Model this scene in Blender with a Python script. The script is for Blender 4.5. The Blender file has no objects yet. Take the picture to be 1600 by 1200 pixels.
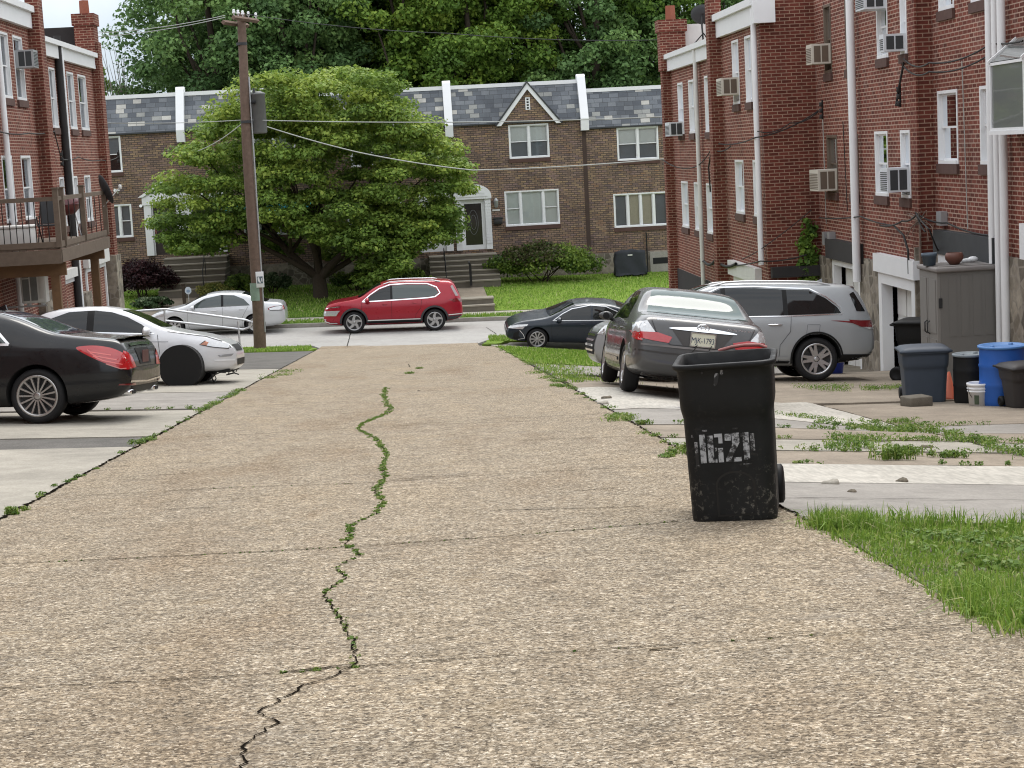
import bpy, bmesh, math, random
import numpy as np
from mathutils import Vector, Matrix
from mathutils.bvhtree import BVHTree
from mathutils.geometry import delaunay_2d_cdt
R = math.radians
random.seed(7); rng = np.random.default_rng(7)
scene = bpy.context.scene
col = scene.collection

# ---------------------------------------------------------------- camera
F = 2800.0; RHO = R(3.0); EYE = 1.42          # focal length in photo pixels (1600 wide), roll, eye height
def unroll(px, py):
    u = (px-800)/F; v = (600-py)/F
    return u*math.cos(RHO)+v*math.sin(RHO), -u*math.sin(RHO)+v*math.cos(RHO)
_u0, _v0 = unroll(631, 243)
PITCH = math.atan(_v0); YAW = math.atan(_u0/math.sqrt(1+_v0*_v0))
_fw = np.array([math.sin(-YAW)*math.cos(PITCH), math.cos(YAW)*math.cos(PITCH), -math.sin(PITCH)])
_r = np.cross(_fw, [0, 0, 1.0]); _r /= np.linalg.norm(_r); _u = np.cross(_r, _fw)
_R = _r*math.cos(RHO)-_u*math.sin(RHO); _U = _r*math.sin(RHO)+_u*math.cos(RHO)
EYEP = np.array([0, 0, EYE])
cd = bpy.data.cameras.new('camera'); cam = bpy.data.objects.new('camera', cd); col.objects.link(cam)
cd.sensor_width = 36; cd.lens = F/1600*36; cd.clip_end = 2000; cd.clip_start = 0.1
cam.matrix_world = Matrix(((_R[0], _U[0], -_fw[0], 0), (_R[1], _U[1], -_fw[1], 0), (_R[2], _U[2], -_fw[2], EYE), (0, 0, 0, 1)))
scene.camera = cam
# ---------------------------------------------------------------- world, sun, exposure
SUN_EL, SUN_AZ = R(58), R(20)                  # overcast: a wide soft sun, high, beyond the far houses
w = bpy.data.worlds.new('World'); scene.world = w; w.use_nodes = True
nt = w.node_tree; nt.nodes.clear()
sky = nt.nodes.new('ShaderNodeTexSky'); sky.sky_type = 'NISHITA'; sky.sun_disc = False
sky.sun_elevation = SUN_EL; sky.sun_rotation = SUN_AZ; sky.dust_density = 3; sky.air_density = 1
tc = nt.nodes.new('ShaderNodeTexCoord')
nz = nt.nodes.new('ShaderNodeTexNoise'); nz.inputs['Scale'].default_value = 4; nz.inputs['Detail'].default_value = 5
rp = nt.nodes.new('ShaderNodeValToRGB')
rp.color_ramp.elements[0].position = .35; rp.color_ramp.elements[0].color = (7.9, 8.1, 8.5, 1)
rp.color_ramp.elements[1].position = .68; rp.color_ramp.elements[1].color = (10.9, 10.9, 10.8, 1)
mx = nt.nodes.new('ShaderNodeMix'); mx.data_type = 'RGBA'; mx.inputs['Factor'].default_value = .88
bg = nt.nodes.new('ShaderNodeBackground'); bg.inputs['Strength'].default_value = .1
wo = nt.nodes.new('ShaderNodeOutputWorld')
L = nt.links.new
L(tc.outputs['Generated'], nz.inputs['Vector']); L(nz.outputs['Fac'], rp.inputs['Fac'])
sz = nt.nodes.new('ShaderNodeSeparateXYZ'); L(tc.outputs['Generated'], sz.inputs[0])
hz_ = nt.nodes.new('ShaderNodeValToRGB'); hz_.color_ramp.elements[0].position = .06; hz_.color_ramp.elements[0].color = (.35, .40, .45, 1); hz_.color_ramp.elements[1].position = .26; hz_.color_ramp.elements[1].color = (1, 1, 1, 1)
L(sz.outputs[2], hz_.inputs['Fac']); mh = nt.nodes.new('ShaderNodeMix'); mh.data_type = 'RGBA'; mh.blend_type = 'MULTIPLY'; mh.inputs['Factor'].default_value = 1
nz2 = nt.nodes.new('ShaderNodeTexNoise'); nz2.inputs['Scale'].default_value = 14; nz2.inputs['Detail'].default_value = 6; L(tc.outputs['Generated'], nz2.inputs['Vector'])
rp2 = nt.nodes.new('ShaderNodeValToRGB'); rp2.color_ramp.elements[0].position = .35; rp2.color_ramp.elements[0].color = (.82, .86, .9, 1); rp2.color_ramp.elements[1].position = .65; rp2.color_ramp.elements[1].color = (1.08, 1.06, 1.04, 1)
L(nz2.outputs['Fac'], rp2.inputs['Fac']); mh2 = nt.nodes.new('ShaderNodeMix'); mh2.data_type = 'RGBA'; mh2.blend_type = 'MULTIPLY'; mh2.inputs['Factor'].default_value = 1
L(rp.outputs['Color'], mh.inputs['A']); L(hz_.outputs['Color'], mh.inputs['B']); L(mh.outputs['Result'], mh2.inputs['A']); L(rp2.outputs['Color'], mh2.inputs['B'])
L(sky.outputs['Color'], mx.inputs['A']); L(mh2.outputs['Result'], mx.inputs['B'])
L(mx.outputs['Result'], bg.inputs['Color']); L(bg.outputs['Background'], wo.inputs['Surface'])
sd = bpy.data.lights.new('sun', 'SUN'); sd.energy = .8; sd.angle = R(28); sd.color = (1, .96, .9)
so = bpy.data.objects.new('sun', sd); col.objects.link(so)
_sv = Vector((math.sin(SUN_AZ)*math.cos(SUN_EL), math.cos(SUN_AZ)*math.cos(SUN_EL), math.sin(SUN_EL)))
so.rotation_euler = _sv.to_track_quat('Z', 'Y').to_euler(); so.location = (0, 40, 40)
vs = scene.view_settings; vs.view_transform = 'Standard'; vs.look = 'None'; vs.exposure = 1.10; vs.gamma = 1
scene.render.film_transparent = False
scene.cycles.max_bounces = 6; scene.cycles.filter_width = 1.1

# ---------------------------------------------------------------- picking points of the place along a sight line
def ray(px, py):
    d = _fw+_R*(px-800)/F+_U*(600-py)/F
    return d/np.linalg.norm(d)
def onY(px, py, Y):
    d = ray(px, py); return EYEP+d*((Y-EYEP[1])/d[1])
def onX(px, py, X):
    d = ray(px, py); return EYEP+d*((X-EYEP[0])/d[0])

# ---------------------------------------------------------------- ground heights
S = 0.0796                                     # the alley runs downhill to the street
AL, AR = -3.05, 2.2                            # alley edges
YK = 64.4                                      # far kerb
def sst(a, b, x):
    t = min(1, max(0, (x-a)/(b-a))); return t*t*(3-2*t)
def pw(x, pts):
    if x <= pts[0][0]: return pts[0][1]
    for (a, b), (c, d) in zip(pts, pts[1:]):
        if x <= c: return b+(d-b)*(x-a)/(c-a)
    return pts[-1][1]
PA = [(2.75, 0), (5.2, .39), (8.2, .47), (9, .48)]
PB = [(2.2, 0), (4.2, .26), (7, .41), (9, .5)]
PC = [(2.2, 0), (8.5, .47), (9, .48)]
PD = [(2.2, 0), (6, .42), (9, .55)]
def zhouse(x): return -3.95-.0194*min(max(x, -30), 30)
def zstreet(x): return -S*57-.022*(min(max(x, -60), 60)+3)
def zg(x, y):
    if y <= 57: z = -S*y
    else: z = -S*57
    z -= .022*(min(max(x, -60), 60)+3)*sst(45, 57, y)
    if x < AL: z += .045*(AL-max(x, -9.3))*(1-sst(50, 57, y))
    if x > AR:
        a = sst(17, 20, y); b = sst(27.5, 29.5, y); c = sst(42, 47, y)
        d = pw(x, PC)*(1-a)+pw(x, PA)*a
        d = d*(1-b)+pw(x, PB)*b
        d = d*(1-c)+pw(x, PD)*c
        z -= d*(1-sst(56, 57.5, y))
    if y > YK:
        z0 = zstreet(x)+.13
        t = min(1, max(0, (y-66.9)/10.1)); t = t**.75
        z = z0+(zhouse(x)-z0)*t
    return z
def onG(px, py, dz=0.0):
    d = ray(px, py); t0 = 0.0; t = 1.0
    while t < 200:
        p = EYEP+d*t
        if p[2] < zg(p[0], p[1])+dz: break
        t0 = t; t += .25
    for _ in range(30):
        m = (t0+t)/2; p = EYEP+d*m
        if p[2] < zg(p[0], p[1])+dz: t = m
        else: t0 = m
    return EYEP+d*t

# ---------------------------------------------------------------- object helpers
ORG = {}
def tag(o, label=None, cat=None, group=None, kind=None):
    if label: o['label'] = label
    if cat: o['category'] = cat
    if group: o['group'] = group
    if kind: o['kind'] = kind
    return o
def thing(name, label, cat, loc=(0, 0, 0), rotz=0, group=None):
    o = bpy.data.objects.new(name, None); col.objects.link(o); o.empty_display_size = .2
    o.location = Vector([float(v) for v in loc]); o.rotation_euler = (0, 0, rotz)
    ORG[o.name] = np.array(loc, float)
    return tag(o, label, cat, group)
def empty(name, parent, loc=(0, 0, 0)):
    o = bpy.data.objects.new(name, None); col.objects.link(o); o.parent = parent; o.location = loc; o.empty_display_size = .1
    ORG[o.name] = np.array(loc, float)
    return o
def link_mesh(name, me, parent=None):
    o = bpy.data.objects.new(name, me); col.objects.link(o)
    if parent is not None: o.parent = parent
    return o

class MB:
    """collects shapes; build() links them as one mesh object"""
    def __init__(s, fr=None): s.v = []; s.f = []; s.m = []; s.sm = []; s.fr = fr
    def add(s, vs, fs, m=0, smooth=False):
        k = len(s.v)
        if s.fr: vs = [s.fr(*p) for p in vs]
        s.v += [tuple(float(c) for c in p) for p in vs]
        for f in fs: s.f.append(tuple(i+k for i in f)); s.m.append(m); s.sm.append(smooth)
        return s
    def quad(s, a, b, c, d, m=0): return s.add([a, b, c, d], [(0, 1, 2, 3)], m)
    def box(s, x0, x1, y0, y1, z0, z1, m=0):
        v = [(x0, y0, z0), (x1, y0, z0), (x1, y1, z0), (x0, y1, z0), (x0, y0, z1), (x1, y0, z1), (x1, y1, z1), (x0, y1, z1)]
        return s.add(v, [(3, 2, 1, 0), (4, 5, 6, 7), (0, 1, 5, 4), (1, 2, 6, 5), (2, 3, 7, 6), (3, 0, 4, 7)], m)
    def bevbox(s, x0, x1, y0, y1, z0, z1, b=.02, m=0, seg=2):
        bm = bmesh.new(); bmesh.ops.create_cube(bm, size=1)
        for v in bm.verts: v.co = Vector(((x0+x1)/2+v.co.x*(x1-x0), (y0+y1)/2+v.co.y*(y1-y0), (z0+z1)/2+v.co.z*(z1-z0)))
        bmesh.ops.bevel(bm, geom=list(bm.edges), offset=b, segments=seg, affect='EDGES', profile=.5)
        return s.addbm(bm, m, True)
    def addbm(s, bm, m=0, smooth=False):
        bm.verts.index_update()
        s.add([tuple(v.co) for v in bm.verts], [tuple(v.index for v in f.verts) for f in bm.faces], m, smooth); bm.free(); return s
    def tube(s, pts, r, n=8, m=0, cap=True, smooth=True):
        pts = [Vector([float(c) for c in p]) for p in pts]; rs = r if isinstance(r, (list, tuple)) else [r]*len(pts)
        vs = []; up = None
        for i, p in enumerate(pts):
            t = (pts[min(i+1, len(pts)-1)]-pts[max(i-1, 0)])
            if t.length < 1e-9: t = Vector((0, 0, 1))
            t.normalize()
            if up is None: up = Vector((0, 0, 1)) if abs(t.z) < .9 else Vector((1, 0, 0))
            a = t.cross(up)
            if a.length < 1e-6: a = t.cross(Vector((0, 1, 0)))
            a.normalize(); b = a.cross(t); up = b.cross(Vector((0, 0, 0))) if False else b
            for k in range(n):
                th = 2*math.pi*k/n; q = p+(a*math.cos(th)+b*math.sin(th))*rs[i]; vs.append(tuple(q))
        fs = [(i*n+k, i*n+(k+1) % n, (i+1)*n+(k+1) % n, (i+1)*n+k) for i in range(len(pts)-1) for k in range(n)]
        fr, s.fr2 = s.fr, None
        s.add(vs, fs, m, smooth)
        if cap: s.add(vs[:n], [tuple(range(n))[::-1]], m); s.add(vs[-n:], [tuple(range(n))], m)
        return s
    def lathe(s, prof, c=(0, 0, 0), axis='z', n=24, m=0, smooth=True, a0=0, a1=None):
        vs = []; full = a1 is None; N = n if full else n+1
        for (r, h) in prof:
            for k in range(N):
                th = a0+(2*math.pi if full else a1-a0)*k/n; x, y = r*math.cos(th), r*math.sin(th)
                q = {'z': (x, y, h), 'y': (x, h, y), 'x': (h, x, y)}[axis]
                vs.append((c[0]+q[0], c[1]+q[1], c[2]+q[2]))
        fs = []
        for i in range(len(prof)-1):
            for k in range(n if full else n):
                k2 = (k+1) % N if full else k+1
                fs.append((i*N+k, i*N+k2, (i+1)*N+k2, (i+1)*N+k))
        return s.add(vs, fs, m, smooth)
    def prism(s, poly, h0, h1, axis='z', m=0, smooth=False):
        n = len(poly)
        def P(a, b, h): return {'z': (a, b, h), 'y': (a, h, b), 'x': (h, a, b)}[axis]
        vs = [P(a, b, h0) for a, b in poly]+[P(a, b, h1) for a, b in poly]
        s.add(vs, [(i, (i+1) % n, n+(i+1) % n, n+i) for i in range(n)], m, smooth)
        s.add([P(a, b, h0) for a, b in poly], [tuple(range(n))[::-1]], m); s.add([P(a, b, h1) for a, b in poly], [tuple(range(n))], m)
        return s
    def build(s, name, mats, parent=None, org=None, fix=True, uv=True, jit=0):
        me = bpy.data.meshes.new(name)
        o0 = np.zeros(3) if org is None else np.array(org, float)
        me.from_pydata([tuple(np.array(v)-o0) for v in s.v], [], s.f)
        if not isinstance(mats, (list, tuple)): mats = [mats]
        for mm in mats: me.materials.append(mm)
        me.polygons.foreach_set('material_index', s.m); me.polygons.foreach_set('use_smooth', s.sm)
        if fix:
            bm = bmesh.new(); bm.from_mesh(me)
            bmesh.ops.remove_doubles(bm, verts=bm.verts, dist=1e-5) if fix == 'weld' else None
            bmesh.ops.recalc_face_normals(bm, faces=bm.faces); bm.to_mesh(me); bm.free()
        if uv: box_uv(me, o0)
        o = link_mesh(name, me, parent)
        if org is not None and parent is None: o.location = Vector(o0)
        return o
def box_uv(me, o0=(0, 0, 0)):
    n = len(me.loops)
    if n == 0: return
    uvl = me.uv_layers.new(name='UVMap')
    co = np.zeros(len(me.vertices)*3); me.vertices.foreach_get('co', co); co = co.reshape(-1, 3)+np.array(o0)
    vi = np.zeros(n, int); me.loops.foreach_get('vertex_index', vi)
    nf = len(me.polygons); no = np.zeros(nf*3); me.polygons.foreach_get('normal', no); no = np.abs(no.reshape(-1, 3))
    lt = np.zeros(nf, int); me.polygons.foreach_get('loop_total', lt)
    fn = np.repeat(no, lt, axis=0); c = co[vi]
    uv = np.zeros((n, 2))
    ax = np.argmax(fn*np.array([1, 1, .8]), axis=1)
    uv[:, 0] = np.where(ax == 0, c[:, 1], c[:, 0]); uv[:, 1] = np.where(ax == 2, c[:, 1], c[:, 2])
    uvl.data.foreach_set('uv', uv.ravel())
def np_mesh(name, verts, quads, mats, parent=None, attrs=None, smooth=False, tris=None):
    """fast mesh from arrays: quads (n,4) and optional tris (m,3)"""
    me = bpy.data.meshes.new(name)
    nq = len(quads); ntri = 0 if tris is None else len(tris)
    me.vertices.add(len(verts)); me.vertices.foreach_set('co', np.asarray(verts, np.float32).ravel())
    li = np.asarray(quads, np.int32).ravel()
    if ntri: li = np.concatenate([li, np.asarray(tris, np.int32).ravel()])
    me.loops.add(len(li)); me.loops.foreach_set('vertex_index', li)
    me.polygons.add(nq+ntri)
    st = np.concatenate([np.arange(nq)*4, nq*4+np.arange(ntri)*3]).astype(np.int32)
    me.polygons.foreach_set('loop_start', st)
    me.update(calc_edges=True); me.validate()
    if smooth: me.polygons.foreach_set('use_smooth', np.ones(nq+ntri, bool))
    for k, a in (attrs or {}).items():
        at = me.attributes.new(k, 'FLOAT', 'POINT'); at.data.foreach_set('value', np.asarray(a, np.float32))
    for m in (mats if isinstance(mats, (list, tuple)) else [mats]): me.materials.append(m)
    return link_mesh(name, me, parent)

# ---------------------------------------------------------------- materials
def lin(r, g, b): return tuple(((c/255)/12.92 if c/255 <= .04045 else ((c/255+.055)/1.055)**2.4) for c in (r, g, b))+(1,)
class NT:
    def __init__(s, name):
        s.mat = bpy.data.materials.new(name); s.mat.use_nodes = True; s.t = s.mat.node_tree
        s.b = s.t.nodes['Principled BSDF']; s.out = s.t.nodes['Material Output']
    def n(s, typ, **kw):
        nd = s.t.nodes.new(typ)
        for k, v in kw.items():
            if k in nd.inputs.keys() if hasattr(nd.inputs, 'keys') else False: nd.inputs[k].default_value = v
            else: setattr(nd, k, v)
        return nd
    def l(s, a, b): s.t.links.new(a, b)
    def set(s, **kw):
        for k, v in kw.items(): s.b.inputs[k.replace('_', ' ')].default_value = v
    def coord(s, kind='Object', scale=None):
        c = s.n('ShaderNodeTexCoord').outputs[kind]
        if scale is not None:
            m = s.n('ShaderNodeMapping'); m.inputs['Scale'].default_value = scale; s.l(c, m.inputs['Vector']); c = m.outputs['Vector']
        return c
    def noise(s, c, sc, det=3, ro=.6):
        nd = s.n('ShaderNodeTexNoise'); s.l(c, nd.inputs['Vector']); nd.inputs['Scale'].default_value = sc
        nd.inputs['Detail'].default_value = det; nd.inputs['Roughness'].default_value = ro; return nd.outputs['Fac']
    def ramp(s, f, stops, const=False):
        nd = s.n('ShaderNodeValToRGB'); cr = nd.color_ramp
        if const: cr.interpolation = 'CONSTANT'
        while len(cr.elements) < len(stops): cr.elements.new(.5)
        for e, (p, c) in zip(cr.elements, stops):
            e.position = p; e.color = c if len(c) == 4 else tuple(c)+(1,)
        s.l(f, nd.inputs['Fac']); return nd.outputs['Color']
    def mix(s, a, b, fac=.5, mode='MIX'):
        nd = s.n('ShaderNodeMix'); nd.data_type = 'RGBA'; nd.blend_type = mode
        for v, k in ((a, 'A'), (b, 'B')):
            if isinstance(v, tuple): nd.inputs[k].default_value = v if len(v) == 4 else v+(1,)
            else: s.l(v, nd.inputs[k])
        if isinstance(fac, (int, float)): nd.inputs['Factor'].default_value = fac
        else: s.l(fac, nd.inputs['Factor'])
        return nd.outputs['Result']
    def color(s, c): s.l(c, s.b.inputs['Base Color'])
    def bump(s, h, st=.3, dist=.01):
        nd = s.n('ShaderNodeBump'); nd.inputs['Strength'].default_value = st; nd.inputs['Distance'].default_value = dist
        s.l(h, nd.inputs['Height']); s.l(nd.outputs['Normal'], s.b.inputs['Normal'])
def g3(v): return (v, v, v, 1)
MATS = {}
def plain(name, c, rough=.6, metal=0, var=.12, sc=6, spec=.5, coat=0, bump=0):
    if name in MATS: return MATS[name]
    t = NT(name); t.set(Roughness=rough, Metallic=metal)
    t.b.inputs['Specular IOR Level'].default_value = spec
    if coat: t.b.inputs['Coat Weight'].default_value = coat; t.b.inputs['Coat Roughness'].default_value = .04
    co = t.coord('Object'); nz = t.noise(co, sc, 4)
    t.color(t.mix(tuple(x*(1-var) for x in c[:3])+(1,), tuple(min(1, x*(1+var)) for x in c[:3])+(1,), nz))
    if bump: t.bump(t.noise(co, sc*8, 3), bump, .01)
    MATS[name] = t.mat; return t.mat
def paint(name, c, metal=0, rough=.35, dirt=.06):
    t = NT(name); t.set(Roughness=rough, Metallic=metal); t.b.inputs['Coat Weight'].default_value = .8; t.b.inputs['Coat Roughness'].default_value = .03; t.b.inputs['Coat IOR'].default_value = 1.38; t.b.inputs['Specular IOR Level'].default_value = .3
    co = t.coord('Object'); nz = t.noise(co, 2.5, 5)
    t.color(t.mix(c, tuple(x*(1-dirt)+.3*dirt*.5 for x in c[:3])+(1,), nz))
    du = t.noise(co, 5, 6, .7); t.l(t.ramp(du, [(.3, g3(.02)), (.75, g3(.16))]), t.b.inputs['Coat Roughness']); t.l(t.ramp(t.noise(co, 9, 5, .7), [(.3, g3(rough*.8)), (.7, g3(min(1, rough*1.4)))]), t.b.inputs['Roughness'])
    return t.mat
def brick(name, cols, mortar, bw=.225, rh=.0755, ms=.011, stain=(.75, 1.15), pale=None, ramp_const=False, off=.5, rough=.9, stain_sc=.35):
    t = NT(name); t.set(Roughness=rough); t.b.inputs['Specular IOR Level'].default_value = .25
    uv = t.n('ShaderNodeUVMap').outputs['UV']
    # slight waviness so that courses are not ruler-straight
    nb = t.n('ShaderNodeTexBrick'); nb.inputs['Color1'].default_value = g3(0); nb.inputs['Color2'].default_value = g3(1); nb.inputs['Mortar'].default_value = g3(.5)
    nb.inputs['Scale'].default_value = 1; nb.inputs['Brick Width'].default_value = bw; nb.inputs['Row Height'].default_value = rh
    nb.inputs['Mortar Size'].default_value = ms; nb.inputs['Mortar Smooth'].default_value = .2; nb.offset = off
    t.l(uv, nb.inputs['Vector'])
    n = len(cols); c = t.ramp(nb.outputs['Color'], [(i/n if ramp_const else i/(n-1), cc) for i, cc in enumerate(cols)], ramp_const)
    ob = t.coord('Object'); big = t.noise(ob, stain_sc, 5, .65); fine = t.noise(ob, 22, 3)
    mo = t.mix(mortar, tuple(x*.62 for x in mortar[:3])+(1,), t.noise(ob, 1.3, 4))
    c = t.mix(c, mo, nb.outputs['Fac'])
    c = t.mix(c, t.ramp(big, [(.25, g3(stain[0])), (.75, g3(stain[1]))]), 1, 'MULTIPLY')
    c = t.mix(c, t.ramp(fine, [(.2, g3(.82)), (.8, g3(1.12))]), 1, 'MULTIPLY')
    vst = t.noise(t.coord('Object', (1.6, 1.6, .22)), 1.5, 6, .7); c = t.mix(c, t.ramp(vst, [(.28, (.50, .48, .46)), (.46, (1, 1, 1)), (.78, (1.2, 1.15, 1.12))]), .8, 'MULTIPLY')
    if pale:
        e = t.ramp(t.noise(ob, .8, 6, .7), [(.56, g3(0)), (.74, g3(1))])
        c = t.mix(c, pale, t.mix(g3(0), e, .42))
    t.color(c)
    inv = t.n('ShaderNodeMath', operation='SUBTRACT'); inv.inputs[0].default_value = 1; t.l(nb.outputs['Fac'], inv.inputs[1])
    t.bump(inv.outputs[0], .5, .006)
    return t.mat
M_brick = brick('red_brick', [(.105, .029, .020, 1), (.165, .045, .031, 1), (.21, .064, .044, 1), (.125, .035, .026, 1)], (.52, .37, .29, 1), pale=(.42, .33, .29, 1), ms=.0105)
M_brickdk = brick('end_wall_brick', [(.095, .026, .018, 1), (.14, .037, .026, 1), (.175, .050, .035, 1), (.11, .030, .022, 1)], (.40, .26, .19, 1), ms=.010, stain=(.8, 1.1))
M_front = brick('mottled_brick', [(.155, .112, .108, 1), (.265, .185, .125, 1), (.15, .105, .088, 1), (.325, .23, .14, 1), (.225, .155, .14, 1), (.265, .165, .10, 1)], (.085, .070, .062, 1), bw=.24, rh=.088, ms=.014, stain=(.75, 1.2), stain_sc=.5)
def slate_mat():
    t = NT('slate_tiles'); t.set(Roughness=.7)
    uv = t.n('ShaderNodeUVMap').outputs['UV']
    nb = t.n('ShaderNodeTexBrick'); nb.inputs['Color1'].default_value = g3(0); nb.inputs['Color2'].default_value = g3(1); nb.inputs['Mortar'].default_value = g3(0)
    nb.inputs['Scale'].default_value = 1; nb.inputs['Brick Width'].default_value = .36; nb.inputs['Row Height'].default_value = .19
    nb.inputs['Mortar Size'].default_value = .008; nb.inputs['Mortar Smooth'].default_value = .3; nb.offset = .42; nb.squash = 1.15; nb.squash_frequency = 3
    t.l(uv, nb.inputs['Vector'])
    c = t.ramp(nb.outputs['Color'], [(0, (.075, .085, .10)), (.22, (.125, .138, .155)), (.45, (.098, .11, .125)), (.66, (.15, .163, .178)), (.86, (.27, .275, .26)), (.93, (.43, .42, .385))], True)
    ob = t.coord('Object'); c = t.mix(c, t.ramp(t.noise(ob, 1.1, 5), [(.25, g3(.7)), (.7, g3(1.12))]), 1, 'MULTIPLY')
    c = t.mix(c, t.ramp(t.noise(ob, 18, 3), [(.2, g3(.8)), (.8, g3(1.1))]), 1, 'MULTIPLY')
    c = t.mix(c, (.03, .032, .036, 1), nb.outputs['Fac']); t.color(c)
    return t.mat
M_slate = slate_mat()
def stone_mat():
    t = NT('field_stone'); t.set(Roughness=.9); ob = t.coord('Object')
    v = t.n('ShaderNodeTexVoronoi'); v.inputs['Scale'].default_value = 4; t.l(ob, v.inputs['Vector'])
    c = t.ramp(t.noise(v.outputs['Color'], 1.7, 1), [(.3, (.10, .085, .065)), (.5, (.20, .17, .13)), (.7, (.33, .29, .23))])
    v2 = t.n('ShaderNodeTexVoronoi'); v2.feature = 'DISTANCE_TO_EDGE'; v2.inputs['Scale'].default_value = 4; t.l(ob, v2.inputs['Vector'])
    c = t.mix((.26, .23, .19, 1), c, t.ramp(v2.outputs['Distance'], [(.02, g3(0)), (.08, g3(1))]))
    c = t.mix(c, t.ramp(t.noise(ob, 9, 4), [(.2, g3(.6)), (.8, g3(1.2))]), 1, 'MULTIPLY'); t.color(c); t.bump(v2.outputs['Distance'], .6, .03)
    return t.mat
M_stone = stone_mat()
def alley_mat():
    t = NT('exposed_aggregate'); t.set(Roughness=.92); t.b.inputs['Specular IOR Level'].default_value = .2
    ob = t.coord('Object')
    v = t.n('ShaderNodeTexVoronoi'); v.inputs['Scale'].default_value = 105; dn = t.n('ShaderNodeTexNoise'); dn.inputs['Scale'].default_value = 45; t.l(ob, dn.inputs['Vector']); vm = t.n('ShaderNodeVectorMath', operation='MULTIPLY_ADD'); t.l(dn.outputs['Color'], vm.inputs[0]); vm.inputs[1].default_value = (.05, .03, .03); t.l(ob, vm.inputs[2]); t.l(vm.outputs[0], v.inputs['Vector'])
    sep = t.n('ShaderNodeSeparateColor'); t.l(v.outputs['Color'], sep.inputs['Color'])
    c = t.ramp(sep.outputs[0], [(.0, (.085, .067, .046)), (.18, (.175, .140, .098)), (.5, (.295, .242, .172)), (.8, (.405, .340, .250)), (1, (.60, .54, .44))])
    n2 = t.noise(t.coord('Object', (1, 1, 1)), 42, 5, .75)
    c = t.mix(c, t.ramp(n2, [(.34, g3(.40)), (.5, g3(.98)), (.66, g3(1.42))]), 1, 'MULTIPLY')
    n7 = t.noise(t.coord('Object', (.7, 1.6, 1)), 11, 5, .75); c = t.mix(c, t.ramp(n7, [(.32, g3(.72)), (.5, g3(1.0)), (.68, g3(1.18))]), 1, 'MULTIPLY')
    n3 = t.noise(ob, 3.2, 6, .75)
    c = t.mix(c, t.ramp(n3, [(.25, g3(.72)), (.5, g3(1.0)), (.75, g3(1.16))]), 1, 'MULTIPLY')
    st = t.coord('Object', (1, .35, 1)); n4 = t.noise(st, .8, 5, .6)
    c = t.mix(c, t.ramp(n4, [(.3, (.86, .80, .74)), (.5, (1, 1, 1)), (.72, (1.08, 1.05, 1.0))]), 1, 'MULTIPLY')
    n5 = t.noise(t.coord('Object', (1, 2.2, 1)), 1.3, 7, .7)      # grey patches of worn paste
    c = t.mix(c, (.215, .195, .165, 1), t.mix(g3(0), t.ramp(n5, [(.58, g3(0)), (.72, g3(1))]), .4))
    n6 = t.noise(ob, 1.7, 5, .7)
    c = t.mix(c, (.31, .215, .10, 1), t.mix(g3(0), t.ramp(n6, [(.60, g3(0)), (.74, g3(1))]), .3))
    c = t.mix(c, (.055, .047, .04, 1), t.ramp(t.noise(ob, 70, 2, .5), [(.30, g3(.7)), (.38, g3(0))]))
    st2 = t.noise(t.coord('Object', (1.6, .5, 1)), 1.1, 6, .7); c = t.mix(c, t.ramp(st2, [(.60, (1, 1, 1)), (.72, (.70, .64, .60))]), .8, 'MULTIPLY')
    st3 = t.noise(t.coord('Object', (.25, 2.6, 1)), 1.6, 5, .7); c = t.mix(c, t.ramp(st3, [(.28, (.72, .70, .68)), (.38, (1, 1, 1))]), .7, 'MULTIPLY')
    t.color(c)
    t.bump(t.mix(n2, v.outputs['Distance'], .6), .55, .008)
    return t.mat
M_alley = alley_mat()
def concrete(name, c, rough_sc=1.0, streak=None, speck=.25, dark=.75):
    t = NT(name); t.set(Roughness=.9); t.b.inputs['Specular IOR Level'].default_value = .25
    ob = t.coord('Object'); a = t.noise(ob, .9*rough_sc, 6, .7); b = t.noise(ob, 45, 4, .7); d = t.noise(ob, 6, 5, .7)
    k = t.mix(tuple(x*dark for x in c[:3])+(1,), tuple(min(1, x*1.12) for x in c[:3])+(1,), t.ramp(a, [(.3, g3(0)), (.7, g3(1))]))
    k = t.mix(k, t.ramp(b, [(.25, g3(1-speck)), (.75, g3(1+speck*.6))]), 1, 'MULTIPLY')
    k = t.mix(k, t.ramp(d, [(.25, g3(.84)), (.75, g3(1.08))]), 1, 'MULTIPLY')
    if streak:
        s = t.noise(t.coord('Object', streak), 1, 3, .5); k = t.mix(k, t.ramp(s, [(.4, g3(.86)), (.6, g3(1.05))]), 1, 'MULTIPLY')
    t.color(k); t.bump(b, .25, .006); return t.mat
M_conc = concrete('pale_concrete', (.40, .375, .32, 1))
M_concw = concrete('white_concrete', (.50, .475, .42, 1), 1, (26, 5, 1), .12, .86)
M_concg = concrete('grey_concrete', (.33, .31, .28, 1), 1.5, None, .2, .78)
M_conct = concrete('tan_concrete', (.33, .28, .22, 1), 1.2, None, .3, .7)
M_asph = concrete('old_asphalt', (.16, .153, .14, 1), 1.5, None, .55, .7)
M_road = concrete('street_asphalt', (.36, .35, .33, 1), .5, None, .18, .88)
M_dirt = concrete('dirt', (.19, .165, .125, 1), 2, None, .5, .6)
M_crack = plain('crack_dark', (.012, .0105, .008, 1), 1, 0, .3, 30, 0)
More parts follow.
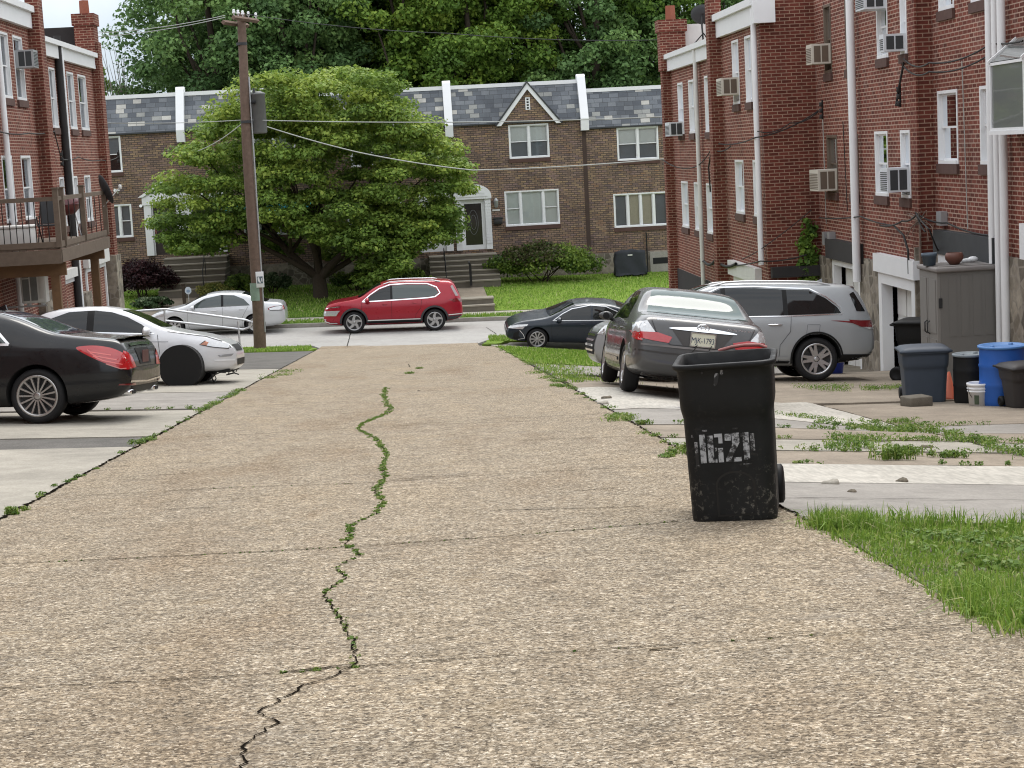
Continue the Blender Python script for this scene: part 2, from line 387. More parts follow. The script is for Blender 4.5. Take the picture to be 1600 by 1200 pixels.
def lawn_mat(name, a, b, sc=3):
    t = NT(name); t.set(Roughness=.9); t.b.inputs['Specular IOR Level'].default_value = .15
    ob = t.coord('Object'); n1 = t.noise(ob, sc*.35, 6, .7); n2 = t.noise(t.coord('Object', (1, .5, 1)), sc*14, 4, .8)
    c = t.mix(a, b, t.ramp(n1, [(.3, g3(0)), (.7, g3(1))])); c = t.mix(c, t.ramp(n2, [(.25, g3(.55)), (.75, g3(1.3))]), 1, 'MULTIPLY')
    t.color(c); t.bump(n2, .8, .05); return t.mat
M_lawn = lawn_mat('lawn_green', (.15, .25, .032, 1), (.22, .33, .05, 1))
M_lawnd = lawn_mat('lawn_dark_green', (.07, .135, .018, 1), (.105, .18, .025, 1))  # darker green for the far verge and the middle lawn
def leaf_mat(name, stops, trans=.35):
    t = NT(name); t.set(Roughness=.55); t.b.inputs['Specular IOR Level'].default_value = .25
    at = t.n('ShaderNodeAttribute', attribute_name='tint'); c = t.ramp(at.outputs['Fac'], stops); t.color(c)
    tr = t.n('ShaderNodeBsdfTranslucent'); t.l(c, tr.inputs['Color']); ms = t.n('ShaderNodeMixShader'); ms.inputs[0].default_value = trans
    t.l(t.b.outputs[0], ms.inputs[1]); t.l(tr.outputs[0], ms.inputs[2]); t.l(ms.outputs[0], t.out.inputs['Surface']); return t.mat
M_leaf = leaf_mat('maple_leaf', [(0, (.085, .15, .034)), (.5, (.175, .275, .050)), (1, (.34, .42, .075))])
M_wood1 = leaf_mat('wood_leaf_dark', [(0, (.075, .145, .05)), (.5, (.145, .255, .08)), (1, (.24, .37, .11))], .25)
M_wood2 = leaf_mat('wood_leaf_mid', [(0, (.06, .12, .026)), (.5, (.13, .235, .042)), (1, (.24, .37, .06))], .3)
M_wood3 = leaf_mat('wood_leaf_light', [(0, (.08, .155, .025)), (.5, (.17, .28, .045)), (1, (.31, .41, .06))], .3)
M_hedge = leaf_mat('hedge_leaf', [(0, (.045, .09, .022)), (.5, (.11, .18, .034)), (1, (.22, .30, .05))])
M_hedger = leaf_mat('hedge_bronze_leaf', [(0, (.05, .035, .022)), (.5, (.085, .075, .035)), (1, (.11, .13, .05))])
M_burg = leaf_mat('burgundy_leaf', [(0, (.012, .006, .008)), (.5, (.032, .013, .016)), (1, (.075, .028, .032))])
M_yel = leaf_mat('variegated_leaf', [(0, (.06, .10, .02)), (.5, (.18, .20, .05)), (1, (.30, .27, .08))])
M_host = leaf_mat('hosta_leaf', [(0, (.02, .045, .018)), (.6, (.05, .095, .035)), (1, (.22, .27, .16))])
M_grass = leaf_mat('grass_blade', [(0, (.13, .235, .035)), (.5, (.23, .37, .055)), (.85, (.34, .45, .10)), (1, (.56, .52, .29))], .35)
M_weed = leaf_mat('weed_leaf', [(0, (.075, .145, .025)), (.6, (.15, .25, .045)), (1, (.30, .34, .11))], .3)
M_bark = plain('bark', (.055, .043, .032, 1), .95, 0, .35, 14, .2, 0, .6)
M_pole = plain('weathered_pole_wood', (.15, .105, .082, 1), .9, 0, .4, 9, .2, 0, .5)
M_deck = plain('weathered_deck_wood', (.135, .105, .08, 1), .85, 0, .3, 7, .3, 0, .3)
M_cedar = plain('brown_post_wood', (.14, .078, .036, 1), .8, 0, .3, 8)
M_white = plain('white_paint', (.74, .75, .76, 1), .45, 0, .06, 3)
M_whited = plain('weathered_white', (.62, .62, .60, 1), .6, 0, .12, 5)
M_cream = plain('cream_metal', (.55, .52, .45, 1), .5, 0, .1, 5)
M_acw = plain('white_ac_case', (.60, .63, .66, 1), .5, 0, .06, 5)
M_brown = plain('brown_metal_frame', (.12, .09, .065, 1), .5, 0, .15, 5)
M_black = plain('black_paint', (.018, .018, .019, 1), .5, 0, .3, 5)
M_tar = plain('black_tar', (.024, .022, .022, 1), .85, 0, .4, 3)
M_char = plain('charcoal_trim', (.04, .043, .046, 1), .8, 0, .25, 4)
M_wire = plain('cable_black', (.02, .019, .018, 1), .7)
M_wireg = plain('cable_grey', (.38, .40, .38, 1), .6)
M_galv = plain('galvanised_metal', (.42, .43, .44, 1), .45, .6, .12, 6)
M_rail = plain('aluminium_rail', (.68, .70, .72, 1), .35, .55, .06, 6)
M_grey = plain('transformer_grey', (.135, .14, .14, 1), .55, .2, .25, 5)
M_iron = plain('wrought_iron', (.012, .012, .012, 1), .5, .2)
M_terra = plain('terracotta', (.27, .085, .048, 1), .8, 0, .2, 10)
M_step = plain('stair_stone', (.13, .115, .09, 1), .9, 0, .25, 5)
M_stepe = plain('stair_nosing', (.25, .225, .18, 1), .9, 0, .15, 5)
M_rub = plain('tyre_rubber', (.014, .014, .015, 1), .75, 0, .25, 12, .3)
M_rim = plain('alloy_rim', (.48, .48, .49, 1), .28, .85, .05, 5)
M_rimd = plain('alloy_rim_dark', (.05, .05, .052, 1), .4, .5, .1, 5)
M_chrome = plain('chrome', (.75, .76, .78, 1), .12, 1, .02, 5)
M_well = plain('wheel_well', (.006, .006, .006, 1), .9)
M_red = plain('tail_lamp_red', (.45, .006, .010, 1), .2, 0, .12, 20, .6, 1)
M_redd = plain('tail_lamp_dark_red', (.16, .008, .012, 1), .12, 0, .12, 20, .6, 1)
M_lens = plain('clear_lamp_lens', (.55, .56, .57, 1), .12, .4, .25, 25, .6, 1)
M_amber = plain('amber_lens', (.40, .12, .04, 1), .2, 0, .1, 20, .5, 1)
M_plast = plain('black_plastic', (.010, .0105, .011, 1), .55, 0, .25, 8, .25)
def glass_mat(name, tint, refl, rough=.02):
    t = NT(name); tr = t.n('ShaderNodeBsdfTransparent'); tr.inputs['Color'].default_value = tint
    gl = t.n('ShaderNodeBsdfGlossy'); gl.inputs['Roughness'].default_value = rough; gl.inputs['Color'].default_value = (.92, .96, 1, 1)
    fz = t.n('ShaderNodeFresnel'); fz.inputs['IOR'].default_value = 1.5
    mm = t.n('ShaderNodeMath', operation='ADD'); mm.use_clamp = True; t.l(fz.outputs[0], mm.inputs[0]); mm.inputs[1].default_value = refl
    ms = t.n('ShaderNodeMixShader'); t.l(mm.outputs[0], ms.inputs[0]); t.l(tr.outputs[0], ms.inputs[1]); t.l(gl.outputs[0], ms.inputs[2])
    t.l(ms.outputs[0], t.out.inputs['Surface']); return t.mat
M_glass = glass_mat('window_glass', (.93, .96, .96, 1), .05)
def cglass(name, c, spec, ior=1.5):
    t = NT(name); t.set(Roughness=.03, IOR=ior); t.b.inputs['Base Color'].default_value = c; t.b.inputs['Specular IOR Level'].default_value = spec
    nz = t.noise(t.coord('Object'), 1.6, 2); t.bump(nz, .04, .02); return t.mat
M_cg = cglass('tinted_car_glass', (.010, .012, .013, 1), .5)
M_cgb = cglass('green_tinted_car_glass', (.035, .05, .048, 1), .6, 1.6)
M_cgr = cglass('rear_glass', (.085, .125, .12, 1), .5, 1.33)
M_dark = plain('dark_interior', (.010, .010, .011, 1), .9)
M_blind = plain('window_blind', (.78, .80, .76, 1), .8, 0, .08, 3)
M_blindd = plain('dark_net_curtain', (.22, .25, .27, 1), .8, 0, .15, 3)
M_curt = plain('pleated_curtain', (.62, .57, .45, 1), .85, 0, .15, 14)

# ================================================================ GROUND
def tri_fill(outline, res, holes=None):
    """triangulated fill of a 2-D outline with inner points every res"""
    xs = [p[0] for p in outline]; ys = [p[1] for p in outline]
    dense = []
    for (a, b) in zip(outline, outline[1:]+outline[:1]):
        n = max(1, int(math.hypot(b[0]-a[0], b[1]-a[1])/res))
        for i in range(n): dense.append((a[0]+(b[0]-a[0])*i/n, a[1]+(b[1]-a[1])*i/n))
    def inside(x, y):
        c = False; j = len(outline)-1
        for i in range(len(outline)):
            xi, yi = outline[i]; xj, yj = outline[j]
            if (yi > y) != (yj > y) and x < (xj-xi)*(y-yi)/(yj-yi)+xi: c = not c
            j = i
        return c
    pts = list(dense); nx = int((max(xs)-min(xs))/res); ny = int((max(ys)-min(ys))/res)
    for i in range(1, nx+1):
        for j in range(1, ny+1):
            x = min(xs)+i*res-res*.5*(j % 2); y = min(ys)+j*res
            if inside(x, y): pts.append((x, y))
    n = len(dense); ed = [(i, (i+1) % n) for i in range(n)]
    v, e, f, *_ = delaunay_2d_cdt([Vector(p) for p in pts], ed, [], 1, 1e-5)
    return [(p.x, p.y) for p in v], [tuple(t) for t in f]
def sheet(name, outline, mat, dz, res=.8, kind='structure', label=None, cat=None, wob=0):
    if wob:
        o2 = []
        for (a, b) in zip(outline, outline[1:]+outline[:1]):
            n = max(1, int(math.hypot(b[0]-a[0], b[1]-a[1])/.35))
            for i in range(n):
                o2.append((a[0]+(b[0]-a[0])*i/n+random.uniform(-wob, wob), a[1]+(b[1]-a[1])*i/n+random.uniform(-wob, wob)))
        outline = o2
    v, f = tri_fill(outline, res)
    k = len(v); vs = [(x, y, zg(x, y)+dz) for x, y in v]
    mb = MB(); mb.add(vs, f, 0, True)
    # thickness: a skirt 6 cm down round the outline
    od = [(x, y, zg(x, y)+dz) for x, y in outline]; n = len(od)
    mb.add(od+[(x, y, z-.06) for x, y, z in od], [(i, (i+1) % n, n+(i+1) % n, n+i) for i in range(n)], 0)
    o = mb.build(name, mat, None, None, fix=False)
    for p in o.data.polygons:
        if p.normal.z < -.3: p.flip()
    tag(o, label, cat, None, kind); return o
# base terrain: one sheet to the horizon, a few cm under everything laid on it
def axis(br, far, step):
    a = [-far, -far*.5, -far*.25]; x = br[0]
    while x <= br[1]: a.append(x); x += step
    return a+[far*.25, far*.5, far]
gx = sorted(set([-400, -200, -100, -60, -40]+list(np.arange(-30, 30.1, .75).round(3))+[AL, AR, -9.3, 2.75, 4.2, 5.2, 6, 7, 8.2, 8.5, 9]+[40, 60, 100, 200, 400]))
gy = sorted(set([-60, -30, -15]+list(np.arange(-8, 80, .5).round(3))+[YK, YK+.02, 66.9, 77.0]+[85, 100, 130, 200, 400, 700]))
gv = []
for y in gy:
    for x in gx: gv.append((x, y, zg(x, y)-.05))
gf = [(j*len(gx)+i, j*len(gx)+i+1, (j+1)*len(gx)+i+1, (j+1)*len(gx)+i) for j in range(len(gy)-1) for i in range(len(gx)-1)]
tag(np_mesh('ground', gv, gf, M_dirt, smooth=True), kind='structure')
sheet('alley', [(AL, -4), (AR, -4), (AR, 49.5), (1.85, 51.5), (2.0, 57.2), (-3.0, 57.6), (AL, 56.5)], M_alley, .012, .6)
sheet('street', [(-70, 57.6), (-5.6, 57.6), (-4.9, 58.3), (-3.3, 58.0), (-3.0, 57.0), (2.0, 56.6), (2.6, 58.5), (4, 58.9), (70, 58.9), (70, YK-.02), (-70, YK-.02)], M_road, .006, 1.5)
sheet('alley', [(AR, 2.0), (6, 2.0), (6, 6.62), (AR, 6.72)], M_alley, .011, .4, wob=.02)
# far side: kerb, verge, sidewalk, lawns
kb = MB()
for i in range(-70, 70):
    z0 = zstreet(i); z1 = zstreet(i+1)
    kb.add([(i, YK, z0-.1), (i+1, YK, z1-.1), (i+1, YK, z1+.145), (i, YK, z0+.145), (i, YK+.17, z0+.145), (i+1, YK+.17, z1+.145)], [(0, 1, 2, 3), (3, 2, 5, 4)])
tag(kb.build('kerb', M_concg), kind='structure')
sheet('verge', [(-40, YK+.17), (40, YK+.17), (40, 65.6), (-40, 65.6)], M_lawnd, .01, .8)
sheet('sidewalk', [(-40, 65.6), (40, 65.6), (40, 66.9), (-40, 66.9)], M_conc, .014, .8)
# ---- left drives (x < AL), from near to far
LX = -9.28
sheet('driveway', [(LX, 6), (AL-.02, 6), (AL-.02, 19.2), (LX, 18.6)], M_conc, .004, .8, wob=.012)
sheet('driveway', [(LX, 20.5), (AL-.02, 20.7), (AL-.02, 25.6), (LX, 25.5)], M_conc, .004, .8, wob=.012)
sheet('driveway', [(LX, 18.6), (AL-.02, 19.2), (AL-.02, 20.7), (LX, 20.5)], M_asph, -.01, .8)
sheet('driveway', [(LX, 25.9), (AL-.02, 26.0), (AL-.02, 30.6), (LX, 30.6)], M_concg, .002, .8, wob=.012)
sheet('driveway', [(LX, 30.65), (AL-.02, 30.65), (AL-.02, 40.6), (LX, 40.4)], M_conc, .006, .8, wob=.012)
sheet('driveway', [(LX, 40.9), (AL-.02, 40.9), (AL-.02, 54.6), (-12, 55.0)], M_asph, .002, .8)
sheet('verge', [(-14, 55.0), (-3.25, 54.9), (-3.15, 56.9), (-3.6, 57.9), (-5.0, 58.2), (-14, 57.5)], M_lawn, .02, .6, wob=.05)
# ---- right drives
RX = 9.45
sheet('grass_patch', [(AR+.02, 6.7), (12, 6.6), (12, 10.0), (AR+.05, 9.9)], M_dirt, .0, .5)
sheet('driveway', [(AR+.02, 10.05), (RX, 10.2), (RX, 12.2), (AR+.02, 12.3)], M_concg, .006, .6, wob=.01)
sheet('driveway', [(AR+.02, 12.32), (RX, 12.22), (RX, 13.75), (AR+.02, 13.75)], M_concw, .008, .6, wob=.008)
for (a, b, m) in ((13.8, 15.0, M_conct), (15.1, 16.3, M_conc), (16.4, 18.0, M_conct), (18.1, 20.4, M_concg)):
    sheet('driveway', [(AR+.02, a), (5.1, a+.03), (5.1, b), (AR+.02, b)], m, .004, .6, wob=.02)
    sheet('driveway', [(5.18, a-.1), (RX, a-.05), (RX, b-.12), (5.18, b-.08)], m, .0, .6, wob=.02)
sheet('driveway', [(AR+.02, 20.5), (5.6, 20.5), (5.6, 25.4), (AR+.02, 25.5)], M_concw, .006, .6, wob=.015)
sheet('driveway', [(5.65, 20.4), (RX, 20.3), (RX, 24.6), (5.65, 24.6)], M_conct, .0, .6, wob=.02)
sheet('driveway', [(AR+.1, 25.6), (RX, 24.7), (RX, 34.5), (AR+.1, 30.5)], M_conct, -.004, .7, wob=.03)
sheet('driveway', [(AR+.1, 31.2), (8.0, 34.6), (8.0, 40.0), (AR+.15, 36)], M_concg, -.004, .7, wob=.05)
sheet('verge', [(AR+.05, 36.5), (8, 40.1), (8, 50.0), (AR, 49.3)], M_lawn, .0, .7, wob=.08)
sheet('driveway', [(AR+.1, 50.2), (8, 50.4), (8, 57.3), (3.0, 57.0), (2.3, 54)], M_conc, .006, .7, wob=.02)
sheet('verge', [(2.05, 54), (2.9, 57.2), (12, 57.8), (12, 58.8), (3.6, 58.7), (2.3, 57.5)], M_lawn, .03, .6, wob=.03)
# ---- front lawns and walks (steps up to the doors are things, further down)
W1 = (-10.5, -8.6); W2 = (1.15, 2.95)
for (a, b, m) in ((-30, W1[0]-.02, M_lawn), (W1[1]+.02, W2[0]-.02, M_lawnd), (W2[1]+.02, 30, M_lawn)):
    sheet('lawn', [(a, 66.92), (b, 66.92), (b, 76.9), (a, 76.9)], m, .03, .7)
for (a, b) in (W1, W2): sheet('walkway', [(a, 66.95), (b, 66.95), (b, 75.2), (a, 75.2)], M_conct, .04, .5)

# ---- cracks and joints in the alley: thin dark seams lying on the slab
def seam(pts, wd, name='crack', mat=None, dz=.0165, jit=.012, step=.06, sx=1):
    P = []
    for a, b in zip(pts, pts[1:]):
        n = max(1, int(math.hypot(b[0]-a[0], b[1]-a[1])/step))
        for i in range(n):
            t = i/n; P.append([a[0]+(b[0]-a[0])*t+random.uniform(-jit, jit)*sx, a[1]+(b[1]-a[1])*t+random.uniform(-jit, jit)])
    P.append(list(pts[-1]))
    L_, R_ = [], []
    for i, p in enumerate(P):
        a = P[max(i-1, 0)]; b = P[min(i+1, len(P)-1)]; tx, ty = b[0]-a[0], b[1]-a[1]; l = math.hypot(tx, ty) or 1
        ww = wd*random.uniform(.35, 1.2)*.5
        L_.append((p[0]-ty/l*ww, p[1]+tx/l*ww)); R_.append((p[0]+ty/l*ww, p[1]-tx/l*ww))
    mb = MB(); n = len(P)
    mb.add([(x, y, zg(x, y)+dz) for x, y in L_+R_], [(n+i, n+i+1, i+1, i) for i in range(n-1)])
    return tag(mb.build(name, mat or M_crack), kind='structure')
def gp(pts): return [tuple(onG(*p)[:2]) for p in pts]
CR = gp([(380, 1199), (385, 1170), (410, 1150), (437, 1135), (405, 1118), (470, 1080), (520, 1062), (556, 1045), (555, 1010), (540, 990), (535, 970), (512, 945), (505, 935), (540, 905), (525, 890), (565, 870), (538, 855), (550, 838), (545, 825), (590, 805), (600, 785), (585, 770), (602, 750), (598, 730), (605, 712), (590, 690), (560, 672), (565, 664), (600, 650), (612, 640), (605, 632), (600, 620), (603, 606)])
CR = [(CR[0][0]-.05, 4.2)]+CR
seam(CR, .0095, jit=.016, step=.035)
J1 = gp([(0, 1082), (230, 1070), (430, 1058), (560, 1047), (800, 1029), (1200, 1003), (1500, 981)])
J2 = gp([(2, 885), (250, 874), (480, 862), (770, 843), (1060, 818)])
J3 = gp([(120, 778), (330, 766), (580, 757), (800, 742), (1010, 732)])
J4 = gp([(225, 690), (400, 680), (600, 668), (1000, 655)])
for j, wd in ((J1, .009), (J2, .013), (J3, .014), (J4, .02)): seam(j, wd, 'joint', jit=.01, step=.05)
for q in ([(780, 800), (860, 799), (1000, 795)], [(610, 752), (760, 742)], [(330, 640), (480, 632), (600, 626)], [(640, 665), (800, 655), (960, 648)], [(560, 583), (600, 577), (640, 574), (638, 570)], [(590, 600), (690, 595), (740, 592)], [(700, 606), (745, 602)], [(480, 668), (540, 664)], [(190, 748), (300, 742)], [(820, 690), (990, 684)], [(555, 1043), (480, 1052), (455, 1054)],
          [(700, 560), (770, 556)], [(350, 720), (420, 716)], [(900, 770), (960, 766)], [(260, 800), (300, 797), (340, 796)], [(1010, 1022), (1060, 1018)]):
    seam(gp(q), .016, jit=.014)
for q in ([(548, 520), (545, 532), (540, 545)], [(760, 512), (775, 522)]):
    seam(gp(q), .03, 'crack', dz=.012)
# seams beside the alley
seam([(AL+.0, 5), (AL+.03, 20), (AL, 40), (AL, 55)], .035, 'joint', jit=.02, dz=.018); seam([(AR, 9.9), (AR-.02, 12), (AR+.02, 30), (AR, 49)], .025, 'joint', jit=.02, dz=.018)
seam([(LX, 33.1), (AL, 33.3)], .03, 'joint', jit=.01, dz=.014); seam([(LX, 28.0), (AL, 28.1)], .03, 'joint', jit=.01, dz=.012)
seam([(AR, 11.25), (RX, 11.2)], .015, 'joint', jit=.01, dz=.014)

# ---- grass: blades as fine geometry
def blades(name, base, hgt, wid, mat, lean=.5, tint=None, kind='stuff', label=None, cat=None, parent=None):
    """base (n,3) roots; every blade is two quads bending to a tip"""
    base = np.asarray(base, float); n = len(base)
    th = rng.uniform(0, 2*np.pi, n); ld = rng.uniform(0, 2*np.pi, n); h = hgt*rng.uniform(.45, 1.2, n) if np.isscalar(hgt) else hgt
    w_ = wid*rng.uniform(.6, 1.3, n); ln = np.abs(rng.normal(0, lean, n))
    d = np.stack([np.cos(th)*w_*.5, np.sin(th)*w_*.5, np.zeros(n)], 1)
    l1 = np.stack([np.cos(ld)*ln*h*.22, np.sin(ld)*ln*h*.22, h*.55], 1); l2 = np.stack([np.cos(ld)*ln*h*.8, np.sin(ld)*ln*h*.8, h*np.clip(1-.35*ln, .25, 1)], 1)
    v = np.stack([base-d, base+d, base+l1+d*.8, base+l1-d*.8, base+l2+d*.12, base+l2-d*.12], 1).reshape(-1, 3)
    k = np.arange(n)*6
    q = np.concatenate([np.stack([k, k+1, k+2, k+3], 1), np.stack([k+3, k+2, k+4, k+5], 1)])
    tn = rng.uniform(0, 1, n)**1.3 if tint is None else tint
    o = np_mesh(name, v, q, mat, parent, {'tint': np.repeat(tn, 6)})
    return tag(o, label, cat, None, kind)
def scatter(n, fn):
    out = []
    while len(out) < n:
        p = fn()
        if p is not None: out.append(p)
    return out
def leafcards(centers, radii, n, size, flat=.35, up=.5, rnd=.8):
    """diamond leaves in ellipsoidal clumps -> verts, quads, tint"""
    C = np.repeat(np.asarray(centers, float), n, axis=0); Rr = np.repeat(np.asarray(radii, float), n, axis=0); N = len(C)
    d = rng.normal(size=(N, 3)); d /= np.linalg.norm(d, axis=1)[:, None]; rr = rng.uniform(0, 1, N)**.45
    p = C+d*Rr*rr[:, None]
    nn = d*.7+rng.normal(size=(N, 3))*rnd; nn[:, 2] += up; nn /= np.linalg.norm(nn, axis=1)[:, None]
    a = np.cross(nn, rng.normal(size=(N, 3))); a /= np.linalg.norm(a, axis=1)[:, None]; b = np.cross(nn, a)
    s = size*rng.uniform(.55, 1.35, N)[:, None]; k = rng.uniform(.5, .85, N)[:, None]
    bend = nn*s*.18
    v = np.stack([p-a*s, p-b*s*k+bend, p+a*s, p+b*s*k+bend], 1).reshape(-1, 3)
    i = np.arange(N)*4; q = np.stack([i, i+1, i+2, i+3], 1)
    return v, q, N
def leaves(name, centers, radii, n, size, mat, parent=None, clump_tint=None, **kw):
    v, q, N = leafcards(centers, radii, n, size, **kw)
    ct = rng.uniform(.15, .85, len(centers)) if clump_tint is None else np.asarray(clump_tint)
    t = np.clip(np.repeat(ct, n)+rng.normal(0, .16, N), 0, 1)
    o = np_mesh(name, v, q, mat, parent, {'tint': np.repeat(t, 4)})
    return o
# near right patch: long grass
def in_patch():
    x = random.uniform(AR-.05, 5.2); y = random.uniform(6.68, 9.95)
    if x < AR+.06 and random.random() < .45: return None
    if 7.30+.08*math.sin(x*9) < y < 7.58+.05*math.sin(x*14) and x > AR+.22 and random.random() < .8: return None      # bare strip with rubble
    if y > 9.8 and random.random() < .2: return None
    return (x, y, zg(x, y)-.01)
pb = scatter(42000, in_patch)
hh = np.array([(.046 if p[1] < 9.2 else .060)*random.uniform(.5, 1.25)*(1.5 if p[1] < 7.5 else 1)*(1.25 if random.random() < .12 else 1) for p in pb])
blades('grass', pb, hh, .0085, M_grass, .8, kind='stuff')
pf = []
for k in range(170):   # tussocks that lean out over the slab edge
    x0 = random.choice([random.uniform(AR, AR+.3), random.uniform(AR, 4.5)]); y0 = random.uniform(6.5, 7.5) if random.random() < .55 else random.uniform(9.6, 10.0)
    for j in range(38): 
        x = x0+random.gauss(0, .05); y = y0+random.gauss(0, .05); pf.append((x, y, zg(x, y)))
blades('grass', pf, np.array([random.uniform(.06, .15) for _ in pf]), .0075, M_grass, .9, kind='stuff')
# clover and broad weeds inside the patch
cl = [(random.uniform(AR+.3, 4.5), random.uniform(8.0, 9.5)) for _ in range(90)]
lv = leaves('ground_cover', [(x, y, zg(x, y)+.035) for x, y in cl], [(.09, .09, .02)]*len(cl), 26, .017, M_weed, up=1.4, rnd=.5); tag(lv, kind='stuff')
# weeds growing out of the cracks and along the slab edges
wc = []; wr = []; wb = []
def weed_at(x, y, r, h, n=6):
    z = zg(x, y)+.01
    wc.append((x, y, z+h*.45)); wr.append((r, r, h*.5))
    for _ in range(n):
        a = random.uniform(0, 6.3); q = r*random.random()**.5; wb.append((x+math.cos(a)*q, y+math.sin(a)*q, z, h*random.uniform(.4, 1.1)))
def along(pts, every, prob, r, h, spread=.02):
    for a, b in zip(pts, pts[1:]):
        n = max(1, int(math.hypot(b[0]-a[0], b[1]-a[1])/every))
        for i in range(n):
            if random.random() < prob:
                t = random.random(); weed_at(a[0]+(b[0]-a[0])*t+random.gauss(0, spread), a[1]+(b[1]-a[1])*t+random.gauss(0, spread), r*random.uniform(.5, 1.3), h*random.uniform(.5, 1.3))
CRU = [p for p in CR if p[1] > 6.6]
along(CRU[:10], .025, .5, .012, .011, .01); along(CRU[8:22], .018, .75, .017, .013, .014); along(CRU[20:], .03, .62, .024, .018, .022)
along(J1[2:4], .02, .7, .011, .014, .006); along(J1[4:], .06, .3, .007, .008, .004); along(J2, .04, .45, .008, .009, .004); along(J3[1:3], .06, .3, .01, .01, .005)
for (px, py, r, h) in ((20, 806, .05, .07), (40, 800, .03, .04), (215, 695, .09, .06), (230, 690, .08, .05), (435, 588, .2, .07), (450, 582, .25, .08), (420, 592, .15, .06), (980, 658, .13, .08), (970, 655, .12, .07), (1000, 664, .06, .05), (1060, 712, .07, .07), (1045, 716, .05, .04), (1070, 708, .05, .09), (868, 598, .13, .06), (855, 592, .15, .06), (880, 606, .1, .05), (845, 584, .2, .06), (640, 585, .09, .05), (655, 577, .08, .04), (870, 604, .1, .05)):
    q = onG(px, py)
    for _ in range(6): weed_at(q[0]+random.gauss(0, r*.6), q[1]+random.gauss(0, r*.6), r*.7, h, 9)
along([(AL, 14), (AL, 25)], .2, .45, .05, .03, .03); along([(AL, 25), (AL, 31)], .12, .9, .09, .05, .04); along([(AL-.05, 25.8), (LX, 25.75)], .12, .7, .07, .05, .04); along([(AR, 15), (AR, 50)], .25, .45, .07, .04, .04); along([(AR+.2, 26), (AR+.8, 36)], .2, .6, .1, .05, .12)
along([(-9, 30.6), (-4, 30.7)], .2, .6, .06, .04, .04)
# weeds between the right-hand slabs
along([(5.14, 13.8), (5.14, 20.3)], .06, .95, .10, .09, .07); along([(AR, 13.8), (RX, 13.72)], .1, .5, .05, .035, .03)
along([(AR, 15.05), (5.1, 15.05)], .08, .75, .08, .06, .05); along([(5.2, 14.95), (RX, 14.95)], .08, .8, .08, .06, .05)
along([(AR, 16.35), (5.1, 16.35)], .1, .7, .08, .06, .05); along([(5.2, 16.2), (RX, 16.25)], .1, .8, .1, .07, .05); along([(AR, 18.05), (RX, 18.0)], .12, .6, .08, .06, .05)
for (px, py, r, h) in ((1400, 720, .12, .17), (1350, 690, .3, .10), (1330, 700, .2, .1), (1410, 712, .1, .12), (1270, 655, .3, .07), (1390, 662, .25, .08), (1500, 690, .3, .07), (1275, 607, .5, .1), (1380, 608, .4, .1), (1350, 610, .3, .08), (1440, 668, .3, .07), (1310, 665, .2, .05), (1480, 716, .1, .08)):
    q = onG(px, py)
    for _ in range(14): weed_at(q[0]+random.gauss(0, r*.8), q[1]+random.gauss(0, r*.35), r*.35, h*.8, 9)
big = [i for i in range(len(wc)) if wr[i][0] > .034]; mid = [i for i in range(len(wc)) if .013 < wr[i][0] <= .034]; sml = [i for i in range(len(wc)) if wr[i][0] <= .013]
wo_ = leaves('weeds', [wc[i] for i in big], [wr[i] for i in big], 30, .0125, M_weed, up=.9, rnd=.7)
for q_, n_q, s_q in ((mid, 13, .009), (sml, 5, .006)): tag(leaves('weeds', [wc[i] for i in q_], [wr[i] for i in q_], n_q, s_q, M_weed, up=.8, rnd=.8), kind='stuff')
sz = np.array([max(.014, min(.05, p[1]*.0011)) for p in wc]); 
tag(wo_, kind='stuff')
wbn = np.array(wb); blades('weeds', wbn[:, :3], wbn[:, 3], np.clip(wbn[:, 3]*.12, .003, .009), M_grass, .6, kind='stuff')
# short turf on the far lawns and verges, so the edges are not ruled
def turf(n, x0, x1, y0, y1, dz, h, wd=.05):
    b = np.stack([rng.uniform(x0, x1, n), rng.uniform(y0, y1, n)], 1)
    return [(x, y, zg(x, y)+dz) for x, y in b], h, wd
for (n, a, b, c, d, h) in ((9000, -13, W1[0], 66.95, 76.8, .10), (14000, W1[1], W2[0], 66.95, 76.8, .10), (16000, W2[1], 14, 66.95, 76.8, .09), (8000, -14, 14, YK+.2, 65.6, .10)):
    p, _, _ = turf(n, a, b, c, d, .03, h); blades('grass', p, h, .028, M_grass, .6, kind='stuff')
p, _, _ = turf(9000, -9, -3.3, 55.0, 57.6, .02, .1); blades('grass', p, .10, .022, M_grass, .6, kind='stuff')
p, _, _ = turf(5000, 2.4, 8, 57.1, 58.7, .03, .1); blades('grass', p, .10, .022, M_grass, .6, kind='stuff')
def vg():
    x = random.uniform(AR+.1, 7.9); y = random.uniform(36.5, 50)
    f = .25+.75*sst(36, 45, y)
    if random.random() > f: return None
    return (x, y, zg(x, y))
blades('grass', scatter(15000, vg), .075, .02, M_grass, .6, kind='stuff')
def vg2():
    x = AR+.1+abs(random.gauss(0, .5)); y = random.uniform(27, 37)
    return (x, y, zg(x, y)) if random.random() < .8 else None
blades('grass', scatter(1500, vg2), .05, .016, M_grass, .6, kind='stuff')

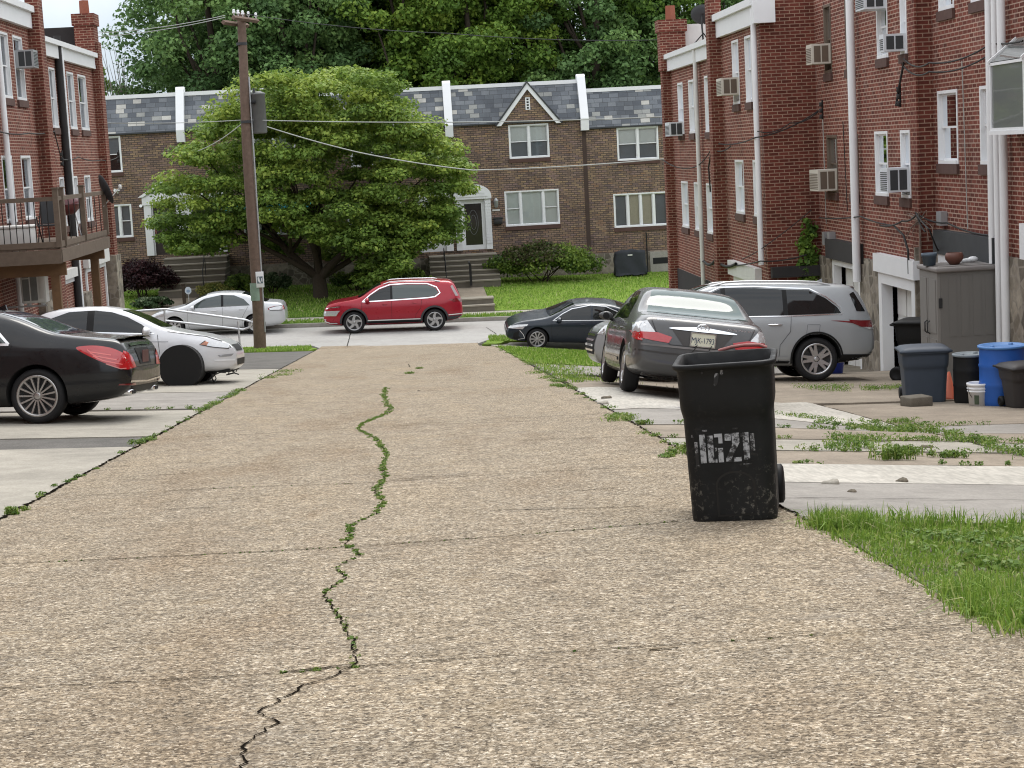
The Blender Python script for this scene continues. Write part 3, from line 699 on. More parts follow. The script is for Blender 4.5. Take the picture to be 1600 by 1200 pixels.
# ================================================================ HOUSES
class Fr:
    """a wall frame: (along, out, up) -> world"""
    def __init__(s, kind, c): s.k = kind; s.c = c
    def __call__(s, a, n, z):
        if s.k == 'R': return (s.c-n, a, z)
        if s.k == 'L': return (s.c+n, a, z)
        return (a, s.c-n, z)
def wall_face(mb, fr, a0, a1, z0, z1, ops, depth=.12, m=0, mj=None):
    A = sorted({a0, a1, *[v for o in ops for v in o[:2] if a0 < v < a1]}); Z = sorted({z0, z1, *[v for o in ops for v in o[2:4] if z0 < v < z1]})
    mb.fr = fr
    for p, q in zip(A, A[1:]):
        for r, s_ in zip(Z, Z[1:]):
            ca, cz = (p+q)/2, (r+s_)/2
            if any(o[0] < ca < o[1] and o[2] < cz < o[3] for o in ops): continue
            mb.quad((p, 0, r), (q, 0, r), (q, 0, s_), (p, 0, s_), m)
    for o in ops:
        b0, b1, y0, y1 = o[:4]
        mb.quad((b0, 0, y0), (b0, -depth, y0), (b0, -depth, y1), (b0, 0, y1), m); mb.quad((b1, 0, y0), (b1, -depth, y0), (b1, -depth, y1), (b1, 0, y1), m)
        mb.quad((b0, 0, y1), (b1, 0, y1), (b1, -depth, y1), (b0, -depth, y1), m); mb.quad((b0, 0, y0), (b1, 0, y0), (b1, -depth, y0), (b0, -depth, y0), m)
    mb.fr = None
def window(fr, a0, a1, z0, z1, parent, org, frame=None, lites=1, hung=True, upper=None, lower=None, depth=.12, sillmat=None, proud=.012, split=None, ft=.055):
    frame = frame or M_white; mb = MB(fr)
    t = ft; n0, n1 = -depth, proud
    mb.box(a0+.001, a0+t, n0, n1, z0, z1); mb.box(a1-t, a1-.001, n0, n1, z0, z1); mb.box(a0+t, a1-t, n0, n1, z1-t, z1-.001); mb.box(a0+t, a1-t, n0, n1+.02, z0+.001, z0+t*1.1)
    ws = split or [1/lites]*lites; edges = [a0+t]; tot = a1-a0-2*t
    for k in ws: edges.append(edges[-1]+tot*k)
    pm = MB(fr); dm = MB(fr); bms = [M_dark]
    def bmat(m):
        if m is None: return 0
        if m not in bms: bms.append(m)
        return bms.index(m)
    for i in range(len(ws)):
        b0, b1 = edges[i], edges[i+1]
        if i: mb.box(b0-.04, b0+.04, n0, n1-.015, z0+t, z1-t)
        q0 = b0+(.04 if i else 0); q1 = b1-(.04 if i < len(ws)-1 else 0); zm = (z0+z1)/2
        hg = hung if not isinstance(hung, (list, tuple)) else hung[i]
        s = .035
        if hg:
            for (c0, c1, nn) in ((zm-.02, z1-t, -depth+.05), (z0+t, zm+.02, -depth+.025)):
                mb.box(q0, q0+s, nn-.02, nn+.02, c0, c1); mb.box(q1-s, q1, nn-.02, nn+.02, c0, c1); mb.box(q0+s, q1-s, nn-.02, nn+.02, c1-s, c1); mb.box(q0+s, q1-s, nn-.02, nn+.02, c0, c0+s)
                pm.quad((q0, nn, c0), (q1, nn, c0), (q1, nn, c1), (q0, nn, c1), 0)
        else:
            nn = -depth+.04
            mb.box(q0, q0+s, nn-.02, nn+.02, z0+t, z1-t); mb.box(q1-s, q1, nn-.02, nn+.02, z0+t, z1-t); mb.box(q0+s, q1-s, nn-.02, nn+.02, z0+t, z0+t+s); mb.box(q0+s, q1-s, nn-.02, nn+.02, z1-t-s, z1-t)
            pm.quad((q0, nn, z0), (q1, nn, z0), (q1, nn, z1), (q0, nn, z1), 0)
        up = upper[i] if isinstance(upper, list) else upper; lo = lower[i] if isinstance(lower, list) else lower
        dm.quad((q0, -depth-.05, zm), (q1, -depth-.05, zm), (q1, -depth-.05, z1), (q0, -depth-.05, z1), bmat(up))
        dm.quad((q0, -depth-.06, z0), (q1, -depth-.06, z0), (q1, -depth-.06, zm), (q0, -depth-.06, zm), bmat(lo))
    w_ = mb.build('window', frame, parent, org)
    pm.build('pane', M_glass, w_, org, fix=False)
    dm.build('blind', bms, w_, org, fix=False)
    if sillmat:
        sm = MB(fr); sm.box(a0-.03, a1+.03, -.02, .05, z0-.17, z0-.002); sm.build('sill', sillmat, w_, org)
    return w_
def body(mb, fr, a0, a1, z0, z1, deep, m=0):
    """the other walls and the flat roof of a house behind its front face"""
    mb.fr = fr
    mb.quad((a0, 0, z0), (a0, -deep, z0), (a0, -deep, z1), (a0, 0, z1), m); mb.quad((a1, 0, z0), (a1, -deep, z0), (a1, -deep, z1), (a1, 0, z1), m)
    mb.quad((a0, -deep, z0), (a1, -deep, z0), (a1, -deep, z1), (a0, -deep, z1), m); mb.quad((a0, 0, z1), (a1, 0, z1), (a1, -deep, z1), (a0, -deep, z1), m)
    mb.fr = None
def ac_unit(fr, a, n0, z0, z1, wd, dp, label, mat, dark=M_char, group='window air conditioners on the brick rear walls'):
    c = fr(a, n0+dp/2, z0); root = thing('air_conditioner', label, 'air conditioner', c, 0, group)
    mb = MB(fr); mb.box(a-wd/2, a+wd/2, n0-.1, n0+dp, z0, z1); o = mb.build('case', mat, root, c)
    g = MB(fr)
    k = int((z1-z0-.08)/.035)
    for i in range(k): g.box(a-wd/2+.04, a+wd/2-.04, n0+dp+.001, n0+dp+.008, z0+.04+i*.035, z0+.055+i*.035)
    g.build('rear_grille', dark, root, c)
    for sg in (-1, 1):
        for (p, q) in ((.04, dp*.45), (dp*.52, dp-.05)):
            g = MB(fr); g.box(*sorted((a+sg*(wd/2+.007), a+sg*(wd/2+.001))), n0+p, n0+q, z0+.04, z1-.04); g.build('side_vent', dark, root, c)
    return root
def pipe(mb, fr, a, n, z0, z1, r=.05, m=0): mb.tube([fr(a, n, z0), fr(a, n, z1)], r, 8, m)
def pxw(X, x0, x1, yt, yb):
    """a window seen at these photo columns and rows, on the wall x = X: (along0, along1, z0, z1)"""
    a1 = onX(x0, (yt+yb)/2, X); a0 = onX(x1, (yt+yb)/2, X); xm = (x0+x1)/2
    return [a0[1], a1[1], onX(xm, yb, X)[2], onX(xm, yt, X)[2]]
def rear_house(label, X, Y0, Y1, zt, wins, side, garages=(), zb=None, brickmat=None, deep=9.0, pilasters=(), frame=None, end_dark=True, sills=True):
    fr = Fr(side, X); c = (X, (Y0+Y1)/2, zg(X, (Y0+Y1)/2)-.3); zb = c[2]-.6 if zb is None else zb
    root = thing('row_house', label, 'house', c, 0, 'brick row houses backing on the alley')
    ops = [tuple(w_[:4]) for w_ in wins]+[g[:4] for g in garages]
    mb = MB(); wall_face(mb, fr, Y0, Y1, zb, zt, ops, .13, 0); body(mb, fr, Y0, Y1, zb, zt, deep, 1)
    for (a0, a1, n, z1) in pilasters:
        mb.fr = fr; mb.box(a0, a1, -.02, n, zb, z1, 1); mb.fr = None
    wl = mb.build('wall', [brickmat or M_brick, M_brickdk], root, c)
    for w_ in wins:
        kw = w_[4] if len(w_) > 4 else {}
        window(fr, *w_[:4], root, c, **{**dict(frame=frame, sillmat=M_sill if sills else None), **kw})
    return root, fr, c
M_sill = plain('dark_brick_sill', (.085, .045, .036, 1), .9, 0, .3, 9)
def cornice(fr, root, c, a0, a1, z0, z1, out=.22, mat=None):
    mb = MB(fr); mb.box(a0, a1, .005, out*.6, z0, z0+(z1-z0)*.72); mb.box(a0, a1, -.25, out, z0+(z1-z0)*.72, z1)
    return mb.build('cornice', mat or M_white, root, c)
def chimney(root, c, x0, x1, y0, y1, z0, z1, pot=True, name='chimney'):
    mb = MB(); mb.box(x0, x1, y0, y1, z0, z1-.35); mb.box(x0-.05, x1+.05, y0-.05, y1+.05, z1-.35, z1)
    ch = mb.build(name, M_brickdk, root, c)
    if pot:
        p = MB(); xm, ym = (x0+x1)/2, (y0+y1)/2; p.tube([(xm, ym, z1), (xm, ym, z1+.42)], [.15, .14], 4, cap=True, smooth=False); p.build('chimney_pot', M_terra, ch, c)
    return ch
def garage(fr, root, c, g, lint=None, lintmat=None, doormat=None, fw=.14, out=.05, liz=.55, panels=True, post=True):
    a0, a1, z0, z1 = g[:4]; mb = MB(fr)
    mb.box(a0, a0+fw, -.12, out, z0, z1); mb.box(a1-fw, a1, -.12, out, z0, z1); mb.box(a0+fw, a1-fw, -.12, out, z1-fw, z1)
    f_ = mb.build('garage_frame', M_white, root, c)
    d = MB(fr); d.box(a0+fw, a1-fw, -.3, -.22, z0, z1-fw)
    n = 3
    for i in range(n):
        for j in range(3):
            p0 = a0+fw+.06+(a1-a0-2*fw-.06)/n*i; p1 = p0+(a1-a0-2*fw-.06)/n-.08; r0 = z0+.06+(z1-fw-z0-.06)/3*j; r1 = r0+(z1-fw-z0-.06)/3-.08
            d.box(p0, p1, -.22, -.19, r0, r1)
    d.build('garage_door', doormat or M_whited, root, c)
    if lintmat:
        l = MB(fr); l.box(a0-.15, a1+.15, .002, .16, z1+.003, z1+liz); l.build('lintel', lintmat, root, c)
    return f_
# ---------- right side, far to near
XF, XN, XM = 8.0, 9.2, 9.5
def zX(x, y, X): return onX(x, y, X)[2]
def zrow(ws, z0=None, z1=None):
    a = sum(w_[2] for w_ in ws)/len(ws) if z0 is None else z0; b = sum(w_[3] for w_ in ws)/len(ws) if z1 is None else z1
    for w_ in ws: w_[2], w_[3] = a, b
    return ws
Y_a, Y_b, Y_c, Y_d, Y_e, Y_f = 53.6, 44.9, 39.8, 35.7, 31.95, 28.2
u1 = zrow([pxw(XF, 1060, 1068, 128, 208), pxw(XF, 1077, 1085, 124, 209), pxw(XF, 1102, 1111, 119, 208)])
l1 = zrow([pxw(XF, 1066, 1076, 283, 355), pxw(XF, 1086, 1094, 285, 360), pxw(XF, 1105, 1114, 287, 365)])
zR1 = zX(1055, 86, XF)
h1, fr1, c1 = rear_house('far right red brick row house end with a white stepped parapet and rooftop dish', XF, Y_b, Y_a, zR1, u1+l1, 'R',
    pilasters=[(Y_a-.35, Y_a+.02, .26, zR1+.5), (Y_b-.2, Y_b+.25, .30, zR1+3)], frame=M_white)
cornice(fr1, h1, c1, Y_b+.26, Y_a-.36, zR1-.42, zR1+.06)
chimney(h1, c1, XF-.3, XF+.45, Y_a-.5, Y_a+.1, zR1-.4, zX(1047, 30, XF))
mb = MB(fr1)
for (n0, n1, zz) in ((-.05, -.34, onY(1058, 64, Y_a-.3)[2]), (-.34, -3.2, onY(1090, 37, Y_a-.3)[2])): mb.box(Y_a-.3, Y_a+.05, n1, n0, zR1+.01, zz)
mb.build('parapet', M_whited, h1, c1)
mb = MB(); a = onX(1091, 200, XF-.12)[1]; pipe(mb, fr1, a, .14, zg(XF, a)-.1, zR1-.1, .06); pipe(mb, fr1, a+.17, .10, zR1-4.5, zR1-.1, .045); mb.build('downpipe', M_whited, h1, c1)
mb = MB(fr1); mb.box(Y_b+.3, Y_a-.4, .003, .05, zg(XF, 49)-.8, zX(1075, 425, XF)); mb.build('plinth', M_tar, h1, c1)
# second house: projecting block with a brick side wall towards the viewer
u2 = zrow([pxw(XF, 1145, 1155, 62, 163), pxw(XF, 1165, 1175, 55, 160)]); l2 = zrow([pxw(XF, 1150, 1163, 250, 335), pxw(XF, 1178, 1189, 250, 337)])
zR2 = zX(1160, 12, XF)
h2, fr2, c2 = rear_house('projecting red brick row house with a plain side wall beside the downpipe', XF, Y_c, Y_b-.2, zR2, u2+l2, 'R', pilasters=[])
cornice(fr2, h2, c2, Y_c-.02, Y_b-.22, zR2-.5, zR2+.06)
mb = MB(fr2); mb.box(Y_c-.22, Y_c-.005, -.3, .18, zR2-.5, zR2+.06); mb.build('cornice', M_white, h2, c2)
mb = MB(); pipe(mb, fr2, Y_c+.16, .12, zX(1193, 412, XF), zR2-.15, .065); mb.build('downpipe', M_white, h2, c2)
g2 = (Y_c+.9, Y_b-1.0, zg(XF, 42)-.1, zX(1140, 425, XF)); garage(fr2, h2, c2, g2, lintmat=M_whited, liz=.35)
mb = MB(Fr('F', Y_c)); mb.box(XF+.05, XN+.4, .004, .2, zX(1230, 428, XF+.6), zX(1230, 412, XF+.6)); mb.build('canopy', M_tar, h2, c2)
# third house: brown windows
u3 = [pxw(XN, 1288, 1299, 8, 118), pxw(XN, 1321, 1335, -8, 104)]; l3 = zrow([pxw(XN, 1293, 1309, 212, 300), pxw(XN, 1329, 1342, 208, 303)])
zR3 = zX(1300, -60, XN)
zrow(u3)
g3_ = (onX(1347, 420, XN)[1], onX(1304, 420, XN)[1], zg(XN, 38)-.2, zX(1326, 408, XN))
h3, fr3, c3 = rear_house('red brick row house with brown window frames and a black lintel', XN, Y_d, Y_c, zR3, u3+l3, 'R', [g3_], frame=M_brown)
garage(fr3, h3, c3, g3_, lintmat=M_tar, liz=.42)
mb = MB(fr3); mb.box(g3_[1]+.02, Y_c-.02, .003, .06, zg(XN, 38)-.5, zX(1290, 400, XN)); mb.build('stone_base', M_stone, h3, c3); mb = MB(fr3); mb.box(Y_d+.02, g3_[0]-.02, .003, .06, zg(XN, 38)-.5, zX(1340, 410, XN)); mb.build('stone_base', M_stone, h3, c3)
mb = MB(); pipe(mb, fr3, Y_d+.28, .15, zX(1352, 440, XN), zR3-.2, .085); mb.build('downpipe', M_white, h3, c3)
mb = MB(fr3)
for (x, y0_, y1_) in ((1296, 362, 382), (1304, 362, 378)):
    a = onX(x, 370, XN)[1]; mb = MB(fr3); mb.box(a-.11, a+.11, .003, .14, zX(x, y1_, XN), zX(x, y0_, XN)); mb.build('meter_box', M_galv, h3, c3)
# fourth house: white windows, white garage
u4 = zrow([pxw(XN, 1370, 1387, -14, 92), pxw(XN, 1407, 1417, -14, 84)]); l4 = zrow([pxw(XN, 1368, 1388, 205, 307), pxw(XN, 1408, 1423, 203, 308)])
g4 = (onX(1437, 430, XN)[1], onX(1380, 430, XN)[1], zg(XN, 34)-.2, zX(1400, 428, XN))
h4, fr4, c4 = rear_house('red brick row house with tall white windows and a white garage front', XN, Y_e, Y_d, zR3, u4+l4, 'R', [g4], pilasters=[(Y_e-.05, Y_e+.38, .02, zR3)], frame=M_white)
garage(fr4, h4, c4, g4, lintmat=M_white, liz=.35, fw=.22, out=.1)
mb = MB(fr4); mb.box(g4[1]+.02, Y_d-.02, .003, .08, zg(XN, 34)-.5, zX(1363, 405, XN)); mb.build('stone_base', M_stone, h4, c4); mb = MB(fr4); mb.box(Y_e-.04, g4[0]-.02, .022, .1, zg(XN, 33)-.5, zX(1430, 385, XN)); mb.build('stone_base', M_stone, h4, c4)
# fifth house
u5 = zrow([pxw(XM, 1466, 1490, -95, 14), pxw(XM, 1517, 1545, -95, 3)]); l5 = zrow([pxw(XM, 1466, 1497, 140, 255), pxw(XM, 1532, 1566, 133, 258)])
g5 = (onX(1562, 440, XM)[1], onX(1476, 420, XM)[1], zg(XM, 30)-.2, zX(1500, 400, XM))
h5, fr5, c5 = rear_house('red brick row house behind the grey shed with two white windows', XM, Y_f, Y_e, zR3+.5, u5+l5, 'R', [g5], frame=M_white)
garage(fr5, h5, c5, g5, lintmat=M_char, liz=.42, out=.12)
mb = MB(); 
for a, r in ((Y_f+.22, .07), (Y_f-.05, .06)): pipe(mb, fr5, a, .12, zg(XM, Y_f)-.2, zR3+.3, r)
mb.build('downpipe', M_white, h5, c5)
mb = MB(fr5); mb.box(g5[1]+.02, Y_e-.06, .003, .07, zg(XM, 31)-.5, zX(1460, 378, XM)); mb.build('stone_base', M_stone, h5, c5); mb = MB(fr5); mb.box(Y_f+.02, g5[0]-.02, .003, .07, zg(XM, 29)-.5, zX(1565, 400, XM)); mb.build('stone_base', M_stone, h5, c5)
mb = MB(fr5); a = onX(1477, 342, XM)[1]; mb.box(a-.14, a+.14, .003, .12, zX(1477, 352, XM), zX(1477, 330, XM)); mb.build('meter_box', M_galv, h5, c5)
# sixth house, mostly out of frame, carries the glazed box window
l6 = [[25.2, 26.4, .9, 2.2]]
h6, fr6, c6 = rear_house('nearest red brick row house at the right edge of the frame', XM, 23.6, Y_f, zR3+.9, l6, 'R', [(24.4, 26.9, zg(XM, 26)-.2, zg(XM, 26)+1.9)], frame=M_white)
garage(fr6, h6, c6, (24.4, 26.9, zg(XM, 26)-.2, zg(XM, 26)+1.9), lintmat=M_white)
mb = MB(); pipe(mb, fr6, Y_f-.35, .12, zg(XM, Y_f)-.2, zR3+.3, .07); mb.build('downpipe', M_white, h6, c6)
mb = MB(fr6); mb.box(26.95, Y_f-.06, .003, .07, zg(XM, 28)-.5, zX(1575, 400, XM)); mb.build('stone_base', M_stone, h6, c6)
# glazed garden window hanging on the sixth house
ga1 = 27.55; ga0 = 26.0; zt_ = zX(1590, 92, XM-.4); zb_ = zX(1595, 203, XM-.4)
gr = thing('garden_window', 'white framed glass box window jutting from the wall at the right edge', 'window', (XM, (ga0+ga1)/2, zb_))
oo = (XM, (ga0+ga1)/2, zb_); gfr = Fr('R', XM)
mb = MB(gfr); GD = .42; t = .045
for a in (ga0, ga1-t):
    for n in (.0, GD-t): mb.box(a, a+t, n+.002, n+t, zb_, zt_)
for z in (zb_, zt_-t):
    mb.box(ga0+t, ga1-t, GD-t, GD, z, z+t)
    for a in (ga0, ga1-t): mb.box(a, a+t, t+.002, GD-t, z, z+t)
mb.box(ga0-.02, ga1+.02, .002, GD+.02, zb_-.06, zb_-.001)
for a in (ga0, ga1-t):
    mb.add([(a, .002, zt_+.38), (a+t, .002, zt_+.38), (a+t, GD+.03, zt_+.03), (a, GD+.03, zt_+.03), (a, .002, zt_+.31), (a+t, .002, zt_+.31), (a+t, GD+.03, zt_-.02), (a, GD+.03, zt_-.02)], [(0, 1, 2, 3), (4, 5, 6, 7), (0, 1, 5, 4), (2, 3, 7, 6), (1, 2, 6, 5), (3, 0, 4, 7)])
mb.build('frame', M_white, gr, oo)
mb = MB(gfr)
for a in (ga0+t/2, ga1-t/2):
    mb.quad((a, .0, zb_), (a, GD-t/2, zb_), (a, GD-t/2, zt_), (a, 0, zt_)); mb.add([(a, .0, zt_), (a, GD, zt_), (a, 0, zt_+.34)], [(0, 1, 2)])
mb.quad((ga0, GD-t/2, zb_), (ga1, GD-t/2, zb_), (ga1, GD-t/2, zt_), (ga0, GD-t/2, zt_)); mb.quad((ga0, .01, zt_+.35), (ga1, .01, zt_+.35), (ga1, GD, zt_+.01), (ga0, GD, zt_+.01))
mb.build('pane', cglass('opaque_grey_glass', (.16, .17, .165, 1), .4), gr, oo, fix=False)  # opaque grey base, so nothing shows through the box
mb = MB(gfr); mb.box(ga0+t, ga1-t, .05, GD-t-.02, zb_+.42*(zt_-zb_), zb_+.42*(zt_-zb_)+.015); mb.build('shelf', M_white, gr, oo)
# air conditioners
def ac_px(fr, X, wl, px0, px1, pyt, pyb, label, mat, dark=M_char, wd=None):
    a = (wl[0]+wl[1])/2; z1 = onX((px0+px1)/2, pyt, X-.2)[2]; z0 = onX((px0+px1)/2, pyb, X-.2)[2]
    return ac_unit(fr, a, .02, z0, z1, wd or (wl[1]-wl[0])-.12, .40, label, mat, dark)
ac_px(fr1, XF, u1[0], 1055, 1068, 190, 212, 'small white window air conditioner on the far right end house', M_acw)
ac_px(fr2, XF, u2[0], 1147, 1162, 118, 146, 'tan window air conditioner on the projecting house, left of its white downpipe', M_cream, M_brown)
ac_px(fr3, XN, u3[0], 1281, 1310, 65, 97, 'cream window air conditioner in the upper brown framed window', M_cream, M_brown)
ac_px(fr3, XN, l3[0], 1276, 1311, 265, 298, 'beige window air conditioner in the lower brown framed window', M_cream, M_brown)
ac_px(fr4, XN, u4[1], 1402, 1416, 50, 78, 'white air conditioner low in a narrow upper white window', M_acw)
ac_px(fr4, XN, l4[1], 1382, 1424, 262, 300, 'large white air conditioner in the lower white window near the pillar', M_acw)
ac_px(fr4, XN, u4[0], 1366, 1400, -22, 9, 'white air conditioner cut by the top edge above a tall white window', M_acw)
# satellite dish on the far right roof
dc = onX(1097, 24, XF+.6); dish = thing('satellite_dish', 'dark satellite dish on a tripod above the white parapet', 'satellite dish', (dc[0], dc[1], zR1), 0)
def dish_mesh(root, c, q, r, n):
    d = MB(); ax = Vector(n).normalized(); e1 = ax.cross(Vector((0, 0, 1))).normalized(); e2 = ax.cross(e1); vs = []; fs = []; nn = 24; rr = (0, .35, .7, 1)
    for k in rr:
        for i in range(nn):
            th = 2*math.pi*i/nn; p = Vector(q)+(e1*math.cos(th)+e2*math.sin(th)*.9)*(r*k)+ax*(.22*r*(k*k)); vs.append(tuple(p))
    for j in range(len(rr)-1):
        for i in range(nn): fs.append((j*nn+i, j*nn+(i+1) % nn, (j+1)*nn+(i+1) % nn, (j+1)*nn+i))
    d.add(vs, fs, 0, True); o = d.build('reflector', M_char, root, c)
    m_ = o.modifiers.new('thick', 'SOLIDIFY'); m_.thickness = .012
    return e1, e2, ax
cc = (dc[0], dc[1], zR1); e1, e2, ax = dish_mesh(dish, cc, dc, .33, (.35, 1, .55))
mb = MB(); q = Vector(dc); mb.tube([q-ax*.02, q-ax*.14+Vector((0, 0, -.1)), (dc[0], dc[1]-.12, zR1)], .025, 6)
mb.tube([(dc[0], dc[1]-.12, zR1+.5), (dc[0]-.5, dc[1]-.3, zR1)], .018, 6); mb.tube([(dc[0], dc[1]-.12, zR1+.5), (dc[0]+.4, dc[1]+.3, zR1)], .018, 6); mb.build('mast', M_iron, dish, cc)
mb = MB(); mb.tube([q+e2*.3, q+ax*.42+e2*.1], .012, 6); mb.box(*[v for k in range(3) for v in ((q+ax*.42+e2*.1)[k]-.05, (q+ax*.42+e2*.1)[k]+.05)]); mb.build('feed_arm', M_whited, dish, cc)
# ivy up the inner corner of the side wall
iv = [onY(1262+6*math.sin(k), 350+k*6.2, Y_c-.12)+np.array([.0, 0, 0]) for k in range(15)]
ivr = [(.16+.14*(k/14), .08, .17) for k in range(15)]
io = thing('ivy_vine', 'green ivy climbing the corner of the brick side wall', 'vine', (iv[-1][0], Y_c-.1, zg(8.8, 39.5)))
p0 = Vector(io.location); leaves('foliage', [tuple(Vector(p)-p0) for p in iv], ivr, 46, .06, M_wood2, io, up=.2)
mb = MB(); mb.tube([(iv[-1][0]+.1, Y_c-.04, zg(8.8, 39.5)-.2)]+[tuple(p) for p in iv[::-3]], .015, 5); mb.build('stem', M_bark, io, tuple(p0))
# ---------- left side
XL = -9.3
u6 = zrow([pxw(XL, 1, 15, 52, 153), pxw(XL, 23, 37, 57, 156)]); l6_ = zrow([pxw(XL, 6, 22, 243, 346), pxw(XL, 36, 51, 243, 346)])
for w_ in u6+l6_: w_[0], w_[1] = min(w_[:2]), max(w_[:2])
zL1 = onX(20, 6, XL)[2]
hL1, frL1, cL1 = rear_house('left brick row house behind the wooden deck with white windows', XL, 39.2, 47.3, zL1, u6+l6_, 'L', pilasters=[(46.75, 47.35, .30, zL1+2.6)], frame=M_white)
cornice(frL1, hL1, cL1, 39.3, 46.7, zL1-.5, zL1+.05)
gL1 = (40.2, 43.2, zg(XL, 42)-.2, zg(XL, 42)+2.0)
mb = MB(); a = 42.7; pipe(mb, frL1, a, .1, zg(XL, a), zL1-.2, .07); mb.build('downpipe', M_white, hL1, cL1)
u7 = zrow([pxw(XL, 79, 88, 107, 200), pxw(XL, 107, 117, 113, 202), pxw(XL, 124, 136, 118, 203)]); l7 = zrow([pxw(XL, 95, 102, 277, 350), pxw(XL, 117, 123, 275, 350), pxw(XL, 134, 143, 273, 350)])
for w_ in u7+l7: w_[0], w_[1] = min(w_[:2]), max(w_[:2])
zL2 = onX(115, 78, XL)[2]
hL2, frL2, cL2 = rear_house('left end brick row house with a tall chimney and tarred parapet', XL, 47.3, 56.5, zL2, u7+l7, 'L', pilasters=[(55.9, 56.52, .24, zL2+.4)], frame=M_white)
cornice(frL2, hL2, cL2, 47.4, 55.85, zL2-.42, zL2+.05)
zc = onX(130, 13, XL+.2)[2]
chimney(hL2, cL2, XL-.42, XL+.16, 55.8, 56.6, zL2-.3, zc)
mb = MB(frL2); mb.box(56.1, 56.45, -3.6, -.36, zL2+.01, zc-.36); mb.build('parapet', M_tar, hL2, cL2)
a = onX(104, 200, XL+.1)[1]
mb = MB(); pipe(mb, frL2, a, .11, zg(XL, a)-.1, zL2-.1, .07); mb.build('downpipe', M_white, hL2, cL2)
mb = MB(); pipe(mb, frL2, a-.34, .10, zg(XL, a)-.1, zL2+.2, .10); mb.build('downpipe', M_tar, hL2, cL2)
gl = zg(XL, 52)-.4
mb = None
for b_ in ((55.6, 56.55, .003, .32, gl-.6, onX(165, 400, XL)[2]), (50.6, 51.6, .003, .22, gl-.6, gl+2.3), (47.35, 48.0, .003, .2, gl-.6, gl+2.3)): mb = MB(frL2); mb.box(*b_); mb.build('stone_base', M_stone, hL2, cL2)
gz = onX(143, 415, XL)[2]
garage(frL2, hL2, cL2, (51.9, 55.3, gl-.2, gz), lintmat=M_whited, liz=.4, doormat=plain('tan_panel', (.40, .32, .22, 1), .8, 0, .25, 5))
garage(frL2, hL2, cL2, (48.3, 50.4, gl-.2, gz-.1), lintmat=M_whited, liz=.25)
mb = MB(frL1); mb.box(40, 41.5, .003, .12, gl, gl+2.6); mb.build('stone_base', M_stone, hL1, cL1); mb = MB(frL1); mb.box(45.2, 46.7, .003, .18, gl-.4, gl+2.7); mb.build('stone_base', M_stone, hL1, cL1)
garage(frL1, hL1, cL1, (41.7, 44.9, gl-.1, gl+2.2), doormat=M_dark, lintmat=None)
ac_px(frL1, XL+.4, u6[1], 14, 33, 74, 102, 'grey window air conditioner high on the left row house', M_galv, M_char, .55)
# the rows go on behind the viewpoint: they are what the paint, glass and plastic reflect
for side_, X_, ya, yb, lab in (('L', XL, 12.0, 39.2, 'long brick row house block nearer the viewer along the left drives, outside the frame'), ('R', XM, 4.0, 23.6, 'long brick row house block nearer the viewer along the right drives, outside the frame'),
                               ('L', XL, -32.0, 11.9, 'brick row house block behind the viewer on the left, outside the frame'), ('R', XM, -32.0, 3.9, 'brick row house block behind the viewer on the right, outside the frame')):
    zt_r = zg(X_, (ya+yb)/2)+9.2; ws_ = []; zb_r = zg(X_, ya)-1
    n_w = int((yb-ya)/4.4)
    for k in range(n_w):
        yc = ya+(yb-ya)*(k+.5)/n_w; z_ = zg(X_, yc)
        for dz_ in (3.6, 6.5): ws_.append([yc-.5, yc+.5, z_+dz_, z_+dz_+1.4])
    rear_house(lab, X_, ya, yb, zt_r, ws_, side_, zb=zg(X_, yb)-1.5, sills=False)
# ---------- the row across the street
YF = 77.0
BX = [-15.0, -9.31, -3.71, 1.98, 7.76, 13.4]
def pf_(x, y, Y=YF): p = onY(x, y, Y); return p[0], p[2]
def pwin(x0, x1, yt, yb):
    xm, ym = (x0+x1)/2, (yt+yb)/2
    return [pf_(x0, ym)[0], pf_(x1, ym)[0], pf_(xm, yb)[1], pf_(xm, yt)[1]]
EAVE = {0: pf_(215, 207)[1], 1: pf_(320, 204)[1], 2: pf_(650, 203)[1], 3: pf_(760, 193)[1], 4: pf_(985, 196)[1]}
TOP = {0: pf_(215, 150)[1], 1: pf_(325, 143)[1], 2: pf_(650, 141)[1], 3: pf_(760, 134)[1], 4: pf_(985, 138)[1]}
EAVE[1] = EAVE[0]; TOP[1] = TOP[0]; EAVE[2] = EAVE[3]; TOP[2] = TOP[3]
FL = ['mottled brick row house with a slate mansard and a pediment over its dark door', 'brick row house hidden behind the tree and pole, left of the white gable', 'brick row house half hidden by the tree crown, with a white storm door', 'brick row house with a full white edged gable and an arched white doorway', 'brick row house at the right of the far row with the covered grill']
fhouse = {}
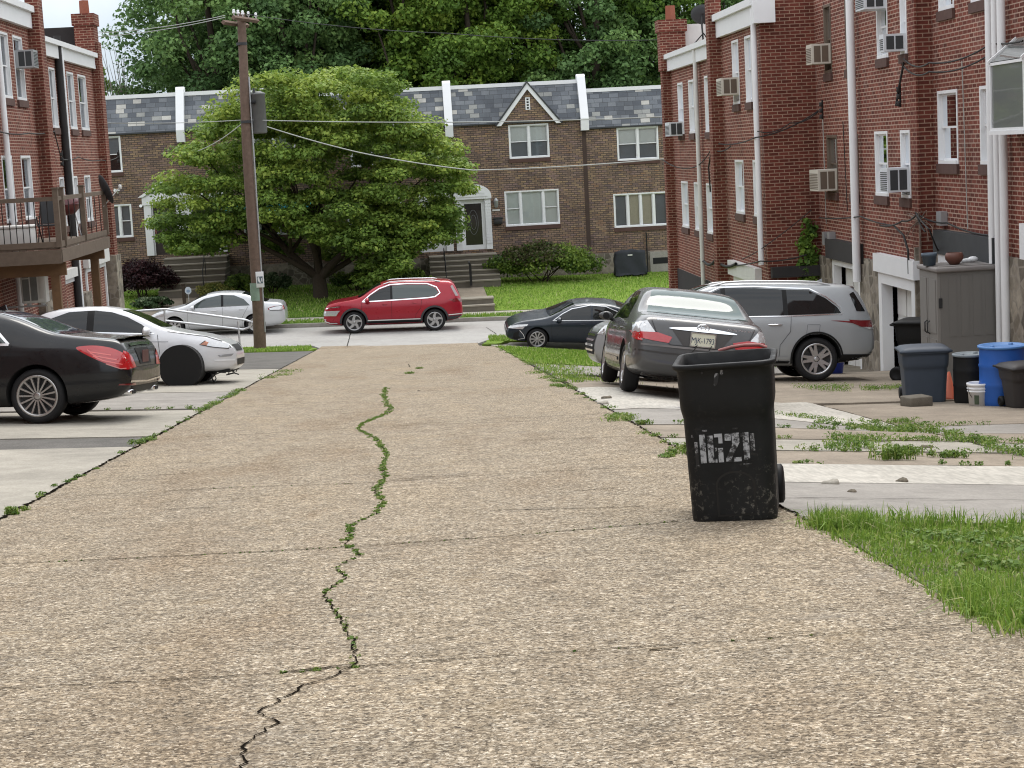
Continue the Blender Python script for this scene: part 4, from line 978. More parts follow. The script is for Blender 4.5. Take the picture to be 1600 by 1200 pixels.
def front_house(i, wins, door=None, gable=None):
    fr = Fr('F', YF); x0, x1 = BX[i], BX[i+1]; zb = zhouse((x0+x1)/2)-.6
    c = ((x0+x1)/2, YF, zb); root = thing('row_house', FL[i], 'house', c, 0, 'slate roofed row houses across the street'); fhouse[i] = (root, fr, c)
    ev, tp = EAVE[i], TOP[i]; sb = zhouse((x0+x1)/2)+.95
    ops = [tuple(w_[:4]) for w_ in wins]+([door] if door else [])
    mb = MB(); wall_face(mb, fr, x0, x1, sb, ev, ops, .12); body(mb, fr, x0, x1, zb, ev-.01, 9)
    mb.build('wall', M_front, root, c)
    mb = MB(fr); 
    segs = [(x0, x1)] if not door or door[2] > sb-.01 else [(x0, door[0]), (door[1], x1)]
    for a, b in segs: mb.box(a, b, -.1, .06, zb, sb-.002)
    mb.build('stone_base', M_stone, root, c)
    mb = MB(fr); rec = .75
    mb.add([(x0, .12, ev), (x1, .12, ev), (x1, -rec, tp), (x0, -rec, tp)], [(0, 1, 2, 3)]); mb.add([(x0, .12, ev), (x1, .12, ev), (x1, -.01, ev-.0), (x0, -.01, ev)], [(0, 1, 2, 3)])
    mb.add([(x0, -rec, tp), (x1, -rec, tp), (x1, -9, tp), (x0, -9, tp)], [(0, 1, 2, 3)]); mb.add([(x0, -9, ev-.01), (x1, -9, ev-.01), (x1, -9, tp), (x0, -9, tp)], [(0, 1, 2, 3)])
    for x in (x0, x1): mb.add([(x, .12, ev), (x, -rec, tp), (x, -9, tp), (x, -9, ev)], [(0, 1, 2, 3)])
    rf = mb.build('roof', M_slate, root, c)
    # uv of the slope: rows along the slope
    mb = MB(fr); mb.box(x0+.17, x1-.17, -rec-.2, -rec+.06, tp-.06, tp+.1); mb.build('ridge_trim', M_white, rf, c)
    mb = MB(fr); mb.box(x0, x1, .003, .13, ev-.06, ev-.002); mb.build('eave_trim', M_char, rf, c)
    for w_ in wins:
        kw = w_[4]; window(fr, *w_[:4], root, c, sillmat=M_sill, **kw)
    return root, fr, c
def partycap(i, right=True):
    root, fr, c = fhouse[i]; x = BX[i+1]; ev, tp = max(EAVE[i], EAVE[min(i+1, 4)]), max(TOP[i], TOP[min(i+1, 4)]); mb = MB(fr); wv = .17; rec = .75
    prof = [(.30, ev-.5), (.34, ev+.0), (-rec+.2, tp+.22), (-rec+.05, tp+.32), (-rec-.4, tp+.32), (-rec-.4, ev-.5)]
    n = len(prof); vs = [(x-wv, a, b) for a, b in prof]+[(x+wv, a, b) for a, b in prof]
    mb.add(vs, [(k, (k+1) % n, n+(k+1) % n, n+k) for k in range(n)]+[tuple(range(n)), tuple(range(n, 2*n))])
    mb.build('party_wall_cap', M_white, root, c)
BL, BD = M_blind, M_blindd
dA = (pf_(239, 360)[0], pf_(280, 360)[0], pf_(262, 398)[1], pf_(258, 320)[1])
front_house(0, [[*pwin(148, 190, 213, 270), dict(lites=1, upper=BD)], [*pwin(147, 207, 320, 372), dict(lites=3, hung=[True, False, True], split=[.3, .4, .3], upper=BD, lower=BD)]], dA)
dB = (pf_(300, 360)[0], pf_(343, 360)[0], dA[2], dA[3])
front_house(1, [[*pwin(396, 462, 205, 262), dict(lites=2, upper=BL)], [*pwin(380, 460, 312, 368), dict(lites=3, hung=[True, False, True], split=[.3, .4, .3], upper=BL)]], dB)
dD = (pf_(722, 350)[0]-.02, pf_(758, 350)[0]+.02, pf_(742, 390)[1], pf_(738, 312)[1])
dC = (pf_(661, 350)[0], pf_(696, 350)[0], dD[2], dD[3])
w3u = pwin(795, 858, 194, 247); w3l = pwin(789, 874, 297, 352)
off = (pf_(826, 220)[0]-BX[3])
w2u = [2*BX[3]-w3u[1], 2*BX[3]-w3u[0], w3u[2], w3u[3]]; w2l = [2*BX[3]-w3l[1], 2*BX[3]-w3l[0], w3l[2], w3l[3]]
front_house(2, [[*w2u, dict(lites=2, upper=BL, lower=BD)], [*w2l, dict(lites=3, hung=[True, False, True], split=[.28, .44, .28], upper=BL, lower=BL)]], dC)
front_house(3, [[*w3u, dict(lites=2, upper=BL, lower=BD)], [*w3l, dict(lites=3, hung=[True, False, True], split=[.28, .44, .28], upper=BL, lower=BL)]], dD)
front_house(4, [[*pwin(964, 1029, 198, 250), dict(lites=2, upper=BL, lower=BD)], [*pwin(959, 1044, 301, 354), dict(lites=4, hung=False, upper=[BD, M_curt, M_curt, BD], lower=[BD, M_curt, M_curt, BD])]])
for i in (0, 1, 2, 3): partycap(i)
# gables
for i, xa in ((3, pf_(823, 140)[0]), (2, 2*BX[3]-pf_(823, 140)[0])):
    root, fr, c = fhouse[i]; gz0, gz1 = EAVE[i]-.0, TOP[i]-.02; hw = 1.16
    mb = MB(fr); mb.add([(xa-hw, .13, gz0), (xa+hw, .13, gz0), (xa, .13, gz1-.15), (xa-hw, -.8, gz0), (xa+hw, -.8, gz0), (xa, -.8, gz1-.15)], [(0, 1, 2), (3, 4, 5), (0, 1, 4, 3)])
    g_ = mb.build('gable', M_front, root, c)
    mb = MB(fr)
    for s in (-1, 1):
        p = [(xa, gz1+.04), (xa+s*(hw+.22), gz0-.14), (xa+s*(hw+.02), gz0-.14), (xa, gz1-.22)]
        vs = [(x, .135, z) for x, z in p]+[(x, .26, z) for x, z in p]
        mb.add(vs, [(0, 1, 2, 3), (4, 5, 6, 7), (0, 1, 5, 4), (1, 2, 6, 5), (2, 3, 7, 6), (3, 0, 4, 7)])
    mb.build('barge_board', M_white, g_, c)
    mb = MB(fr)
    for s in (-1, 1):
        p = [(xa, gz1+.12), (xa+s*(hw+.28), gz0-.10), (xa+s*(hw+.22), gz0-.13), (xa, gz1+.045)]
        vs = [(x, .30, z) for x, z in p]+[(x, -.8, z) for x, z in p]
        mb.add(vs, [(0, 1, 2, 3), (4, 5, 6, 7), (0, 1, 5, 4), (1, 2, 6, 5), (2, 3, 7, 6), (3, 0, 4, 7)])
    mb.build('gable_roof', M_char, g_, c)
    zc_ = pf_(824, 162)[1]; mb = MB(fr); mb.box(xa-.10, xa+.10, .131, .16, zc_-.26, zc_+.26); v_ = mb.build('vent', M_white, g_, c)
    mb = MB(fr)
    for k in range(4): mb.box(xa-.045, xa+.045, .161, .166, zc_-.215+.12*k, zc_-.145+.12*k)
    mb.build('vent_hole', M_dark, v_, c)
# doors and their surrounds
def text_mesh(name, s, size, mat, parent, loc, rot, ext=.004, align='CENTER'):
    cu = bpy.data.curves.new('t', 'FONT'); cu.body = s; cu.size = size; cu.extrude = ext; cu.align_x = align; cu.align_y = 'CENTER'
    ob = bpy.data.objects.new('t', cu); col.objects.link(ob); dg = bpy.context.evaluated_depsgraph_get()
    me = bpy.data.meshes.new_from_object(ob.evaluated_get(dg)); bpy.data.objects.remove(ob)
    me.name = name; me.materials.clear(); me.materials.append(mat)
    o = link_mesh(name, me, parent); o.location = loc; o.rotation_euler = rot; return o
def door_set(i, d, style, leafmat, num=None):
    root, fr, c = fhouse[i]; a0, a1, z0, z1 = d; fw = .30
    mb = MB(fr); mb.box(a0, a0+.07, -.1, .0, z0, z1); mb.box(a1-.07, a1, -.1, .0, z0, z1); mb.box(a0+.07, a1-.07, -.1, 0, z1-.07, z1); mb.build('door_frame', M_white, root, c)
    mb = MB(fr)
    if style == 'pediment':
        mb.box(a0-fw, a0, .004, .12, z0-.0, z1+.02); mb.box(a1, a1+fw, .004, .12, z0, z1+.02); mb.box(a0-fw-.05, a1+fw+.05, .004, .16, z1+.021, z1+.36)
        xm = (a0+a1)/2; hw = (a1-a0)/2+fw+.1; h0 = z1+.361
        vs = [(xm-hw, .004, h0), (xm+hw, .004, h0), (xm, .004, h0+.55), (xm-hw, .12, h0), (xm+hw, .12, h0), (xm, .12, h0+.55)]
        mb.add(vs, [(0, 1, 2), (3, 4, 5), (0, 1, 4, 3), (1, 2, 5, 4), (2, 0, 3, 5)])
        for s in (-1, 1):
            p = [(xm, h0+.66), (xm+s*(hw+.1), h0+.0), (xm+s*(hw-.1), h0+.0), (xm, h0+.52)]
            vs = [(x, .121, z) for x, z in p]+[(x, .22, z) for x, z in p]; mb.add(vs, [(0, 1, 2, 3), (4, 5, 6, 7), (0, 1, 5, 4), (1, 2, 6, 5), (2, 3, 7, 6), (3, 0, 4, 7)])
        su = mb.build('door_surround', M_white, root, c)
        if num: text_mesh('house_number', num, .17, M_galv, su, Vector(fr(xm, .168, z1+.19))-Vector(c), (R(90), 0, 0))
    elif style == 'arch':
        for (p, q) in ((a0-.26, a0-.002), (a1+.002, a1+.26)):
            mb.box(p, q, .004, .10, z0, z1+.02)
            k = 0; z = z0+.25
            while z < z1-.1: mb.box(p+.01, q-.01, .101, .125, z, z+.085); z += .13
        xm = (a0+a1)/2; hw = (a1-a0)/2+.30; h0 = z1+.021; n = 14
        arc = [(xm-hw, h0), (xm+hw, h0)]+[(xm+hw*math.cos(math.pi*k/n), h0+.12+.52*math.sin(math.pi*k/n)) for k in range(n+1)]
        mb.fr = None; P = [fr(a, 0, z) for a, z in arc]; mb.fr = None
        mb.prism([(x, z) for x, y, z in P], YF-.004, YF-.18, 'y')
        for k in range(3): mb.box(*sorted((fr(xm-hw*.8+.12*k, 0, 0)[0], fr(xm+hw*.8-.12*k, 0, 0)[0])), YF-.20, YF-.181, h0+.1+.13*k, h0+.19+.13*k)
        mb.build('door_surround', M_white, root, c)
    lf = MB(fr); lf.box(a0+.07, a1-.07, -.09, -.05, z0, z1-.07)
    if style == 'pediment' or style == 'plain':
        for k in range(5): x = a0+.12+(a1-a0-.24)/5*(k+.5); lf.box(x-.06, x+.06, -.05, -.035, z0+.1, z1-.15)
    else:
        lf.box(a0+.07, a0+.15, -.05, -.02, z0, z1-.07); lf.box(a1-.15, a1-.07, -.05, -.02, z0, z1-.07); lf.box(a0+.15, a1-.15, -.05, -.02, z0, z0+.2); lf.box(a0+.15, a1-.15, -.05, -.02, z1-.17, z1-.07)
        if style == 'storm': lf.box(a0+.15, a1-.15, -.05, -.02, z0+.2, z0+.85); lf.box(a0+.15, a1-.15, -.05, -.02, z0+1.1, z0+1.16)
    dl = lf.build('door', leafmat, root, c)
    mb = MB(fr); mb.tube([(a0+.12, -.02, z0+1.0), (a0+.12, .02, z0+1.0)], .035, 8); mb.box(a0+.10, a0+.14, -.03, -.01, z0+.9, z0+1.1); mb.build('handle', M_chrome, dl, c)
    if style in ('arch', 'storm'):
        mb = MB(fr); mb.quad((a0+.15, -.035, z0+.2), (a1-.15, -.035, z0+.2), (a1-.15, -.035, z1-.17), (a0+.15, -.035, z1-.17)); mb.build('pane', plain('dark_storm_glass', (.028, .024, .022, 1), .06, 0, .3, 3), dl, c, fix=False)
    if style == 'arch':
        mb = MB(fr); xm = (a0+a1)/2; zm = (z0+z1)/2+.1
        for r in (.20, .12): mb.tube([(xm+r*math.cos(t*.2617), -.03, zm+r*2.6*math.sin(t*.2617)) for t in range(25)], .012, 5)
        mb.build('oval_ornament', M_grey, dl, c)
M_doorb = plain('dark_brown_door', (.035, .026, .022, 1), .5, 0, .3, 5)
door_set(0, dA, 'pediment', M_doorb, '2017')
door_set(1, dB, 'plain', M_doorb)
mb = MB(fhouse[1][1]); 
for p, q in ((dB[0]-.28, dB[0]), (dB[1], dB[1]+.28)): mb.box(p, q, .004, .1, dB[2], dB[3]+.03)
mb.box(dB[0]-.3, dB[1]+.3, .004, .13, dB[3]+.031, dB[3]+.4); mb.build('door_surround', M_white, fhouse[1][0], fhouse[1][2])
door_set(3, dD, 'arch', M_white)
door_set(2, dC, 'storm', M_white)
mb = MB(fhouse[2][1])
for p, q in ((dC[0]-.2, dC[0]), (dC[1], dC[1]+.3)): mb.box(p, q, .004, .1, dC[2], dC[3]+.03)
mb.box(dC[0]-.22, dC[1]+.32, .004, .13, dC[3]+.031, dC[3]+.4)
for k in range(5): mb.box(dC[0]+.1+.14*k, dC[0]+.2+.14*k, .131, .14, dC[3]+.12, dC[3]+.32)
mb.build('door_surround', M_white, fhouse[2][0], fhouse[2][2])
# lamp, letter box, number by the arched door
c = np.array([pf_(775, 318)[0], YF-.12, pf_(775, 318)[1]]); lp = thing('wall_lantern', 'small grey carriage lantern on the brick right of the arched door', 'lamp', c)
mb = MB(); mb.lathe([(.0, .26), (.04, .24), (.11, .12), (.10, .10), (.08, -.12), (.05, -.16), (0, -.2)], tuple(c), 'z', 8); mb.build('lantern_body', M_galv, lp, c); mb = MB(); mb.box(c[0]-.03, c[0]+.03, c[1]+.02, YF-.004, c[2]+.05, c[2]+.12); mb.build('bracket', M_galv, lp, c)
c = np.array([pf_(778, 345)[0], YF-.1, pf_(778, 345)[1]]); lb = thing('letter_box', 'black letter box on the brick under the lantern', 'letter box', c)
mb = MB(); mb.bevbox(c[0]-.19, c[0]+.19, YF-.2, YF-.004, c[2]-.14, c[2]+.08, .02); mb.build('box', M_black, lb, c); mb = MB(); mb.bevbox(c[0]-.2, c[0]+.2, YF-.22, YF-.004, c[2]+.085, c[2]+.14, .02); mb.build('lid', M_black, lb, c)
mb = MB(); x, z = pf_(775, 324.5); z -= .02; mb.box(x-.16, x+.16, YF-.03, YF-.004, z-.12, z-.05); np_ = mb.build('number_plate', M_whited, fhouse[3][0], fhouse[3][2])
mb = MB(); x, z = pf_(215, 320); mb.tube([(x+.15, YF-.03, z-.1), (x+.15, YF-.16, z-.05)], [.04, .07], 8); fl = mb.build('flood_light', M_white, fhouse[0][0], fhouse[0][2])
x, z = pf_(184, 298); mb = MB(); mb.tube([(x, YF-.02, z-.1), (x, YF-.12, z), (x+.1, YF-.2, z+.02)], .03, 6); mb.tube([(x, YF-.12, z), (x-.1, YF-.22, z+.03)], [.04, .07], 8); mb.build('flood_light', M_white, fhouse[0][0], fhouse[0][2])
# rain stain pipe between the two right houses, turquoise awning behind the tree
mb = MB(fhouse[3][1]); mb.box(BX[4]-.12, BX[4]+.05, .004, .03, zhouse(7)+.9, EAVE[3]-.52); mb.build('rain_stain_channel', plain('stained_brick', (.055, .035, .028, 1), .9, 0, .4, 3), fhouse[3][0], fhouse[3][2])
x0, z0 = pf_(352, 330); x1, z1 = pf_(490, 318)
aw = thing('awning', 'turquoise awning showing through the tree leaves', 'awning', (x0, YF, z0)); mb = MB(Fr('F', YF))
mb.add([(x0, .004, z0+.5), (x1, .004, z0+.5), (x1, .9, z0-.1), (x0, .9, z0-.1), (x0, .9, z0-.3), (x1, .9, z0-.3), (x0, .004, z0-.3), (x1, .004, z0-.3)], [(0, 1, 2, 3), (3, 2, 5, 4), (0, 3, 4, 6), (1, 2, 5, 7)])
M_turq = plain('turquoise_canvas', (.02, .33, .42, 1), .8, 0, .1, 4)
mb.build('canvas', M_turq, aw, (x0, YF, z0), fix=False)
# stairs
def stairs(label, xa, xb, ztop, ybot, zbot, n, org_cat='stairs'):
    root = thing('front_steps', label, 'steps', ((xa+xb)/2, ybot, zbot)); c = ((xa+xb)/2, ybot, zbot); mb = MB(); ed = MB(); land = 1.1; rise = (ztop-zbot)/n; run = (YF-land-ybot)/(n-1)
    for i in range(n):
        y0 = ybot+run*i; z1 = zbot+rise*(i+1); mb.box(xa, xb, y0, YF-.01, zbot-.3 if i == 0 else z1-rise+.0005, z1-.05)
        ed.box(xa-.02, xb+.02, y0-.03, YF-.012, z1-.0495, z1)
    mb.build('riser', M_step, root, c); ed.build('tread', M_stepe, root, c); return root, c
xa = onY(253, 430, 75)[0]; xb = onY(352, 420, 75)[0]
st1, cs1 = stairs('brown stone steps up to the pediment door, behind the dark red bush', xa, xb, dA[2]-.12, 73.6, zhouse(-9.5)+.0, 6)
xa2 = onY(672, 410, 75)[0]; xb2 = onY(778, 410, 75)[0]
st2, cs2 = stairs('wide stone steps up to the arched white doorway', xa2, xb2, dD[2]-.15, 73.6, zhouse(2)-.02, 6)
for (st, cs, x, lo, hi) in ((st1, cs1, onY(322, 410, 75)[0], zhouse(-9.5), dA[2]+.75), (st2, cs2, onY(695, 410, 75)[0], zhouse(2), dD[2]+.1)):
    mb = MB(); mb.tube([(x, 73.5, lo), (x, 73.5, lo+.95), (x, 75.8, hi+.1), (x, 75.8, hi-.85)], .022, 6); mb.tube([(x, 74.6, lo+.3), (x, 74.6, lo+1.4)], .018, 6); mb.build('handrail', M_iron, st, cs)
mb = MB(); x = onY(735, 425, 73.5)[0]; z = zhouse(2); mb.box(x-.05, x+.05, 73.4, 73.5, z-.02, z+.85); mb.box(x-.06, x+.02, 73.42, 74.4, z+.85, z+.93); mb.build('handrail_post', M_iron, st2, cs2)
gs = thing('garden_steps', 'two low stone steps from the pavement up to the right hand path', 'steps', (2.1, 66.8, zg(2, 66.8)))
mb = MB()
for k, (y0, y1, hh_) in enumerate(((66.85, 67.3, .2), (67.3, 67.9, .42))): mb.box(W2[0]-.05, W2[1]+.1, y0, y1+.3, zg(2, 66.8)-.1, zg(2, 66.8)+hh_)
mb.build('riser', M_step, gs, (2.1, 66.8, zg(2, 66.8))); mb = MB()
for k, (y0, y1, hh_) in enumerate(((66.83, 67.29, .2), (67.28, 68.2, .42))): mb.box(W2[0]-.07, W2[1]+.12, y0, y1, zg(2, 66.8)+hh_+.001, zg(2, 66.8)+hh_+.05)
mb.build('tread', M_stepe, gs, (2.1, 66.8, zg(2, 66.8)))
# iron post and a small yard sign by the left path
p = onY(288, 470, 70.2); gp_ = thing('iron_post', 'dark post standing at the left walk', 'post', (p[0], 70.2, zg(p[0], 70.2))); mb = MB(); q = gp_.location; mb.box(q.x-.06, q.x+.06, 70.14, 70.26, q.z-.1, q.z+.95); mb.box(q.x-.08, q.x+.08, 70.12, 70.28, q.z+.951, q.z+1.0); mb.build('post', M_bark, gp_, tuple(q))
p = onY(294, 454, 69.0); ys = thing('yard_sign', 'small pale octagonal sign on a stake by the left walk', 'sign', (p[0], 69, zg(p[0], 69))); q = tuple(ys.location)
mb = MB(); mb.prism([(p[0]+.13*math.cos(R(22.5+45*k)), p[2]+.15*math.sin(R(22.5+45*k))) for k in range(8)], 68.98, 69.0, 'y'); mb.build('plate', plain('sign_pale_blue', (.45, .50, .55, 1), .5), ys, q); mb = MB(); mb.box(p[0]-.015, p[0]+.015, 69.001, 69.02, q[2]-.1, p[2]+.1); mb.build('stake', M_galv, ys, q)
mb = MB(); mb.prism([(p[0]+.07*math.cos(R(22.5+45*k)), p[2]-.02+.06*math.sin(R(22.5+45*k))) for k in range(8)], 68.975, 68.979, 'y'); mb.build('emblem', plain('sign_blue', (.20, .27, .38, 1), .5), ys, q)
# covered grill and basement hatch at the right house
gcx = onY(984, 405, 75.6); gz = zg(gcx[0], 75.6)
cg = thing('covered_grill', 'barbecue under a dark grey cover against the stone base', 'grill', (gcx[0], 75.6, gz))
bm = bmesh.new(); bmesh.ops.create_cube(bm, size=1); bmesh.ops.subdivide_edges(bm, edges=bm.edges, cuts=9, use_grid_fill=True)
for v in bm.verts:
    x, y, z = v.co; wz = 1-.12*(z+.5); top = .06*math.cos(x*3.0)
    v.co = Vector((x*1.42*wz*(1-.1*abs(z-.1))+.03*math.sin(z*9+y*5), y*.62*wz+.025*math.sin(x*11+z*4), (z+.5)*1.1+(top if z > .3 else 0)+.02*math.sin(x*17)*(z+.5)))
    if z < -.45: v.co.z = .12+.05*math.sin(x*12+y*7)
mb = MB(); mb.addbm(bm, 0, True); o = mb.build('cover', plain('grill_cover', (.030, .033, .040, 1), .75, 0, .25, 6, .3, 0, .3), cg); 
mb = MB(); 
for sx in (-.5, .5): mb.tube([(sx, .2, .0), (sx, .2, .2)], .04, 8); mb.tube([(sx, -.2, 0), (sx, -.2, .2)], .04, 8)
mb.build('leg', M_black, cg); mb = MB(); mb.box(-.12, .08, -.335, -.325, .93, .98); mb.build('cover_tag', M_whited, cg)
root, fr, c = fhouse[4]; xh0, zh0 = pf_(1016, 425); xh1, zh1 = pf_(1047, 392); mb = MB(fr); mb.box(xh0, xh1, .061, .16, zh0, zh1); hf = mb.build('basement_window', M_concg, root, c)
mb = MB(fr); mb.box(xh0+.12, xh1-.12, .161, .166, zh0+.35, zh1-.25); mb.build('pane', M_dark, hf, c)
x = pf_(1010, 380)[0]; mb = MB(fr); mb.tube([(x, .1, zh0-.2), (x, .1, pf_(1010, 363)[1])], .03, 6); mb.build('vent_pipe', M_iron, root, c)
# ================================================================ VEGETATION
def tube_tree(mb, p0, p1, r0, r1, bend=.15, n=5):
    p0, p1 = Vector(p0), Vector(p1); L_ = (p1-p0).length; off = Vector((random.uniform(-1, 1), random.uniform(-1, 1), random.uniform(0, .6)))*bend*L_
    pts = [p0.lerp(p1, k/n)+off*math.sin(math.pi*k/n) for k in range(n+1)]; mb.tube(pts, [r0+(r1-r0)*k/n for k in range(n+1)], 7); return pts
# the big layered maple on the lawn
tx, ty = onY(500, 440, 72)[0], 72.0; tz = zg(tx, ty)
tree = thing('maple_tree', 'spreading layered green maple on the lawn before the row houses', 'tree', (tx, ty, tz)); to = Vector((tx, ty, tz))
CP = [(238, 362), (262, 330), (242, 305), (292, 262), (300, 222), (345, 178), (395, 125), (440, 108), (470, 118), (535, 88), (585, 112), (640, 150), (652, 185), (700, 215), (742, 292), (712, 322), (700, 378), (655, 372), (640, 412), (592, 425), (560, 392), (520, 372), (470, 368), (420, 342), (372, 350), (330, 385), (280, 392)]
def inpoly(x, y, P):
    c_ = False; j = len(P)-1
    for i in range(len(P)):
        if (P[i][1] > y) != (P[j][1] > y) and x < (P[j][0]-P[i][0])*(y-P[i][1])/(P[j][1]-P[i][1])+P[i][0]: c_ = not c_
        j = i
    return c_
CW = [tuple(onY(x, y, 72)[[0, 2]]) for x, y in CP]
cx0, cx1 = min(p[0] for p in CW), max(p[0] for p in CW); cz0, cz1 = min(p[1] for p in CW), max(p[1] for p in CW)
cl, cr, ct = [], [], []
while len(cl) < 500:
    x = random.uniform(cx0, cx1); z = random.uniform(cz0, cz1)
    if not inpoly(x, z, CW): continue
    e = min(min(abs(x-cx0), abs(cx1-x))/3.2, 1)*.5+.5; dy = random.uniform(-1, 1)*3.4*e*(1-.35*abs((z-cz0)/(cz1-cz0)-.4))
    q = .75+.2*math.sin(x*2.1+dy)          # layered in tiers
    z = round(z/q)*q*.6+z*.4
    if not inpoly(x, z, CW): continue
    cl.append((x-tx, dy, z-tz)); r = random.uniform(.5, .95); cr.append((r, r*.9, r*.40)); 
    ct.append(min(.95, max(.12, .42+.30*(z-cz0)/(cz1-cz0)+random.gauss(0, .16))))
for px, py, dy in [(560, 400, -2.2), (600, 408, -2.0), (640, 395, -1.5), (610, 425, -2.4), (585, 432, -2.5), (660, 375, -1.5), (690, 360, -1.0), (330, 372, -1.5), (360, 352, -2.2), (300, 380, -1.2), (400, 350, -2.6), (440, 345, -2.8), (520, 380, -2.6), (480, 365, -2.8), (540, 372, -2.6), (420, 372, 1.5), (460, 385, 1.8), (560, 385, 2.0), (520, 395, 2.0), (630, 370, -2.2), (580, 375, -2.8), (340, 340, -2.2), (270, 372, -.8)]:
    p = onY(px, py, ty+dy)
    for j in range(3): cl.append((p[0]-tx+random.gauss(0, .35), dy+random.gauss(0, .3), p[2]-tz+random.gauss(0, .16))); r = random.uniform(.45, .8); cr.append((r, r*.9, r*.42)); ct.append(random.uniform(.2, .6))
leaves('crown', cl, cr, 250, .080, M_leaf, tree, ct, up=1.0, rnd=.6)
mb = MB(); t1 = tube_tree(mb, to+Vector((0, 0, -.3)), to+Vector((-.05, 0, 1.0)), .34, .27, .03)
for (dx, dy, dz, r) in ((-1.6, .2, 2.5, .2), (1.7, -.3, 2.2, .2), (.2, .8, 3.6, .19), (-.6, -1.0, 3.3, .15), (3.2, .4, 2.6, .13), (-3.4, -.3, 2.8, .13)):
    pts = tube_tree(mb, to+Vector((0, 0, .8)), to+Vector((dx, dy, dz)), r, r*.55, .08)
    for k in range(5):
        tgt = min((Vector(q) for q in random.sample(cl, 25)), key=lambda q: (q-Vector((dx*1.5, dy*1.8, dz+1))).length); tube_tree(mb, pts[3+k % 3], to+tgt, r*.45, .02, .12, 4)
mb.build('trunk', M_bark, tree, tuple(to))
# shrubs
def shrub(name, label, px, py, Y, rx, ry, rz, mat, n, size, clumps, cat='shrub', mat2=None, group=None, sink=.3):
    p = onY(px, py, Y); z = zg(p[0], Y); root = thing(name, label, cat, (p[0], Y, z), 0, group)
    cs, rs = [], []
    for k in range(clumps):
        d = rng.normal(size=3); d /= np.linalg.norm(d); d[2] = abs(d[2])*1.0-.15; rr = .55+.4*random.random()
        cs.append((d[0]*rx*rr, d[1]*ry*rr, max(.1, rz*.42+d[2]*rz*.55*rr))); rs.append((rx*.24, ry*.3, rz*.2))
    leaves('foliage', cs, rs, n, size, mat, root, up=.5)
    mb = MB()
    for k in range(7): mb.tube([(random.uniform(-.2, .2)*rx, random.uniform(-.2, .2)*ry, -.05), (random.uniform(-.7, .7)*rx, random.uniform(-.6, .6)*ry, rz*.7)], [.03, .01], 5)
    mb.build('stem', M_bark, root)
    return root, cs, rs
shrub('burgundy_shrub', 'dark burgundy bush left of the stone steps', 220, 415, 74.0, 1.35, 1.0, 1.75, M_burg, 130, .055, 90)
r_, cs_, rs_ = shrub('broad_hedge', 'wide rounded green hedge in front of the far right bay windows', 850, 405, 74.8, 2.3, 1.1, 1.75, M_hedge, 150, .06, 120)
k_ = [i for i, c_ in enumerate(cs_) if -1.6 < c_[0] < .5 and c_[2] > .9]; leaves('bronze_growth', [tuple(np.array(cs_[i])+[0, -.12, .08]) for i in k_], [rs_[i] for i in k_], 110, .055, M_hedger, r_, up=.5)
shrub('variegated_shrub', 'low yellow green bush beside the left walk', 335, 440, 71.5, .85, .6, .9, M_yel, 110, .05, 40)
shrub('white_edged_plant', 'low white edged plant along the left walk', 235, 465, 70.5, .95, .8, .5, M_host, 90, .06, 30)
for k, (px, py, rx, lab) in enumerate(((425, 430, .9, 'hosta clump under the tree, nearest the utility pole'), (560, 425, 1.3, 'low dark bush at the right of the tree trunk'), (630, 425, 1.2, 'dark low hedge between the trunk and the arched door steps'), (375, 432, .7, 'dark green bush behind the silver sedan roof'))):
    shrub('low_shrub', lab, px, py, 74.2, rx, .7, .95, M_host if k == 0 else M_hedge, 110, .055, 44, group='low planting under the maple')
# the wood behind the row: every tree its own trunk and crown
def wood_tree(i, px, Y, hgt, rad, mat, label, n=340, size=.115, nc=150, lo=.22, bare=False):
    x = onY(px, 200, Y)[0]; z = -4.0; root = thing('woodland_tree', label, 'tree', (x, Y, z), 0, 'tall trees behind the row houses')
    cs, rs, ct = [], [], []
    for k in range(nc):
        u = random.random(); a = random.uniform(0, 6.283); pr = max(.05, 1-abs((u-.42)/.60)**3)**.5; rr = random.random()**.4*pr; d = (0, 0, u*2-1)
        cs.append((math.cos(a)*rad*rr, math.sin(a)*rad*.8*rr, hgt*(lo+(1-lo)*u))); q = random.uniform(.16, .30)*rad; rs.append((q, q, q*.62))
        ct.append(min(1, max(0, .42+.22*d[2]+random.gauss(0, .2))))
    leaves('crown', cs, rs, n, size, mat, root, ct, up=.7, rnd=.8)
    mb = MB(); mb.tube([(0, 0, -.5), (.1, 0, hgt*.4), (random.uniform(-.5, .5), 0, hgt*.85)], [.38, .26, .08], 8)
    for k in range(9):
        q = cs[random.randrange(nc)]; tube_tree(mb, (0, 0, hgt*random.uniform(.25, .6)), q, .12, .03, .12, 4)
    mb.build('trunk', M_bark, root); return root
